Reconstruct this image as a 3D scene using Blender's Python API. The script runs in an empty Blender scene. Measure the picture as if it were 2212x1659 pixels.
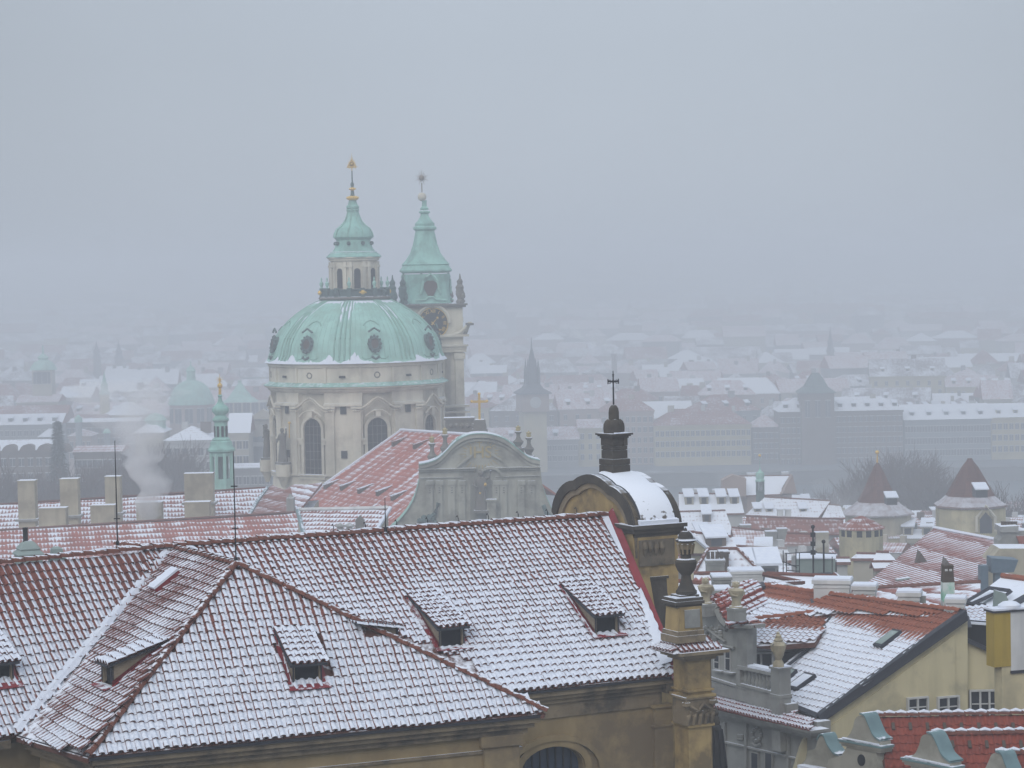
import bpy, math, random
from mathutils import Vector, Matrix, noise
R = math.radians
V = Vector
S = bpy.context.scene
COL = S.collection
rnd = random.Random(11)

# ------------------------------------------------------------------ camera
CAMZ = 66.0
F = 5222.0            # focal length in units of a 2212 px wide frame
PITCH, ROLL = 2.63, -1.1
ROT = Matrix.Rotation(R(90 - PITCH), 3, 'X') @ Matrix.Rotation(R(ROLL), 3, 'Z')
cam = bpy.data.cameras.new('camera')
cam.sensor_width = 36.0
cam.lens = 36.0 * F / 2212.0
cam.clip_start = 0.5
cam.clip_end = 30000
camo = bpy.data.objects.new('camera', cam)
COL.objects.link(camo)
camo.matrix_world = Matrix.Translation((0, 0, CAMZ)) @ ROT.to_4x4()
S.camera = camo
CP = V((0, 0, CAMZ))

# ------------------------------------------------------------------ sky and sun (overcast, falling snow)
w = bpy.data.worlds.new('World')
S.world = w
w.use_nodes = True
nt = w.node_tree
nt.nodes.clear()
SUN_EL, SUN_AZ = 38.0, 200.0
sky = nt.nodes.new('ShaderNodeTexSky')
sky.sky_type = 'NISHITA'
sky.sun_disc = False
sky.sun_elevation = R(SUN_EL)
sky.sun_rotation = R(SUN_AZ)
sky.dust_density = 3.0
sky.air_density = 1.0
tc = nt.nodes.new('ShaderNodeTexCoord')
sep = nt.nodes.new('ShaderNodeSeparateXYZ')
nt.links.new(tc.outputs['Generated'], sep.inputs[0])
rampw = nt.nodes.new('ShaderNodeMapRange')          # overcast: brighter overhead than at the horizon
rampw.inputs['From Min'].default_value = 0.09
rampw.inputs['From Max'].default_value = 1.0
rampw.inputs['To Min'].default_value = 0.45
rampw.inputs['To Max'].default_value = 1.05
nt.links.new(sep.outputs['Z'], rampw.inputs['Value'])
cn = nt.nodes.new('ShaderNodeTexNoise')
cn.inputs['Scale'].default_value = 3.0
cn.inputs['Detail'].default_value = 3
nt.links.new(tc.outputs['Generated'], cn.inputs['Vector'])
cmr = nt.nodes.new('ShaderNodeMapRange')
cmr.inputs['To Min'].default_value = 0.86
cmr.inputs['To Max'].default_value = 1.14
nt.links.new(cn.outputs['Fac'], cmr.inputs['Value'])
mul0 = nt.nodes.new('ShaderNodeMath'); mul0.operation = 'MULTIPLY'
nt.links.new(rampw.outputs[0], mul0.inputs[0]); nt.links.new(cmr.outputs[0], mul0.inputs[1])
gd_ = nt.nodes.new('ShaderNodeVectorMath'); gd_.operation = 'DOT_PRODUCT'      # cloud a little thinner ahead
gd_.inputs[1].default_value = Vector((0.03, 1.0, 0.05)).normalized()
nt.links.new(tc.outputs['Generated'], gd_.inputs[0])
gm = nt.nodes.new('ShaderNodeMapRange'); gm.interpolation_type = 'SMOOTHSTEP'
gm.inputs['From Min'].default_value = 0.955; gm.inputs['From Max'].default_value = 1.0
gm.inputs['To Min'].default_value = 0.85; gm.inputs['To Max'].default_value = 1.08
nt.links.new(gd_.outputs['Value'], gm.inputs['Value'])
mul1 = nt.nodes.new('ShaderNodeMath'); mul1.operation = 'MULTIPLY'
nt.links.new(mul0.outputs[0], mul1.inputs[0]); nt.links.new(gm.outputs[0], mul1.inputs[1]); mul0 = mul1
mul = nt.nodes.new('ShaderNodeVectorMath'); mul.operation = 'SCALE'
SKY_COL = (10.2, 11.4, 13.0)
mul.inputs[0].default_value = SKY_COL
nt.links.new(mul0.outputs[0], mul.inputs['Scale'])
mix = nt.nodes.new('ShaderNodeMixRGB')
mix.inputs[0].default_value = 0.93
nt.links.new(sky.outputs[0], mix.inputs[1])
nt.links.new(mul.outputs[0], mix.inputs[2])
bg = nt.nodes.new('ShaderNodeBackground')
bg.inputs['Strength'].default_value = 0.10
nt.links.new(mix.outputs[0], bg.inputs[0])
wo = nt.nodes.new('ShaderNodeOutputWorld')
nt.links.new(bg.outputs[0], wo.inputs[0])
sl = bpy.data.lights.new('sun', 'SUN')
sl.energy = 1.1
sl.angle = R(40)
sl.color = (1.0, 0.97, 0.93)
so = bpy.data.objects.new('sun', sl)
COL.objects.link(so)
so.rotation_euler = (R(90 - SUN_EL), 0, R(180 - SUN_AZ))
S.view_settings.view_transform = 'Standard'
S.view_settings.look = 'None'
S.view_settings.gamma = 1.0
S.view_settings.use_curve_mapping = False
S.view_settings.exposure = 0.0
S.cycles.use_denoising = True
S.cycles.max_bounces = 6
S.cycles.diffuse_bounces = 2
S.cycles.glossy_bounces = 2
S.cycles.volume_bounces = 2
S.cycles.transparent_max_bounces = 8
S.cycles.volume_step_rate = 2.0
S.cycles.volume_max_steps = 64

# ------------------------------------------------------------------ picture point -> place in the world
def ray(x, y):
    return ROT @ V(((x - 1106.0) / F, (829.5 - y) / F, -1.0))
def at(x, y, Y):
    d = ray(x, y); return CP + d * (Y / d.y)
def atz(x, y, z):
    d = ray(x, y); return CP + d * ((z - CAMZ) / d.z)
class Plane:
    def __init__(s, a, b, c):
        s.o = a; s.n = (b - a).cross(c - a).normalized()
        if s.n.z < -1e-6: s.n = -s.n
    def hit(s, x, y, off=0.0):
        d = ray(x, y)
        t = (s.o + s.n * off - CP).dot(s.n) / d.dot(s.n)
        return CP + d * t
    def pts(s, pl, off=0.0): return [s.hit(x, y, off) for x, y in pl]
    def z(s, x, y):
        return s.o.z - (s.n.x * (x - s.o.x) + s.n.y * (y - s.o.y)) / s.n.z

TERR = [(-400, 64.0), (3, 64.0), (6, 46.0), (30, 40.0), (60, 36.0), (100, 30.0), (160, 18.0), (260, 6.0), (360, 0.0), (600, 0.0),
        (612, -6.0), (770, -6.0), (780, 0.0), (1300, 0.0), (2200, 16.0), (4200, 58.0), (7000, 70.0), (16000, 60.0)]
def gz(y):
    for (a, za), (b, zb) in zip(TERR, TERR[1:]):
        if y <= b:
            t = max(0.0, (y - a) / (b - a)); return za + (zb - za) * t
    return TERR[-1][1]

# ------------------------------------------------------------------ mesh building
class MB:
    def __init__(s, T=None):
        s.v = []; s.f = []; s.m = []; s.T = T; s.cur = 0
    def add(s, vs, fs, m=None):
        o = len(s.v)
        T = s.T
        if T is not None: s.v.extend([T @ V(p) for p in vs])
        else: s.v.extend([V(p) for p in vs])
        mm = s.cur if m is None else m
        for f in fs:
            s.f.append([i + o for i in f]); s.m.append(mm)
        return s
    def box(s, x0, x1, y0, y1, z0, z1, m=None):
        vs = [(x, y, z) for z in (z0, z1) for y in (y0, y1) for x in (x0, x1)]
        return s.add(vs, [(0, 2, 3, 1), (4, 5, 7, 6), (0, 1, 5, 4), (2, 6, 7, 3), (0, 4, 6, 2), (1, 3, 7, 5)], m)
    def extr(s, pts, vec, m=None):
        n = len(pts); pts = [V(p) for p in pts]; vec = V(vec)
        nn = V((0, 0, 0))
        for i in range(n):
            a, b = pts[i], pts[(i + 1) % n]; nn += a.cross(b)
        if nn.dot(vec) > 0: pts = pts[::-1]
        vs = pts + [p + vec for p in pts]
        fs = [list(range(n)), list(range(2 * n - 1, n - 1, -1))]
        for i in range(n):
            j = (i + 1) % n
            fs.append([i, i + n, j + n, j])
        return s.add(vs, fs, m)
    def lathe(s, prof, seg=24, c=(0, 0, 0), sx=1.0, sy=1.0, m=None, a0=0.0, a1=360.0, rot=0.0, mod=None, cap=True):
        full = abs(a1 - a0) >= 359.9
        k = seg if full else seg + 1
        vs = []; fs = []
        for (r, z) in prof:
            for i in range(k):
                a = R(a0 + (a1 - a0) * i / seg + rot)
                rr = r * (mod(math.degrees(a), z) if mod else 1.0)
                vs.append((c[0] + rr * math.cos(a) * sx, c[1] + rr * math.sin(a) * sy, c[2] + z))
        for j in range(len(prof) - 1):
            for i in range(k if full else k - 1):
                i2 = (i + 1) % k
                q = [j * k + i, j * k + i2, (j + 1) * k + i2, (j + 1) * k + i]
                fs.append(q)
        if cap and full:
            if prof[0][0] > 1e-4: fs.append(list(range(k))[::-1])
            if prof[-1][0] > 1e-4: fs.append([(len(prof) - 1) * k + i for i in range(k)])
        return s.add(vs, fs, m)
    def tube(s, pts, rad, seg=6, m=None):
        pts = [V(p) for p in pts]
        if not isinstance(rad, (list, tuple)): rad = [rad] * len(pts)
        vs = []; fs = []
        for i, p in enumerate(pts):
            d = (pts[min(i + 1, len(pts) - 1)] - pts[max(i - 1, 0)]).normalized()
            a = V((0, 0, 1)) if abs(d.z) < 0.9 else V((1, 0, 0))
            u = d.cross(a).normalized(); w_ = u.cross(d).normalized()
            for k in range(seg):
                an = 2 * math.pi * k / seg
                vs.append(p + (u * math.cos(an) + w_ * math.sin(an)) * rad[i])
        for i in range(len(pts) - 1):
            for k in range(seg):
                k2 = (k + 1) % seg
                fs.append([i * seg + k, i * seg + k2, (i + 1) * seg + k2, (i + 1) * seg + k])
        fs.append(list(range(seg))[::-1]); fs.append([(len(pts) - 1) * seg + k for k in range(seg)])
        return s.add(vs, fs, m)
    def ball(s, c, r, seg=10, sz=1.0, m=None):
        n = max(4, seg // 2)
        prof = [(max(r * math.sin(math.pi * i / n), 0.0005), -r * sz * math.cos(math.pi * i / n)) for i in range(n + 1)]
        return s.lathe(prof, seg, c, m=m)
    def mesh(s, name, mats, smooth=False):
        me = bpy.data.meshes.new(name)
        me.from_pydata([tuple(p) for p in s.v], [], s.f)
        if not isinstance(mats, (list, tuple)): mats = [mats]
        for mt in mats: me.materials.append(mt)
        if len(mats) > 1: me.polygons.foreach_set('material_index', s.m)
        if smooth:
            me.polygons.foreach_set('use_smooth', [True] * len(me.polygons))
            try: me.set_sharp_from_angle(angle=R(38))
            except Exception: pass
        me.update()
        return me
    def build(s, name, mats, parent=None, smooth=False, label=None, kind=None):
        return link(name, s.mesh(name, mats, smooth), parent, label=label, kind=kind)

def link(name, data, parent=None, M=None, label=None, kind=None):
    o = bpy.data.objects.new(name, data)
    COL.objects.link(o)
    if M is not None: o.matrix_basis = M
    if parent is not None:
        o.parent = parent
        if parent.type == 'EMPTY':
            o.matrix_parent_inverse = parent.matrix_basis.inverted()
    if label: o['label'] = label
    if kind: o['kind'] = kind
    return o
def thing(name, label, cat, loc, group=None):
    o = bpy.data.objects.new(name, None)
    COL.objects.link(o)
    o.empty_display_size = 1.0
    o.matrix_basis = Matrix.Translation(loc)
    o['label'] = label; o['category'] = cat
    if group: o['group'] = group
    return o
def tag(o, label=None, cat=None, group=None, kind=None):
    if label: o['label'] = label
    if cat: o['category'] = cat
    if group: o['group'] = group
    if kind: o['kind'] = kind
    return o
def frame(o, a, up=V((0, 0, 1))):
    """matrix with origin o, x axis along a (horizontal), y axis horizontal away to the left of a, z up"""
    x = V((a.x, a.y, 0)).normalized(); y = V((-x.y, x.x, 0))
    return Matrix(((x.x, y.x, 0, o.x), (x.y, y.y, 0, o.y), (0, 0, 1, o.z), (0, 0, 0, 1)))
def fyaw(o, deg):
    return Matrix.Translation(o) @ Matrix.Rotation(R(deg), 4, 'Z')
def wallmat_frame(o, xdir, normal):
    """matrix for things on a wall: x along wall, y up, z outward"""
    x = V(xdir).normalized(); z = V(normal).normalized(); y = z.cross(x)
    return Matrix(((x.x, y.x, z.x, o.x), (x.y, y.y, z.y, o.y), (x.z, y.z, z.z, o.z), (0, 0, 0, 1)))

# ------------------------------------------------------------------ materials
def nn(t, ty, **k):
    n = t.nodes.new(ty)
    for a, b in k.items():
        if a in n.inputs.keys(): n.inputs[a].default_value = b
        else: setattr(n, a, b)
    return n
def newmat(name):
    m = bpy.data.materials.new(name); m.use_nodes = True
    t = m.node_tree; t.nodes.clear()
    out = t.nodes.new('ShaderNodeOutputMaterial'); b = t.nodes.new('ShaderNodeBsdfPrincipled')
    t.links.new(b.outputs[0], out.inputs[0])
    if 'Specular IOR Level' in b.inputs: b.inputs['Specular IOR Level'].default_value = 0.3
    return m, t, b
def rgb(c): return (c[0], c[1], c[2], 1.0)
def mapr(t, src, a, b, c, d):
    n = t.nodes.new('ShaderNodeMapRange'); n.clamp = True
    n.inputs[1].default_value = a; n.inputs[2].default_value = b; n.inputs[3].default_value = c; n.inputs[4].default_value = d
    t.links.new(src, n.inputs[0]); return n.outputs[0]
def math_(t, op, a, b=None):
    n = t.nodes.new('ShaderNodeMath'); n.operation = op
    for i, x in enumerate((a, b)):
        if x is None: continue
        if isinstance(x, (int, float)): n.inputs[i].default_value = x
        else: t.links.new(x, n.inputs[i])
    return n.outputs[0]
def mixc(t, fac, a, b, mode='MIX'):
    n = t.nodes.new('ShaderNodeMixRGB'); n.blend_type = mode
    for i, x in ((0, fac), (1, a), (2, b)):
        if isinstance(x, (int, float)): n.inputs[i].default_value = x
        elif isinstance(x, tuple): n.inputs[i].default_value = rgb(x)
        else: t.links.new(x, n.inputs[i])
    return n.outputs[0]
def noise_(t, pos, scale, detail=3.0, rough=0.55, vec=None):
    n = t.nodes.new('ShaderNodeTexNoise')
    n.inputs['Scale'].default_value = scale; n.inputs['Detail'].default_value = detail; n.inputs['Roughness'].default_value = rough
    if vec is not None:
        mp = t.nodes.new('ShaderNodeMapping'); mp.inputs['Scale'].default_value = vec
        t.links.new(pos, mp.inputs[0]); t.links.new(mp.outputs[0], n.inputs['Vector'])
    else: t.links.new(pos, n.inputs['Vector'])
    return n.outputs['Fac']
SNOW = (0.80, 0.83, 0.90)
def surf(name, base, alt=None, scale=1.0, streak=0.0, rough=0.85, snow=0.0, snow_lo=0.55, snow_hi=0.85, snow_scale=2.0, grime=None, gscale=0.4, bump=0.0, metal=0.0, cell=0.0):
    """plaster, stone, metal: two-tone noise, vertical streaks, optional grime and snow lying on upward faces"""
    m, t, b = newmat(name)
    g = t.nodes.new('ShaderNodeNewGeometry'); pos = g.outputs['Position']
    alt = alt or tuple(c * 0.72 for c in base)
    n1 = noise_(t, pos, scale, 5, 0.6)
    col = mixc(t, mapr(t, n1, 0.3, 0.7, 0, 1), base, alt)
    if cell > 0:
        vo = t.nodes.new('ShaderNodeTexVoronoi'); vo.inputs['Scale'].default_value = cell
        t.links.new(pos, vo.inputs['Vector'])
        hs = t.nodes.new('ShaderNodeSeparateColor'); t.links.new(vo.outputs['Color'], hs.inputs[0])
        col = mixc(t, mapr(t, hs.outputs[0], 0, 1, 0.0, 0.45), col, alt)
    if streak > 0:
        n2 = noise_(t, pos, 1.0, 4, 0.6, vec=(streak, streak, streak * 0.12))
        col = mixc(t, mapr(t, n2, 0.45, 0.75, 0, 0.6), col, tuple(c * 0.55 for c in base))
    if grime:
        n3 = noise_(t, pos, gscale, 6, 0.65)
        col = mixc(t, mapr(t, n3, 0.48, 0.62, 0, 0.85), col, grime)
    if snow > 0:
        sp = t.nodes.new('ShaderNodeSeparateXYZ'); t.links.new(g.outputs['Normal'], sp.inputs[0])
        n4 = noise_(t, pos, snow_scale, 5, 0.6)
        sm = math_(t, 'ADD', sp.outputs['Z'], math_(t, 'MULTIPLY', math_(t, 'SUBTRACT', n4, 0.5), snow))
        col = mixc(t, mapr(t, sm, snow_lo, snow_hi, 0, 1), col, SNOW)
    t.links.new(col, b.inputs['Base Color'])
    b.inputs['Roughness'].default_value = rough
    b.inputs['Metallic'].default_value = metal
    if bump > 0:
        bn = t.nodes.new('ShaderNodeBump'); bn.inputs['Strength'].default_value = 0.5; bn.inputs['Distance'].default_value = bump
        nb = noise_(t, pos, scale * 8, 4)
        t.links.new(nb, bn.inputs['Height']); t.links.new(bn.outputs[0], b.inputs['Normal'])
    return m
def tilemat(name, base, alt, wind, lo, hi, amp=0.5, zlo=None, zhi=None, zamp=0.0, patch=None, scale=3.0):
    """clay tile with snow blown against one flank: wind = direction the snow lies towards"""
    m, t, b = newmat(name)
    g = t.nodes.new('ShaderNodeNewGeometry'); pos = g.outputs['Position']
    vo = t.nodes.new('ShaderNodeTexVoronoi'); vo.inputs['Scale'].default_value = 4.0
    t.links.new(pos, vo.inputs['Vector'])
    hs = t.nodes.new('ShaderNodeSeparateColor'); t.links.new(vo.outputs['Color'], hs.inputs[0])
    col = mixc(t, hs.outputs[0], base, alt)
    n0 = noise_(t, pos, 9.0, 4)
    col = mixc(t, mapr(t, n0, 0.5, 0.75, 0, 0.6), col, tuple(c * 0.4 for c in base))
    dp = t.nodes.new('ShaderNodeVectorMath'); dp.operation = 'DOT_PRODUCT'
    wv = V(wind).normalized()
    dp.inputs[1].default_value = wv
    t.links.new(g.outputs['Normal'], dp.inputs[0])
    s = dp.outputs['Value']
    nA = noise_(t, pos, scale * 3.0, 4, 0.65); nB = noise_(t, pos, scale * 0.13, 3)
    s = math_(t, 'ADD', s, math_(t, 'MULTIPLY', math_(t, 'SUBTRACT', nA, 0.5), amp))
    s = math_(t, 'ADD', s, math_(t, 'MULTIPLY', math_(t, 'SUBTRACT', nB, 0.5), amp * 1.7))
    if zlo is not None:
        sp = t.nodes.new('ShaderNodeSeparateXYZ'); t.links.new(pos, sp.inputs[0])
        s = math_(t, 'ADD', s, mapr(t, sp.outputs['Z'], zlo, zhi, zamp, -zamp))
    msk = mapr(t, s, lo, hi, 0, 1)
    sn = noise_(t, pos, 14.0, 3)
    scol = mixc(t, mapr(t, sn, 0.35, 0.65, 0, 1), SNOW, (0.62, 0.66, 0.75))
    col = mixc(t, msk, col, scol)
    t.links.new(col, b.inputs['Base Color']); b.inputs['Roughness'].default_value = 0.8
    return m
def roofmat(name, base, alt, cover=0.5, step=0.34, colw=0.25, streak=0.0, soft=0.18, big=0.25, topbare=0.0, zt=0, zb=0, relief=0.5, spk=0.8, sw=1.3):
    """roof seen from afar: courses of tiles (level lines) and columns, snow caught along them"""
    m, t, b = newmat(name)
    g = t.nodes.new('ShaderNodeNewGeometry'); pos = g.outputs['Position']
    sp = t.nodes.new('ShaderNodeSeparateXYZ'); t.links.new(pos, sp.inputs[0])
    cr = t.nodes.new('ShaderNodeVectorMath'); cr.operation = 'CROSS_PRODUCT'
    t.links.new(g.outputs['True Normal'], cr.inputs[0]); cr.inputs[1].default_value = (0, 0, 1)
    nm = t.nodes.new('ShaderNodeVectorMath'); nm.operation = 'NORMALIZE'; t.links.new(cr.outputs[0], nm.inputs[0])
    dt = t.nodes.new('ShaderNodeVectorMath'); dt.operation = 'DOT_PRODUCT'
    t.links.new(nm.outputs[0], dt.inputs[0]); t.links.new(pos, dt.inputs[1])
    u = dt.outputs['Value']
    wob = math_(t, 'MULTIPLY', noise_(t, pos, 0.6, 2), 0.25)
    fr = math_(t, 'FRACT', math_(t, 'DIVIDE', math_(t, 'ADD', sp.outputs['Z'], wob), step))
    fu = math_(t, 'FRACT', math_(t, 'DIVIDE', u, colw))
    tri = math_(t, 'ABSOLUTE', math_(t, 'SUBTRACT', fu, 0.5))     # 0 .. 0.5
    comb = t.nodes.new('ShaderNodeCombineXYZ')
    t.links.new(math_(t, 'FLOOR', math_(t, 'DIVIDE', u, colw)), comb.inputs[0])
    t.links.new(math_(t, 'FLOOR', math_(t, 'DIVIDE', sp.outputs['Z'], step)), comb.inputs[1])
    wn = t.nodes.new('ShaderNodeTexWhiteNoise'); t.links.new(comb.outputs[0], wn.inputs['Vector'])
    nA = noise_(t, pos, 0.16, 4, 0.6); nB = noise_(t, pos, 1.6, 4, 0.65)
    s = math_(t, 'ADD', math_(t, 'MULTIPLY', fr, 0.55 * relief), math_(t, 'MULTIPLY', tri, 0.7 * relief))
    s = math_(t, 'ADD', s, math_(t, 'MULTIPLY', math_(t, 'SUBTRACT', nA, 0.5), 2.2 * big))
    s = math_(t, 'ADD', s, math_(t, 'MULTIPLY', math_(t, 'SUBTRACT', nB, 0.5), spk))
    s = math_(t, 'ADD', s, math_(t, 'MULTIPLY', math_(t, 'SUBTRACT', wn.outputs['Value'], 0.5), 0.25))
    if streak > 0:
        cu = t.nodes.new('ShaderNodeCombineXYZ'); t.links.new(math_(t, 'MULTIPLY', u, streak), cu.inputs[0])
        t.links.new(math_(t, 'MULTIPLY', sp.outputs['Z'], streak * 0.12), cu.inputs[1])
        nS = noise_(t, cu.outputs[0], 1.0, 2)
        s = math_(t, 'ADD', s, math_(t, 'MULTIPLY', math_(t, 'SUBTRACT', nS, 0.5), sw))
    if topbare > 0:
        s = math_(t, 'ADD', s, mapr(t, sp.outputs['Z'], zb, zt, topbare * 0.3, -topbare))
    th = 0.55 * relief * 0.5 + 0.7 * relief * 0.25 + 0.9 * (0.5 - cover)
    msk = mapr(t, s, th - soft, th + soft, 0, 1)
    gn = t.nodes.new('ShaderNodeSeparateXYZ'); t.links.new(g.outputs['True Normal'], gn.inputs[0])
    msk = math_(t, 'MULTIPLY', msk, mapr(t, gn.outputs['Z'], 0.15, 0.4, 0, 1))
    col = mixc(t, wn.outputs['Value'], base, alt)
    col = mixc(t, mapr(t, noise_(t, pos, 0.5, 4), 0.45, 0.7, 0, 0.5), col, tuple(c * 0.55 for c in base))
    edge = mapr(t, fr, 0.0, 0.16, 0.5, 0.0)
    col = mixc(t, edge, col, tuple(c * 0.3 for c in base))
    col = mixc(t, msk, col, SNOW)
    t.links.new(col, b.inputs['Base Color']); b.inputs['Roughness'].default_value = 0.85
    return m
def plain(name, c, rough=0.7, metal=0.0):
    m, t, b = newmat(name)
    g = t.nodes.new('ShaderNodeNewGeometry')
    n = noise_(t, g.outputs['Position'], 3.0, 3)
    t.links.new(mixc(t, mapr(t, n, 0.35, 0.65, 0, 0.5), c, tuple(x * 0.7 for x in c)), b.inputs['Base Color'])
    b.inputs['Roughness'].default_value = rough; b.inputs['Metallic'].default_value = metal
    return m

M = {}
M['snow'] = surf('snow', SNOW, (0.70, 0.74, 0.84), 3.0, bump=0.03)
M['ochre'] = surf('ochre_plaster', (0.37, 0.275, 0.145), (0.28, 0.205, 0.11), 0.9, streak=1.6, grime=(0.17, 0.13, 0.085), gscale=0.5, bump=0.01)
M['ochre_b'] = surf('ochre_plaster_bright', (0.44, 0.315, 0.14), (0.33, 0.235, 0.11), 1.1, streak=2.5, grime=(0.16, 0.12, 0.07), gscale=0.8, bump=0.01)
M['ochre_stone'] = surf('weathered_sandstone', (0.32, 0.25, 0.16), (0.19, 0.15, 0.105), 1.2, streak=2.0, grime=(0.07, 0.06, 0.05), gscale=0.9, snow=0.3, snow_lo=0.9, snow_hi=0.97, bump=0.02)
M['black_stone'] = surf('blackened_sandstone', (0.045, 0.04, 0.036), (0.095, 0.08, 0.062), 1.5, streak=1.5, snow=0.25, snow_lo=0.88, snow_hi=0.96, bump=0.02)
M['clay'] = surf('bare_clay', (0.20, 0.07, 0.045), (0.11, 0.045, 0.035), 5, snow=1.1, snow_lo=0.80, snow_hi=0.95, snow_scale=7)
M['clay_orange'] = surf('orange_clay', (0.31, 0.105, 0.06), (0.22, 0.075, 0.045), 3, snow=1.2, snow_lo=1.02, snow_hi=1.12, snow_scale=3)
M['mortar'] = surf('mortar', (0.30, 0.24, 0.17), None, 4)
M['underlay'] = surf('roof_underlay', (0.14, 0.06, 0.045), None, 3, snow=0.8, snow_lo=0.75, snow_hi=0.9, snow_scale=4)
M['red_metal'] = surf('red_painted_flashing', (0.27, 0.03, 0.038), (0.17, 0.025, 0.032), 1.4, rough=0.55, snow=1.1, snow_lo=0.86, snow_hi=0.98, snow_scale=3)
M['dark'] = plain('dark_opening', (0.012, 0.013, 0.018), 0.9)
M['glass'] = plain('dark_glass', (0.03, 0.035, 0.045), 0.15)
M['blueglass'] = plain('leaded_glass', (0.05, 0.07, 0.11), 0.25)
M['iron'] = plain('dark_iron', (0.02, 0.02, 0.025), 0.6)
M['copper'] = surf('green_copper', (0.38, 0.63, 0.54), (0.30, 0.54, 0.46), 0.55, streak=1.1, grime=(0.27, 0.44, 0.36), gscale=0.35, rough=0.7)
M['copper_s'] = surf('green_copper_with_snow', (0.33, 0.57, 0.49), (0.25, 0.48, 0.41), 0.8, streak=1.1, grime=(0.18, 0.33, 0.28), gscale=0.5, rough=0.7, snow=0.35, snow_lo=0.86, snow_hi=0.95)
M['copper_dark'] = surf('dark_copper', (0.09, 0.15, 0.14), (0.05, 0.08, 0.08), 0.8)
M['rib_copper'] = surf('weathered_rib_copper', (0.26, 0.47, 0.40), (0.22, 0.36, 0.29), 0.8)
M['gable_cream'] = surf('grey_cream_plaster', (0.40, 0.385, 0.33), (0.34, 0.325, 0.28), 0.8, streak=1.6, grime=(0.25, 0.24, 0.2), gscale=1.0)
M['teal'] = surf('teal_painted_metal', (0.19, 0.29, 0.305), (0.14, 0.215, 0.23), 1.5, rough=0.5, snow=0.8, snow_lo=0.92, snow_hi=1.0, snow_scale=2.5)
M['gold'] = plain('gilding', (0.75, 0.48, 0.10), 0.35, 0.3)
M['stone'] = surf('pale_sandstone', (0.74, 0.68, 0.55), (0.62, 0.57, 0.46), 0.22, streak=0.6, grime=(0.46, 0.42, 0.34), gscale=0.22, snow=0.2, snow_lo=0.9, snow_hi=0.97)
M['stone2'] = surf('grey_green_render', (0.43, 0.42, 0.35), (0.36, 0.35, 0.295), 0.35, streak=0.8, grime=(0.19, 0.18, 0.15), gscale=0.3, snow=0.2, snow_lo=0.9, snow_hi=0.97)
M['stone_d'] = surf('dark_sandstone', (0.13, 0.12, 0.11), (0.2, 0.18, 0.15), 0.6, snow=0.2, snow_lo=0.9, snow_hi=0.97)
M['grey_plaster'] = surf('grey_plaster', (0.34, 0.34, 0.32), (0.28, 0.28, 0.265), 0.8, streak=1.2, grime=(0.2, 0.2, 0.19), gscale=0.6, snow=0.3, snow_lo=0.9, snow_hi=0.97)
M['cream_stone'] = surf('cream_carved_stone', (0.52, 0.46, 0.33), (0.38, 0.33, 0.23), 2.0, grime=(0.28, 0.24, 0.17), gscale=1.2, snow=0.3, snow_lo=0.92, snow_hi=0.98)
M['yellow'] = surf('pale_yellow_plaster', (0.62, 0.55, 0.35), (0.54, 0.47, 0.30), 0.5, streak=1.3, grime=(0.40, 0.36, 0.24), gscale=0.5, snow=0.1, snow_lo=0.93, snow_hi=0.97)
M['yellow_d'] = surf('mustard_paint', (0.46, 0.33, 0.06), (0.38, 0.27, 0.05), 0.7, streak=2.0)
M['white'] = surf('white_plaster', (0.70, 0.70, 0.69), (0.58, 0.58, 0.57), 0.9, streak=1.2, snow=0.3, snow_lo=0.9, snow_hi=0.97)
M['cream'] = surf('cream_plaster', (0.48, 0.43, 0.32), (0.40, 0.36, 0.27), 0.8, streak=1.5, grime=(0.30, 0.265, 0.20), gscale=0.45, snow=0.2, snow_lo=0.9, snow_hi=0.96)
M['slate'] = surf('dark_metal_roofing', (0.045, 0.05, 0.065), (0.07, 0.075, 0.09), 0.8, rough=0.5, snow=1.4, snow_lo=1.05, snow_hi=1.2, snow_scale=1.2)
M['slate_b'] = plain('dark_grey_trim', (0.035, 0.038, 0.05), 0.6)
M['blue_metal'] = plain('blue_grey_metal', (0.12, 0.17, 0.22), 0.5)
M['frame_w'] = plain('white_window_frame', (0.55, 0.55, 0.54), 0.6)
M['frame_g'] = plain('weathered_frame', (0.3, 0.29, 0.27), 0.7)
M['brick_dark'] = surf('dark_brown_brick', (0.10, 0.075, 0.06), None, 4)
M['brownroof'] = roofmat('brown_tile_roof', (0.15, 0.07, 0.055), (0.11, 0.05, 0.045), 0.02, 0.45, 0.4, relief=0.3)
M['brownskirt'] = roofmat('brown_tile_roof_snowed', (0.17, 0.08, 0.06), (0.12, 0.06, 0.05), 0.46, 0.6, 0.8, relief=0.15, soft=0.6)
M['nave'] = roofmat('church_red_tile', (0.44, 0.12, 0.08), (0.38, 0.10, 0.07), 0.22, 0.42, 0.5, streak=1.1, soft=0.22, big=0.10, relief=0.7, spk=0.4, sw=2.0)
M['redroof_l'] = roofmat('long_red_tile_roof', (0.36, 0.10, 0.07), (0.28, 0.08, 0.055), 0.30, 0.30, 0.36, streak=0.7, soft=0.16, big=0.2, relief=1.2, spk=0.4, sw=1.1)
M['redroof_s'] = roofmat('red_tiles_half_snowed', (0.29, 0.085, 0.06), (0.22, 0.07, 0.055), 0.54, 0.30, 0.36, soft=0.16, big=0.12, relief=1.6, spk=0.3)
M['snowroof'] = roofmat('snowed_over_tiles', (0.26, 0.09, 0.065), (0.2, 0.07, 0.05), 0.88, 0.42, 0.4, big=0.2, soft=0.2, relief=0.7)
M['snowroof2'] = roofmat('thick_snow_roof', (0.22, 0.10, 0.08), (0.2, 0.07, 0.05), 1.05, 0.5, 0.5, big=0.22, soft=0.2, relief=0.4)
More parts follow.
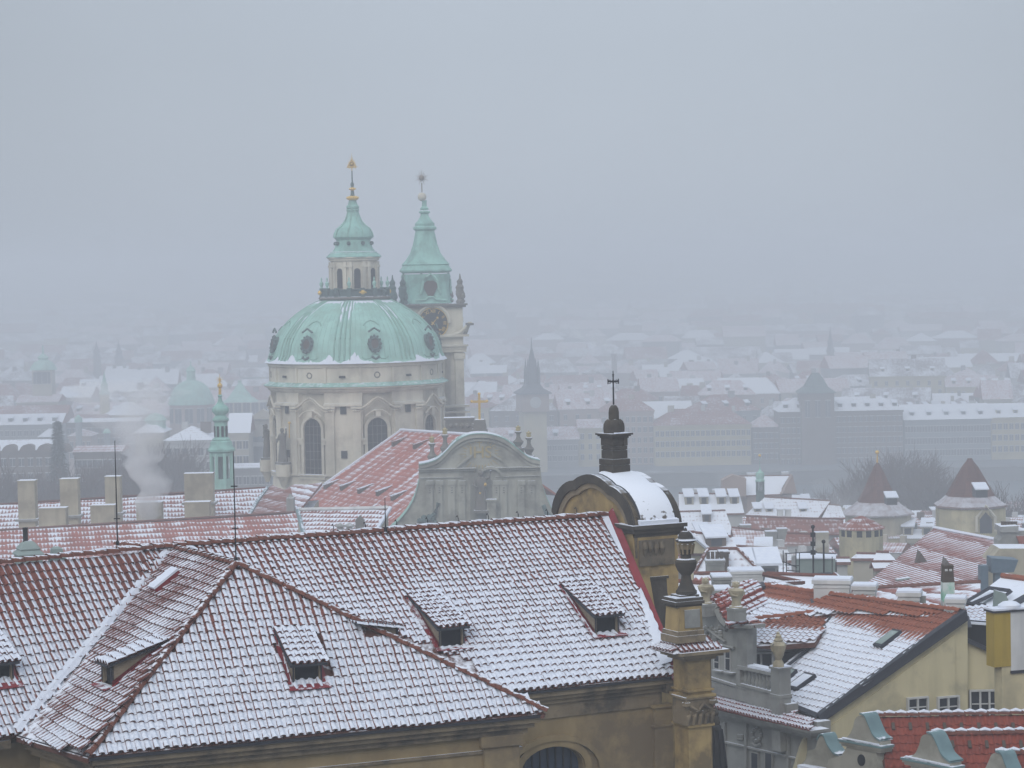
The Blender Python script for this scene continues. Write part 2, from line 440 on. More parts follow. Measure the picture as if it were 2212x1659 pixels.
M['pinkroof'] = roofmat('snow_dusted_red_tiles', (0.32, 0.10, 0.07), (0.26, 0.08, 0.055), 0.50, 0.42, 0.36, big=0.18, soft=0.35, relief=0.8)
M['pinkroof2'] = roofmat('dull_red_tiles', (0.26, 0.09, 0.065), (0.2, 0.07, 0.05), 0.22, 0.5, 0.5, big=0.4, soft=0.2, relief=0.5)
M['cityroof'] = roofmat('grey_patchy_roof', (0.20, 0.15, 0.14), (0.14, 0.12, 0.12), 0.45, 0.5, 0.5, big=0.6, soft=0.25, relief=0.3)
WALLS = {
 'pale yellow': surf('far_yellow', (0.50, 0.43, 0.26), None, 0.2), 'cream': surf('far_cream', (0.48, 0.44, 0.36), None, 0.2),
 'grey': surf('far_grey', (0.27, 0.27, 0.27), None, 0.2), 'pinkish': surf('far_pink', (0.40, 0.30, 0.26), None, 0.2),
 'blue grey': surf('far_bluegrey', (0.26, 0.29, 0.31), None, 0.2), 'brown': surf('far_brown', (0.17, 0.13, 0.11), None, 0.2),
 'white': surf('far_white', (0.56, 0.56, 0.55), None, 0.2)}
M['farwin'] = plain('far_window', (0.06, 0.065, 0.08), 0.4)
M['barkt'] = plain('bare_twigs', (0.085, 0.048, 0.042), 0.9)
M['fir'] = surf('fir_needles', (0.035, 0.05, 0.04), (0.02, 0.03, 0.025), 0.8, snow=0.6, snow_lo=0.95, snow_hi=1.2)
M['ground'] = surf('snowy_ground', (0.16, 0.17, 0.18), (0.08, 0.085, 0.09), 0.03, snow=1.6, snow_lo=1.1, snow_hi=1.5, snow_scale=0.02)
M['water'] = plain('river_water', (0.05, 0.07, 0.08), 0.35)
M['embank'] = surf('embankment_stone', (0.13, 0.125, 0.12), None, 0.3)

# ------------------------------------------------------------------ roof tiles
_tile_cache = {}
def tile_geo(kind, p, r):
    """one clay tile with its trough. x across, y up the slope, z out of the roof. p column pitch, r row pitch"""
    k = (kind, round(p, 3), round(r, 3))
    if k in _tile_cache: return _tile_cache[k]
    mb = MB()
    L = r * 1.22
    if kind == 'barrel':
        n = 7
        def ring(y, rad, z0, cx):
            return [(cx + rad * math.cos(math.pi * (1 - i / n)), y, z0 + rad * 0.95 * math.sin(math.pi * i / n)) for i in range(n + 1)]
        lo = ring(0, p * 0.34, 0.050, 0); hi = ring(L, p * 0.25, 0.0, 0)
        inn = ring(-0.004, p * 0.34 - 0.026, 0.040, 0); inn2 = ring(0.10, p * 0.34 - 0.026, 0.030, 0)
        vs = lo + hi + inn + inn2; k1 = n + 1
        fs = []
        for i in range(n):
            fs.append([i, i + 1, k1 + i + 1, k1 + i])
            fs.append([i, 2 * k1 + i, 2 * k1 + i + 1, i + 1])
        mb.add(vs, fs)
        tr = []
        for y, dz in ((0, 0.02), (L, 0.0)):
            for i in range(5):
                xx = p * (0.5 + (i / 4 - 0.5) * 0.72)
                tr.append((xx, y, dz + 0.055 * (2 * (i / 4 - 0.5)) ** 2))
        mb.add(tr, [[i, i + 1, 5 + i + 1, 5 + i] for i in range(4)] )
        mb.add([(p * 0.14, 0, -0.03), (p * 0.86, 0, -0.03), (p * 0.86, 0, 0.06), (p * 0.5, 0, 0.018), (p * 0.14, 0, 0.06)], [[0, 1, 2, 3, 4]])
    else:  # pantile: an S shaped tile
        n = 8
        def prof(y, z0):
            out = []
            for i in range(n + 1):
                u = i / n
                z = 0.045 * math.sin(math.pi * min(1, u / 0.55)) if u < 0.55 else -0.014 * math.sin(math.pi * (u - 0.55) / 0.45)
                out.append((p * (u - 0.5) * 1.05, y, z0 + z))
            return out
        lo = prof(0, 0.045); hi = prof(L, 0.008); bt = [(x, y, z - 0.02) for x, y, z in lo]
        k1 = n + 1; fs = []
        for i in range(n):
            fs.append([i, i + 1, k1 + i + 1, k1 + i]); fs.append([2 * k1 + i, 2 * k1 + i + 1, i + 1, i])
        mb.add(lo + hi + bt, fs)
    _tile_cache[k] = (mb, {})
    return _tile_cache[k]

def inside(poly, x, y):
    c = False; n = len(poly)
    for i in range(n):
        (x1, y1), (x2, y2) = poly[i], poly[(i + 1) % n]
        if (y1 > y) != (y2 > y) and x < (x2 - x1) * (y - y1) / (y2 - y1) + x1: c = not c
    return c
def slope_axes(n):
    up = (V((0, 0, 1)) - n * n.z).normalized()
    u = up.cross(n).normalized()
    return u, up
def tile_positions(poly, n, p, r, skip=None, jit=0.012, u0=None):
    u, up = slope_axes(n); o = poly[0]
    q = [((a - o).dot(u), (a - o).dot(up)) for a in poly]
    umin = min(a for a, b in q); umax = max(a for a, b in q); vmin = min(b for a, b in q); vmax = max(b for a, b in q)
    out = []
    j = 0; v = vmin
    while v < vmax:
        wob = 0.02 * math.sin(v * 2.1)
        x = umin + p * 0.5
        while x < umax:
            if inside(q, x, v + r * 0.45):
                P = o + u * (x + rnd.uniform(-jit, jit)) + up * (v + rnd.uniform(-jit, jit) + 0.022 * math.sin(x * 1.3 + j * 0.7) + wob)
                if skip is None or not skip(P):
                    a = rnd.gauss(0, 0.025)
                    uu = u * math.cos(a) + up * math.sin(a); vv = up * math.cos(a) - u * math.sin(a)
                    b = rnd.gauss(0, 0.012)
                    vv = (vv + n * b).normalized(); ww = uu.cross(vv)
                    sag = 0.03 * noise.noise(P * 0.35)
                    P = P + n * sag
                    out.append(Matrix(((uu.x, vv.x, ww.x, P.x), (uu.y, vv.y, ww.y, P.y), (uu.z, vv.z, ww.z, P.z), (0, 0, 0, 1))))
            x += p
        v += r; j += 1
    return out
def lay_tiles(jobs, budget=300):
    """jobs: list of (part object, [matrices], kind, pitch, row, material). the nearest ones become single tiles, the rest one stuff part"""
    allp = []
    for k, jb in enumerate(jobs):
        for Mx in jb[1]:
            t = Mx.translation; d = (t - CP)
            xs = d.x / d.y * F + 1106; ys = 590 - (d.z / d.y) * F
            vis = -20 < xs < 2240 and ys < 1690 and not jb[6]
            allp.append((d.length if vis else 1e6 + d.length, k, Mx))
    allp.sort(key=lambda a: a[0])
    rest = {}
    for i, (dist, k, Mx) in enumerate(allp):
        part, _, kind, p, r, mat, hid = jobs[k]
        mb, cache = tile_geo(kind, p, r)
        if i < budget and dist < 1e6:
            if mat.name not in cache: cache[mat.name] = mb.mesh('tile', mat, True)
            link('tile', cache[mat.name], part, Mx)
        else: rest.setdefault(k, []).append(Mx)
    for k, ms in rest.items():
        part, _, kind, p, r, mat, hid = jobs[k]
        mb, cache = tile_geo(kind, p, r)
        big = MB(); nv = len(mb.v)
        vs = []; fs = []
        for q, Mx in enumerate(ms):
            vs.extend([Mx @ a for a in mb.v]); fs.extend([[i + q * nv for i in f] for f in mb.f])
        big.v = vs; big.f = fs; big.m = [0] * len(fs)
        big.build('tiles', mat, part, True, kind='stuff')
def line_tiles(part, p0, p1, mat, rad=0.12, step=0.33, name='ridge_tile', spread=1.0, lift=0.03, big=False):
    """half round tiles along a ridge or hip, each its own piece, wide end overlapping the next"""
    L = (p1 - p0).length; n = max(1, int(L / step)); d = (p1 - p0).normalized()
    side = d.cross(V((0, 0, 1))).normalized(); up = side.cross(d).normalized()
    key = ('ridge', mat.name, rad, step)
    if key not in _tile_cache:
        mb = MB(); k = 6
        for (y, r_, z) in ((0, rad * 1.12, 0.03), (step * 1.15, rad * 0.9, 0.0)):
            pass
        a = [(rad * 1.15 * spread * math.cos(math.pi * (1 - i / k)), 0, 0.03 + rad * math.sin(math.pi * i / k)) for i in range(k + 1)]
        b = [(rad * 0.9 * spread * math.cos(math.pi * (1 - i / k)), step * 1.15, rad * 0.85 * math.sin(math.pi * i / k)) for i in range(k + 1)]
        c = [(x * 0.85, y, z - 0.02) for x, y, z in a]
        fs = []
        for i in range(k):
            fs.append([i, i + 1, k + 1 + i + 1, k + 1 + i]); fs.append([2 * k + 2 + i, 2 * k + 3 + i, i + 1, i])
        mb.add(a + b + c, fs)
        _tile_cache[key] = mb.mesh(name, mat, True)
    me = _tile_cache[key]
    st = L / n
    for i in range(n):
        P = p0 + d * (i * st) + up * (lift + rnd.uniform(-0.012, 0.012)) + side * rnd.uniform(-0.012, 0.012)
        Mx = Matrix(((-side.x, d.x, up.x, P.x), (-side.y, d.y, up.y, P.y), (-side.z, d.z, up.z, P.z), (0, 0, 0, 1)))
        if Mx.determinant() < 0:
            Mx = Matrix(((side.x, d.x, up.x, P.x), (side.y, d.y, up.y, P.y), (side.z, d.z, up.z, P.z), (0, 0, 0, 1)))
        link(name, me, part, Mx)

# ------------------------------------------------------------------ windows (shared meshes)
_win = {}
def win_mesh(wd, h, style='far', arch=False):
    key = (round(wd, 2), round(h, 2), style, arch)
    if key in _win: return _win[key]
    mb = MB()
    if style == 'far':
        mb.box(-wd / 2, wd / 2, 0, h, -0.2, 0.03, 1)
        mb.box(-wd / 2 - 0.15, wd / 2 + 0.15, h, h + 0.22, -0.1, 0.14, 0)
        mb.box(-wd / 2 - 0.15, wd / 2 + 0.15, -0.14, 0, -0.1, 0.12, 0)
        mb.box(-0.05, 0.05, 0, h, 0.03, 0.06, 0)
        me = mb.mesh('window', [M['frame_w'], M['farwin']])
    _win[key] = me
    return me
def put_window(parent, P, xdir, normal, wd, h):
    return link('window', win_mesh(wd, h), parent, wallmat_frame(P, xdir, normal))

def casement(parent, P, xdir, normal, wd, h, cols=2, rows=2, fm=None, depth=0.18, surround=0.07):
    """near window: frame part with pane and bar sub-parts"""
    P = P + V(normal) * 0.10
    fm = fm or M['frame_w']
    T = wallmat_frame(P, xdir, normal)
    mb = MB(T); s_ = surround
    mb.box(-wd / 2 - s_, -wd / 2, -s_, h + s_, -0.1, 0.05); mb.box(wd / 2, wd / 2 + s_, -s_, h + s_, -0.1, 0.05)
    mb.box(-wd / 2, wd / 2, h, h + s_, -0.1, 0.05); mb.box(-wd / 2 - s_ - 0.03, wd / 2 + s_ + 0.03, -s_ - 0.03, -0.002, -0.1, 0.09)
    o = mb.build('window', fm, parent)
    mb = MB(T)
    for i in range(1, cols): x = -wd / 2 + wd * i / cols; mb.box(x - 0.035, x + 0.035, 0, h, -0.05, 0.02)
    mb.build('mullion', fm, o)
    mb = MB(T)
    for i in range(cols):
        x0 = -wd / 2 + wd * i / cols; x1 = x0 + wd / cols
        for j in range(1, rows):
            y = h * j / rows; mb.box(x0 + 0.036, x1 - 0.036, y - 0.018, y + 0.018, -0.05, 0.01)
    mb.build('glazing_bar', fm, o)
    pm = MB(); pw = wd / cols; pm.box(-pw / 2 + 0.002, pw / 2 - 0.002, 0.002, h - 0.002, -0.09, -0.052)
    me = pm.mesh('pane', M['glass'])
    for i in range(cols):
        x0 = -wd / 2 + wd * (i + 0.5) / cols
        link('pane', me, o, T @ Matrix.Translation((x0, 0, 0)))
    return o
# ================================================================== large structure: ground, river, haze
def grid_ground():
    mb = MB()
    ys = [-300, -100, 0, 3, 6, 15, 30, 45, 60, 80, 100, 130, 160, 200, 260, 310, 360, 450, 600, 612, 770, 780, 900, 1300, 1700, 2200, 3000, 4200, 5500, 7000, 12000, 16000]
    xs = [-9000, -4000, -2000, -1000, -500, -250, -120, -60, 0, 60, 120, 250, 500, 1000, 2000, 4000, 9000]
    k = len(xs)
    vs = [(x, y, gz(y) + (noise.noise(V((x * 0.002, y * 0.002, 0))) * 14 if y > 2000 else 0)) for y in ys for x in xs]
    fs = [(j * k + i, j * k + i + 1, (j + 1) * k + i + 1, (j + 1) * k + i) for j in range(len(ys) - 1) for i in range(k - 1)]
    mb.add(vs, fs)
    return tag(mb.build('ground', M['ground']), kind='structure')
grid_ground()
mb = MB(); mb.add([(-6000, 606, -3.5), (6000, 606, -3.5), (6000, 776, -3.5), (-6000, 776, -3.5)], [(0, 1, 2, 3)])
tag(mb.build('river_water', M['water']), kind='structure')
mb = MB(); mb.box(-900, 900, 772, 776, -6, 0.6); mb.box(-900, 900, 771.7, 776.3, 0.6, 0.9)
for i in range(-45, 45): mb.box(i * 20 - 0.8, i * 20 + 0.8, 771.4, 771.72, -5, 1.2)
tag(mb.build('embankment_wall', M['embank']), 'long stone embankment wall along the far bank of the river', 'wall')

hm = bpy.data.materials.new('haze'); hm.use_nodes = True
ht = hm.node_tree; ht.nodes.clear()
pv = ht.nodes.new('ShaderNodeVolumePrincipled')
pv.inputs['Color'].default_value = (0.93, 0.955, 1.0, 1)
HAZE = 0.00155
pv.inputs['Density'].default_value = HAZE
pv.inputs['Anisotropy'].default_value = 0.1
ho = ht.nodes.new('ShaderNodeOutputMaterial'); ht.links.new(pv.outputs[0], ho.inputs['Volume'])
try: hm.cycles.homogeneous_volume = True
except Exception: pass
mb = MB(); mb.box(-8800, 8800, -290, 15800, -12.0, 84.5)
tag(mb.build('haze', hm), kind='stuff')

# ================================================================== the yellow church in front
ZR, ZE = 58.3, 54.35
RE = atz(1310, 1118, ZR)                     # right end of the main ridge
RS = atz(375, 1185, ZR)                      # where the wing's ridge leaves it
AP = atz(510, 1222, ZR)                      # apex of the wing
WL = atz(190, 1635, ZE); WR = atz(1180, 1540, ZE)
VL = atz(35, 1588, ZE)                       # foot of the valley
t1 = (RE - RS); t1.z = 0; t1.normalize()
n1 = V((t1.y, -t1.x, 0))                     # horizontal, towards the viewer
church = thing('church', 'ochre church with snow striped tile roofs and a projecting hipped wing, nearest building', 'church', V((-5, 70, gz(70))))
EE = atz(1452, 1458, ZE)
def on_eave(s): return EE - t1 * s
wmain = (EE - RE).dot(n1)
TILE = (0.232, 0.290)
main_wind = t1 * 0.55 + V((0, 0, 0.85)) - n1 * 0.25
m_main = tilemat('main_roof_tile', (0.215, 0.075, 0.056), (0.14, 0.052, 0.043), main_wind, -0.02, 0.15, 0.62, ZE + 0.8, ZR - 0.1, 0.34)
m_wing = tilemat('wing_roof_tile', (0.215, 0.075, 0.056), (0.14, 0.052, 0.043), main_wind, 0.04, 0.20, 0.62, ZE + 0.8, ZR + 0.6, 0.28)
m_left = tilemat('side_roof_tile', (0.215, 0.075, 0.056), (0.14, 0.052, 0.043), V((0.55, 0.45, 0.85)) * 1.0, 0.17, 0.36, 0.6, ZE + 1.6, ZR - 0.2, 0.30)
m_cheek = tilemat('wing_side_tile', (0.18, 0.06, 0.045), (0.13, 0.048, 0.04), V((0.35, 0.1, 0.9)), 0.52, 0.72, 0.55)

# roof planes
P_main = Plane(RE, RS, EE)
P_front = Plane(AP, WL, WR)
P_cheek = Plane(RS, AP, (WL + VL) * 0.5)
ridgeL = atz(-90, 1232, ZR)
ridgeL = RS + (ridgeL - RS) * 1.7
tl = (RS - ridgeL); tl.z = 0; tl.normalize(); nl = V((tl.y, -tl.x, 0))
P_left = Plane(RS, ridgeL, VL)
runL = (ZR - ZE) / (math.hypot(P_left.n.x, P_left.n.y) / P_left.n.z)
inner_e = WR - n1 * 4.3
P_rf = Plane(AP, WR, inner_e)
eL = ridgeL + nl * runL - V((0, 0, ZR - ZE)); eR = RS + nl * runL - V((0, 0, ZR - ZE))

def slab(name, pts, n, mat, parent, th=0.12, off=-0.03):
    m_ = MB(); m_.extr([p + n * off for p in pts], n * (-th)); return m_.build(name, mat, parent)
main_poly = [RE, RS, on_eave(13.0), EE]
# main slope is a full rectangle, the wing sits over it
mainL = RS - t1 * 1.0
mp = [RE, mainL, mainL + (EE - RE), EE]
roof_main = slab('main_roof', mp, P_main.n, M['underlay'], church)
roof_front = slab('wing_roof', [AP, WL, WR], P_front.n, M['underlay'], church)
ck = [RS, VL, WL, AP]
m_ = MB(); m_.extr([p - V((0, 0, 0.05)) for p in ck], V((0, 0, -0.12))); roof_cheek = m_.build('wing_side_roof', M['underlay'], church)
roof_left = slab('side_roof', [ridgeL, eL, eR, RS], P_left.n, M['underlay'], church)
mj = AP - n1 * ((AP - RE).dot(n1)); mj.z = ZR
roof_right = slab('wing_far_roof', [AP, WR, inner_e, P_main.o * 0 + V((mj.x, mj.y, ZR - 0.02))], P_rf.n, M['underlay'], church, off=-0.06)
# rear slopes of the ridges
bk = [RE, RS, RS - n1 * wmain - V((0, 0, ZR - ZE)), RE - n1 * wmain - V((0, 0, ZR - ZE))]
m_ = MB(); m_.extr([p - V((0, 0, 0.05)) for p in bk], V((0, 0, -0.12))); m_.build('rear_roof', M['redroof_s'], church)
bk = [RS, ridgeL, ridgeL - nl * 4 - V((0, 0, 4)), RS - nl * 4 - V((0, 0, 4))]
m_ = MB(); m_.extr([p - V((0, 0, 0.05)) for p in bk], V((0, 0, -0.12))); m_.build('rear_roof', M['redroof_s'], church)

# dormers: anchor = middle of the sill on a roof plane
dormer_boxes = []
def dormer(px, py, P, nh, eave, label, mat, c=None, wop=0.72, hop=0.47, slope=0.54, wr=1.02, seed=0):
    c = c or P.hit(px, py)
    x = V((-nh.y, nh.x, 0)); x.normalize()
    if x.x < 0: x = -x
    T = Matrix(((x.x, -nh.x, 0, c.x), (x.y, -nh.y, 0, c.y), (x.z, 0, 1, c.z), (0, 0, 0, 1)))   # y goes back into the roof
    nn_ = P.n
    grad = math.hypot(nn_.x, nn_.y) / nn_.z
    slope = slope * grad
    front = hop + 0.10
    run = front / max(0.15, grad - slope)
    g = thing('roof_dormer', label, 'dormer', c, 'shed dormers on the ochre church roof')
    # sloped roof slab, flaring wider at the front
    a0, a1 = wr / 2, wr / 2 * 0.93
    y0, y1 = -0.16, run + 0.12
    zf = front + slope * y0 + 0.06; zb = front + slope * y1 + 0.06
    mb = MB(T); pts = [(-a0, y0, zf), (a0, y0, zf), (a1, y1, zb), (-a1, y1, zb)]
    mb.extr(pts, (0, 0, -0.06)); rf = mb.build('dormer_roof', M['slate_b'], g)
    # tiles
    wp = [T @ V((p[0], p[1], p[2] + 0.01)) for p in pts]
    pn = (wp[1] - wp[0]).cross(wp[2] - wp[0]).normalized()
    pos = tile_positions([wp[0], wp[1], wp[2], wp[3]], pn, TILE[0] * 0.86, TILE[1] * 0.95)
    # cheeks: plaster triangle, red flashing band beneath
    h = wop / 2 + 0.03
    def side(sx):
        return [(sx * h, 0, 0.0), (sx * h, 0, front), (sx * h, run, front + slope * run), (sx * h, run, grad * run)]
    for sx in (-1, 1):
        mb = MB(T); mb.extr([V((sx * h, 0, 0)), V((sx * h, 0, front - 0.02)), V((sx * h, run, front + slope * run - 0.02))], V((-sx * 0.06, 0, 0)))
        mb.build('cheek', M['mortar'], g)
        mb = MB(T)
        b0 = sx * (h + 0.02); b1 = sx * (h + 0.15)
        mb.add([(b0, -0.02, -0.03), (b0, run * 1.0, grad * run + 0.02), (b0, run * 0.98, grad * run * 0.98 + 0.10), (b0, 0.0, 0.16)], [(0, 1, 2, 3), (3, 2, 1, 0)])
        mb.add([(b0, -0.02, 0.03), (b1, -0.02, 0.035), (b1 * 1.02, run, grad * run + 0.05), (b0, run, grad * run + 0.04)], [(0, 1, 2, 3), (3, 2, 1, 0)])
        mb.build('side_flashing', M['red_metal'], g)
    mb = MB(T)
    z0 = -0.02
    mb.box(-h - 0.12, h + 0.12, -0.10, 0.02, z0 - .05, z0 + 0.04)
    mb.extr([(-h - 0.16, -0.10, z0 + 0.04), (h + 0.16, -0.10, z0 + 0.04), (h + 0.18, -0.27, z0 + 0.05 - 0.17 * grad + 0.06), (-h - 0.18, -0.27, z0 + 0.05 - 0.17 * grad + 0.06)], (0, 0, -0.02))
    mb.build('sill_flashing', M['red_metal'], g)
    mb = MB(T); mb.box(-h, -wop / 2, -0.03, 0.05, 0.08, front); mb.box(wop / 2, h, -0.03, 0.05, 0.08, front); mb.box(-h, h, -0.03, 0.05, front - 0.04, front)
    mb.build('frame', M['slate_b'], g)
    mb = MB(T); mb.box(-wop / 2, wop / 2, 0.10, 0.14, 0.0, front - .04); mb.build('opening', M['dark'], g)
    lay_tiles([(rf, pos, 'barrel', TILE[0] * 0.86, TILE[1] * 0.95, mat, False)], 60)
    dormer_boxes.append((T.inverted(), h + 0.13, run + 0.05))
    return g
m_dorm = tilemat('dormer_tile', (0.17, 0.055, 0.042), (0.13, 0.046, 0.038), V((0.3, 0.1, 0.9)), 0.05, 0.25, 0.35)
nf = V((P_front.n.x, P_front.n.y, 0)).normalized()
nc = V((P_cheek.n.x, P_cheek.n.y, 0)).normalized()
dormer(976, 1398, P_main, n1, 0, 'snowy shed dormer in the middle of the main roof slope, with red flashing', m_dorm)
dormer(1311, 1370, P_main, n1, 0, 'snowy shed dormer on the main roof nearest the red edged gable', m_dorm)
hc = AP.lerp(WR, 0.545) - n1 * 0.75; hc = V((hc.x, hc.y, P_rf.z(hc.x, hc.y)))
dormer(0, 0, P_rf, V((P_rf.n.x, P_rf.n.y, 0)).normalized(), 0, 'dark shed dormer seen edge on, peeping out behind the right hip of the wing', m_dorm, c=hc, slope=0.3, wop=0.6, hop=0.34)
dormer(664, 1478, P_front, nf, 0, 'snowy shed dormer on the front slope of the projecting wing', m_dorm)
dormer(232, 1480, P_cheek, nc, 0, 'long low shed dormer seen side on, on the narrow left slope of the wing', m_dorm, slope=0.42, wop=0.74)
dormer(0, 1476, P_left, nl, 0, 'shed dormer cut off by the left edge of the photo', m_dorm)

def near_dormer(P):
    for Ti, hw, run in dormer_boxes:
        q = Ti @ P
        if abs(q.x) < hw + 0.06 and -0.12 < q.y < run * 0.92 and abs(q.z - q.y) < 2.5: return True
    return False
def above(Pl_, P): return P.z < Pl_.z(P.x, P.y) - 0.05
wing_fp = [(p.x, p.y) for p in (RS, VL, WL, WR, inner_e, mj)]
def skip_main(P): return near_dormer(P) or inside(wing_fp, P.x, P.y)
def skip_left(P): return near_dormer(P) or P_cheek.z(P.x, P.y) > P.z + 0.02
jobs = []
pm = tile_positions([RE, mainL, mainL + (EE - RE), EE], P_main.n, *TILE, skip=skip_main)
jobs.append((roof_main, pm, 'barrel', TILE[0], TILE[1], m_main, False))
pf = tile_positions([AP, WL, WR], P_front.n, *TILE, skip=near_dormer)
jobs.append((roof_front, pf, 'barrel', TILE[0], TILE[1], m_wing, False))
pc = tile_positions([P_cheek.o + (p - P_cheek.o) - P_cheek.n * (p - P_cheek.o).dot(P_cheek.n) for p in ck], P_cheek.n, *TILE, skip=near_dormer)
jobs.append((roof_cheek, pc, 'barrel', TILE[0], TILE[1], m_cheek, False))
pl_ = tile_positions([ridgeL, eL, eR, RS], P_left.n, *TILE, skip=skip_left)
jobs.append((roof_left, pl_, 'barrel', TILE[0], TILE[1], m_left, False))
pr_ = tile_positions([AP, WR, inner_e, V((mj.x, mj.y, ZR - 0.02))], P_rf.n, *TILE, skip=near_dormer)
jobs.append((roof_right, pr_, 'barrel', TILE[0], TILE[1], m_wing, True))
lay_tiles(jobs, 300)
# ridges and hips
line_tiles(roof_main, RS + V((0, 0, .03)), RE + V((0, 0, .03)), M['clay'], 0.13, 0.36)
line_tiles(roof_left, ridgeL + V((0, 0, .03)), RS + V((0, 0, .03)), M['clay'], 0.13, 0.36)
line_tiles(roof_front, WR, AP + V((0, 0, .02)), M['clay'], 0.11, 0.34, 'hip_tile')
line_tiles(roof_front, WL, AP + V((0, 0, .02)), M['clay'], 0.11, 0.34, 'hip_tile')
line_tiles(roof_cheek, AP, RS, M['clay'], 0.11, 0.34)
# snow filled valley
def ribbon(name, a, b, wdt, mat, parent, lift=0.03, na=V((0, 0, 1)), segs=24, jag=0.03):
    mb = MB(); d = (b - a); s_ = d.cross(na).normalized(); vs = []
    for i in range(segs + 1):
        p = a.lerp(b, i / segs) + V((0, 0, lift))
        w1 = wdt / 2 + rnd.uniform(-jag, jag); w2 = wdt / 2 + rnd.uniform(-jag, jag)
        vs += [p - s_ * w1, p + V((0, 0, 0.03)), p + s_ * w2]
    fs = []
    for i in range(segs):
        for k in (0, 1): fs.append((i * 3 + k, i * 3 + k + 1, i * 3 + k + 4, i * 3 + k + 3))
    mb.add(vs, fs); return mb.build(name, mat, parent)
ribbon('valley_snow', VL + V((0, 0, 0.05)), RS, 0.25, M['snow'], church, lift=0.10, na=P_left.n, segs=40)
# snow lying on the ridges
for a, b in ((RS, RE), (ridgeL.lerp(RS, 0.6), RS), (AP, RS)):
    nseg = int((b - a).length / 0.9)
    mb = MB()
    for i in range(nseg):
        if rnd.random() < 0.25: continue
        p = a.lerp(b, i / nseg); q = a.lerp(b, (i + rnd.uniform(0.6, 1.0)) / nseg)
        mb.tube([p + V((0, 0, .175)), (p + q) / 2 + V((0, 0, .19)), q + V((0, 0, .175))], [0.02, 0.045, 0.02], 6)
    mb.build('ridge_snow', M['snow'], church, True, kind='stuff')
# hooks on the ridge and lightning rods
for i in range(9):
    p = RS.lerp(RE, 0.35 + i * 0.072)
    mb = MB(); mb.tube([p + V((0, 0, .1)), p + V((0, 0, .3)), p + n1 * -0.08 + V((0, 0, .38)), p + n1 * -0.14 + V((0, 0, .33))], 0.014, 5)
    mb.build('ridge_hook', M['iron'], church)
def rod(px, y0, y1, lab, z=None, extra=None):
    p = atz(px, y1, ZR + 0.1) if z is None else z
    top = at(px - 3, y0, p.y)
    g = thing('lightning_rod', lab, 'lightning rod', p, 'thin lightning rods above the church ridge')
    h = top.z - p.z
    mb = MB(); mb.tube([p, p + V((0, 0, h * .5)), p + V((0, 0, h))], [0.022, 0.018, 0.010], 6); mb.build('mast', M['iron'], g)
    mb = MB(); mb.lathe([(0.05, 0), (0.05, 0.1), (0.03, 0.14)], 8, p); mb.build('foot', M['iron'], g)
    if extra:
        mb = MB()
        for e in extra: mb.box(p.x - 0.09, p.x + 0.09, p.y - 0.012, p.y + 0.012, p.z + h * e, p.z + h * e + 0.03)
        mb.build('clamp', M['iron'], g)
rod(254, 952, 1178, 'thin dark lightning rod standing beside the chimney steam', None, (0.25,))
rod(505, 975, 1218, 'thin dark lightning rod rising from the apex of the hipped wing', AP + V((0, 0, .1)), (0.3, 0.68))
rod(833, 1075, 1148, 'short thin lightning rod on the ridge near the snowy annex roof', None, (0.1,))

# ---- walls of the wing
ze = ZE - 0.10
tw = (WR - WL); tw.z = 0; Lw = tw.length; Tw = frame(WL, tw)           # x along the eave, y inward
zb = gz(64) - WL.z - 1
wall = church
mb = MB(Tw); mb.box(0.55, Lw - 0.55, 0.55, 4.6, zb, -0.42); mb.build('wing_wall', M['ochre'], church)
mb = MB(Tw)
for (o_, za, zb_) in ((0.12, -0.26, -0.12), (0.24, -0.40, -0.26), (0.38, -0.56, -0.40)):
    mb.box(o_, Lw - o_, o_, 4.6, za, zb_)
mb.box(0.49, Lw - 0.49, 0.49, 4.4, -1.02, -0.94)
mb.build('wing_cornice', M['ochre_stone'], church)
mb = MB(Tw); mb.box(Lw - 1.62, Lw - 0.62, 0.42, 0.7, zb, -0.60); mb.box(Lw - 1.72, Lw - 0.52, 0.34, 0.7, -0.85, -0.56); mb.box(Lw - 1.67, Lw - 0.57, 0.38, 0.7, -1.75, -1.68)
mb.build('pilaster', M['ochre'], church)
mb = MB(Tw); mb.box(0.9, 1.9, 0.42, 0.7, zb, -0.60); mb.box(0.8, 2.0, 0.34, 0.7, -0.85, -0.56); mb.build('pilaster', M['ochre'], church)
mb = MB(Tw)
for (x0, x1) in ((2.4, Lw - 2.15),):
    mb.box(x0, x1, 0.50, 0.56, -1.42, -1.37); mb.box(x0, x0 + 0.05, 0.50, 0.56, zb, -1.42); mb.box(x1 - 0.05, x1, 0.50, 0.56, zb, -1.42)
mb.build('wall_moulding', M['ochre_stone'], church)
# gutter edge boards under the tiles
mb = MB(Tw); mb.box(0.02, Lw - 0.02, 0.04, 0.14, -0.12, -0.02); mb.build('eave_board', M['slate_b'], church)
# side of the wing towards the left
tc_ = (WL - VL); tc_.z = 0; Tc = frame(VL, tc_); Lc = tc_.length
mb = MB(Tc); mb.box(0.2, Lc - 0.35, 0.55, 2.0, zb, -0.42); mb.build('wing_wall', M['ochre'], church)
mb = MB(Tc)
for (o_, za, zb_) in ((0.13, -0.255, -0.115), (0.25, -0.395, -0.255), (0.39, -0.555, -0.395)): mb.box(0.0, Lc - o_, o_, 2.0, za, zb_)
mb.build('wing_cornice', M['ochre_stone'], church)
mb = MB(Tc); mb.box(0.0, Lc - 0.02, 0.03, 0.15, -0.11, -0.01); mb.build('eave_board', M['slate_b'], church)
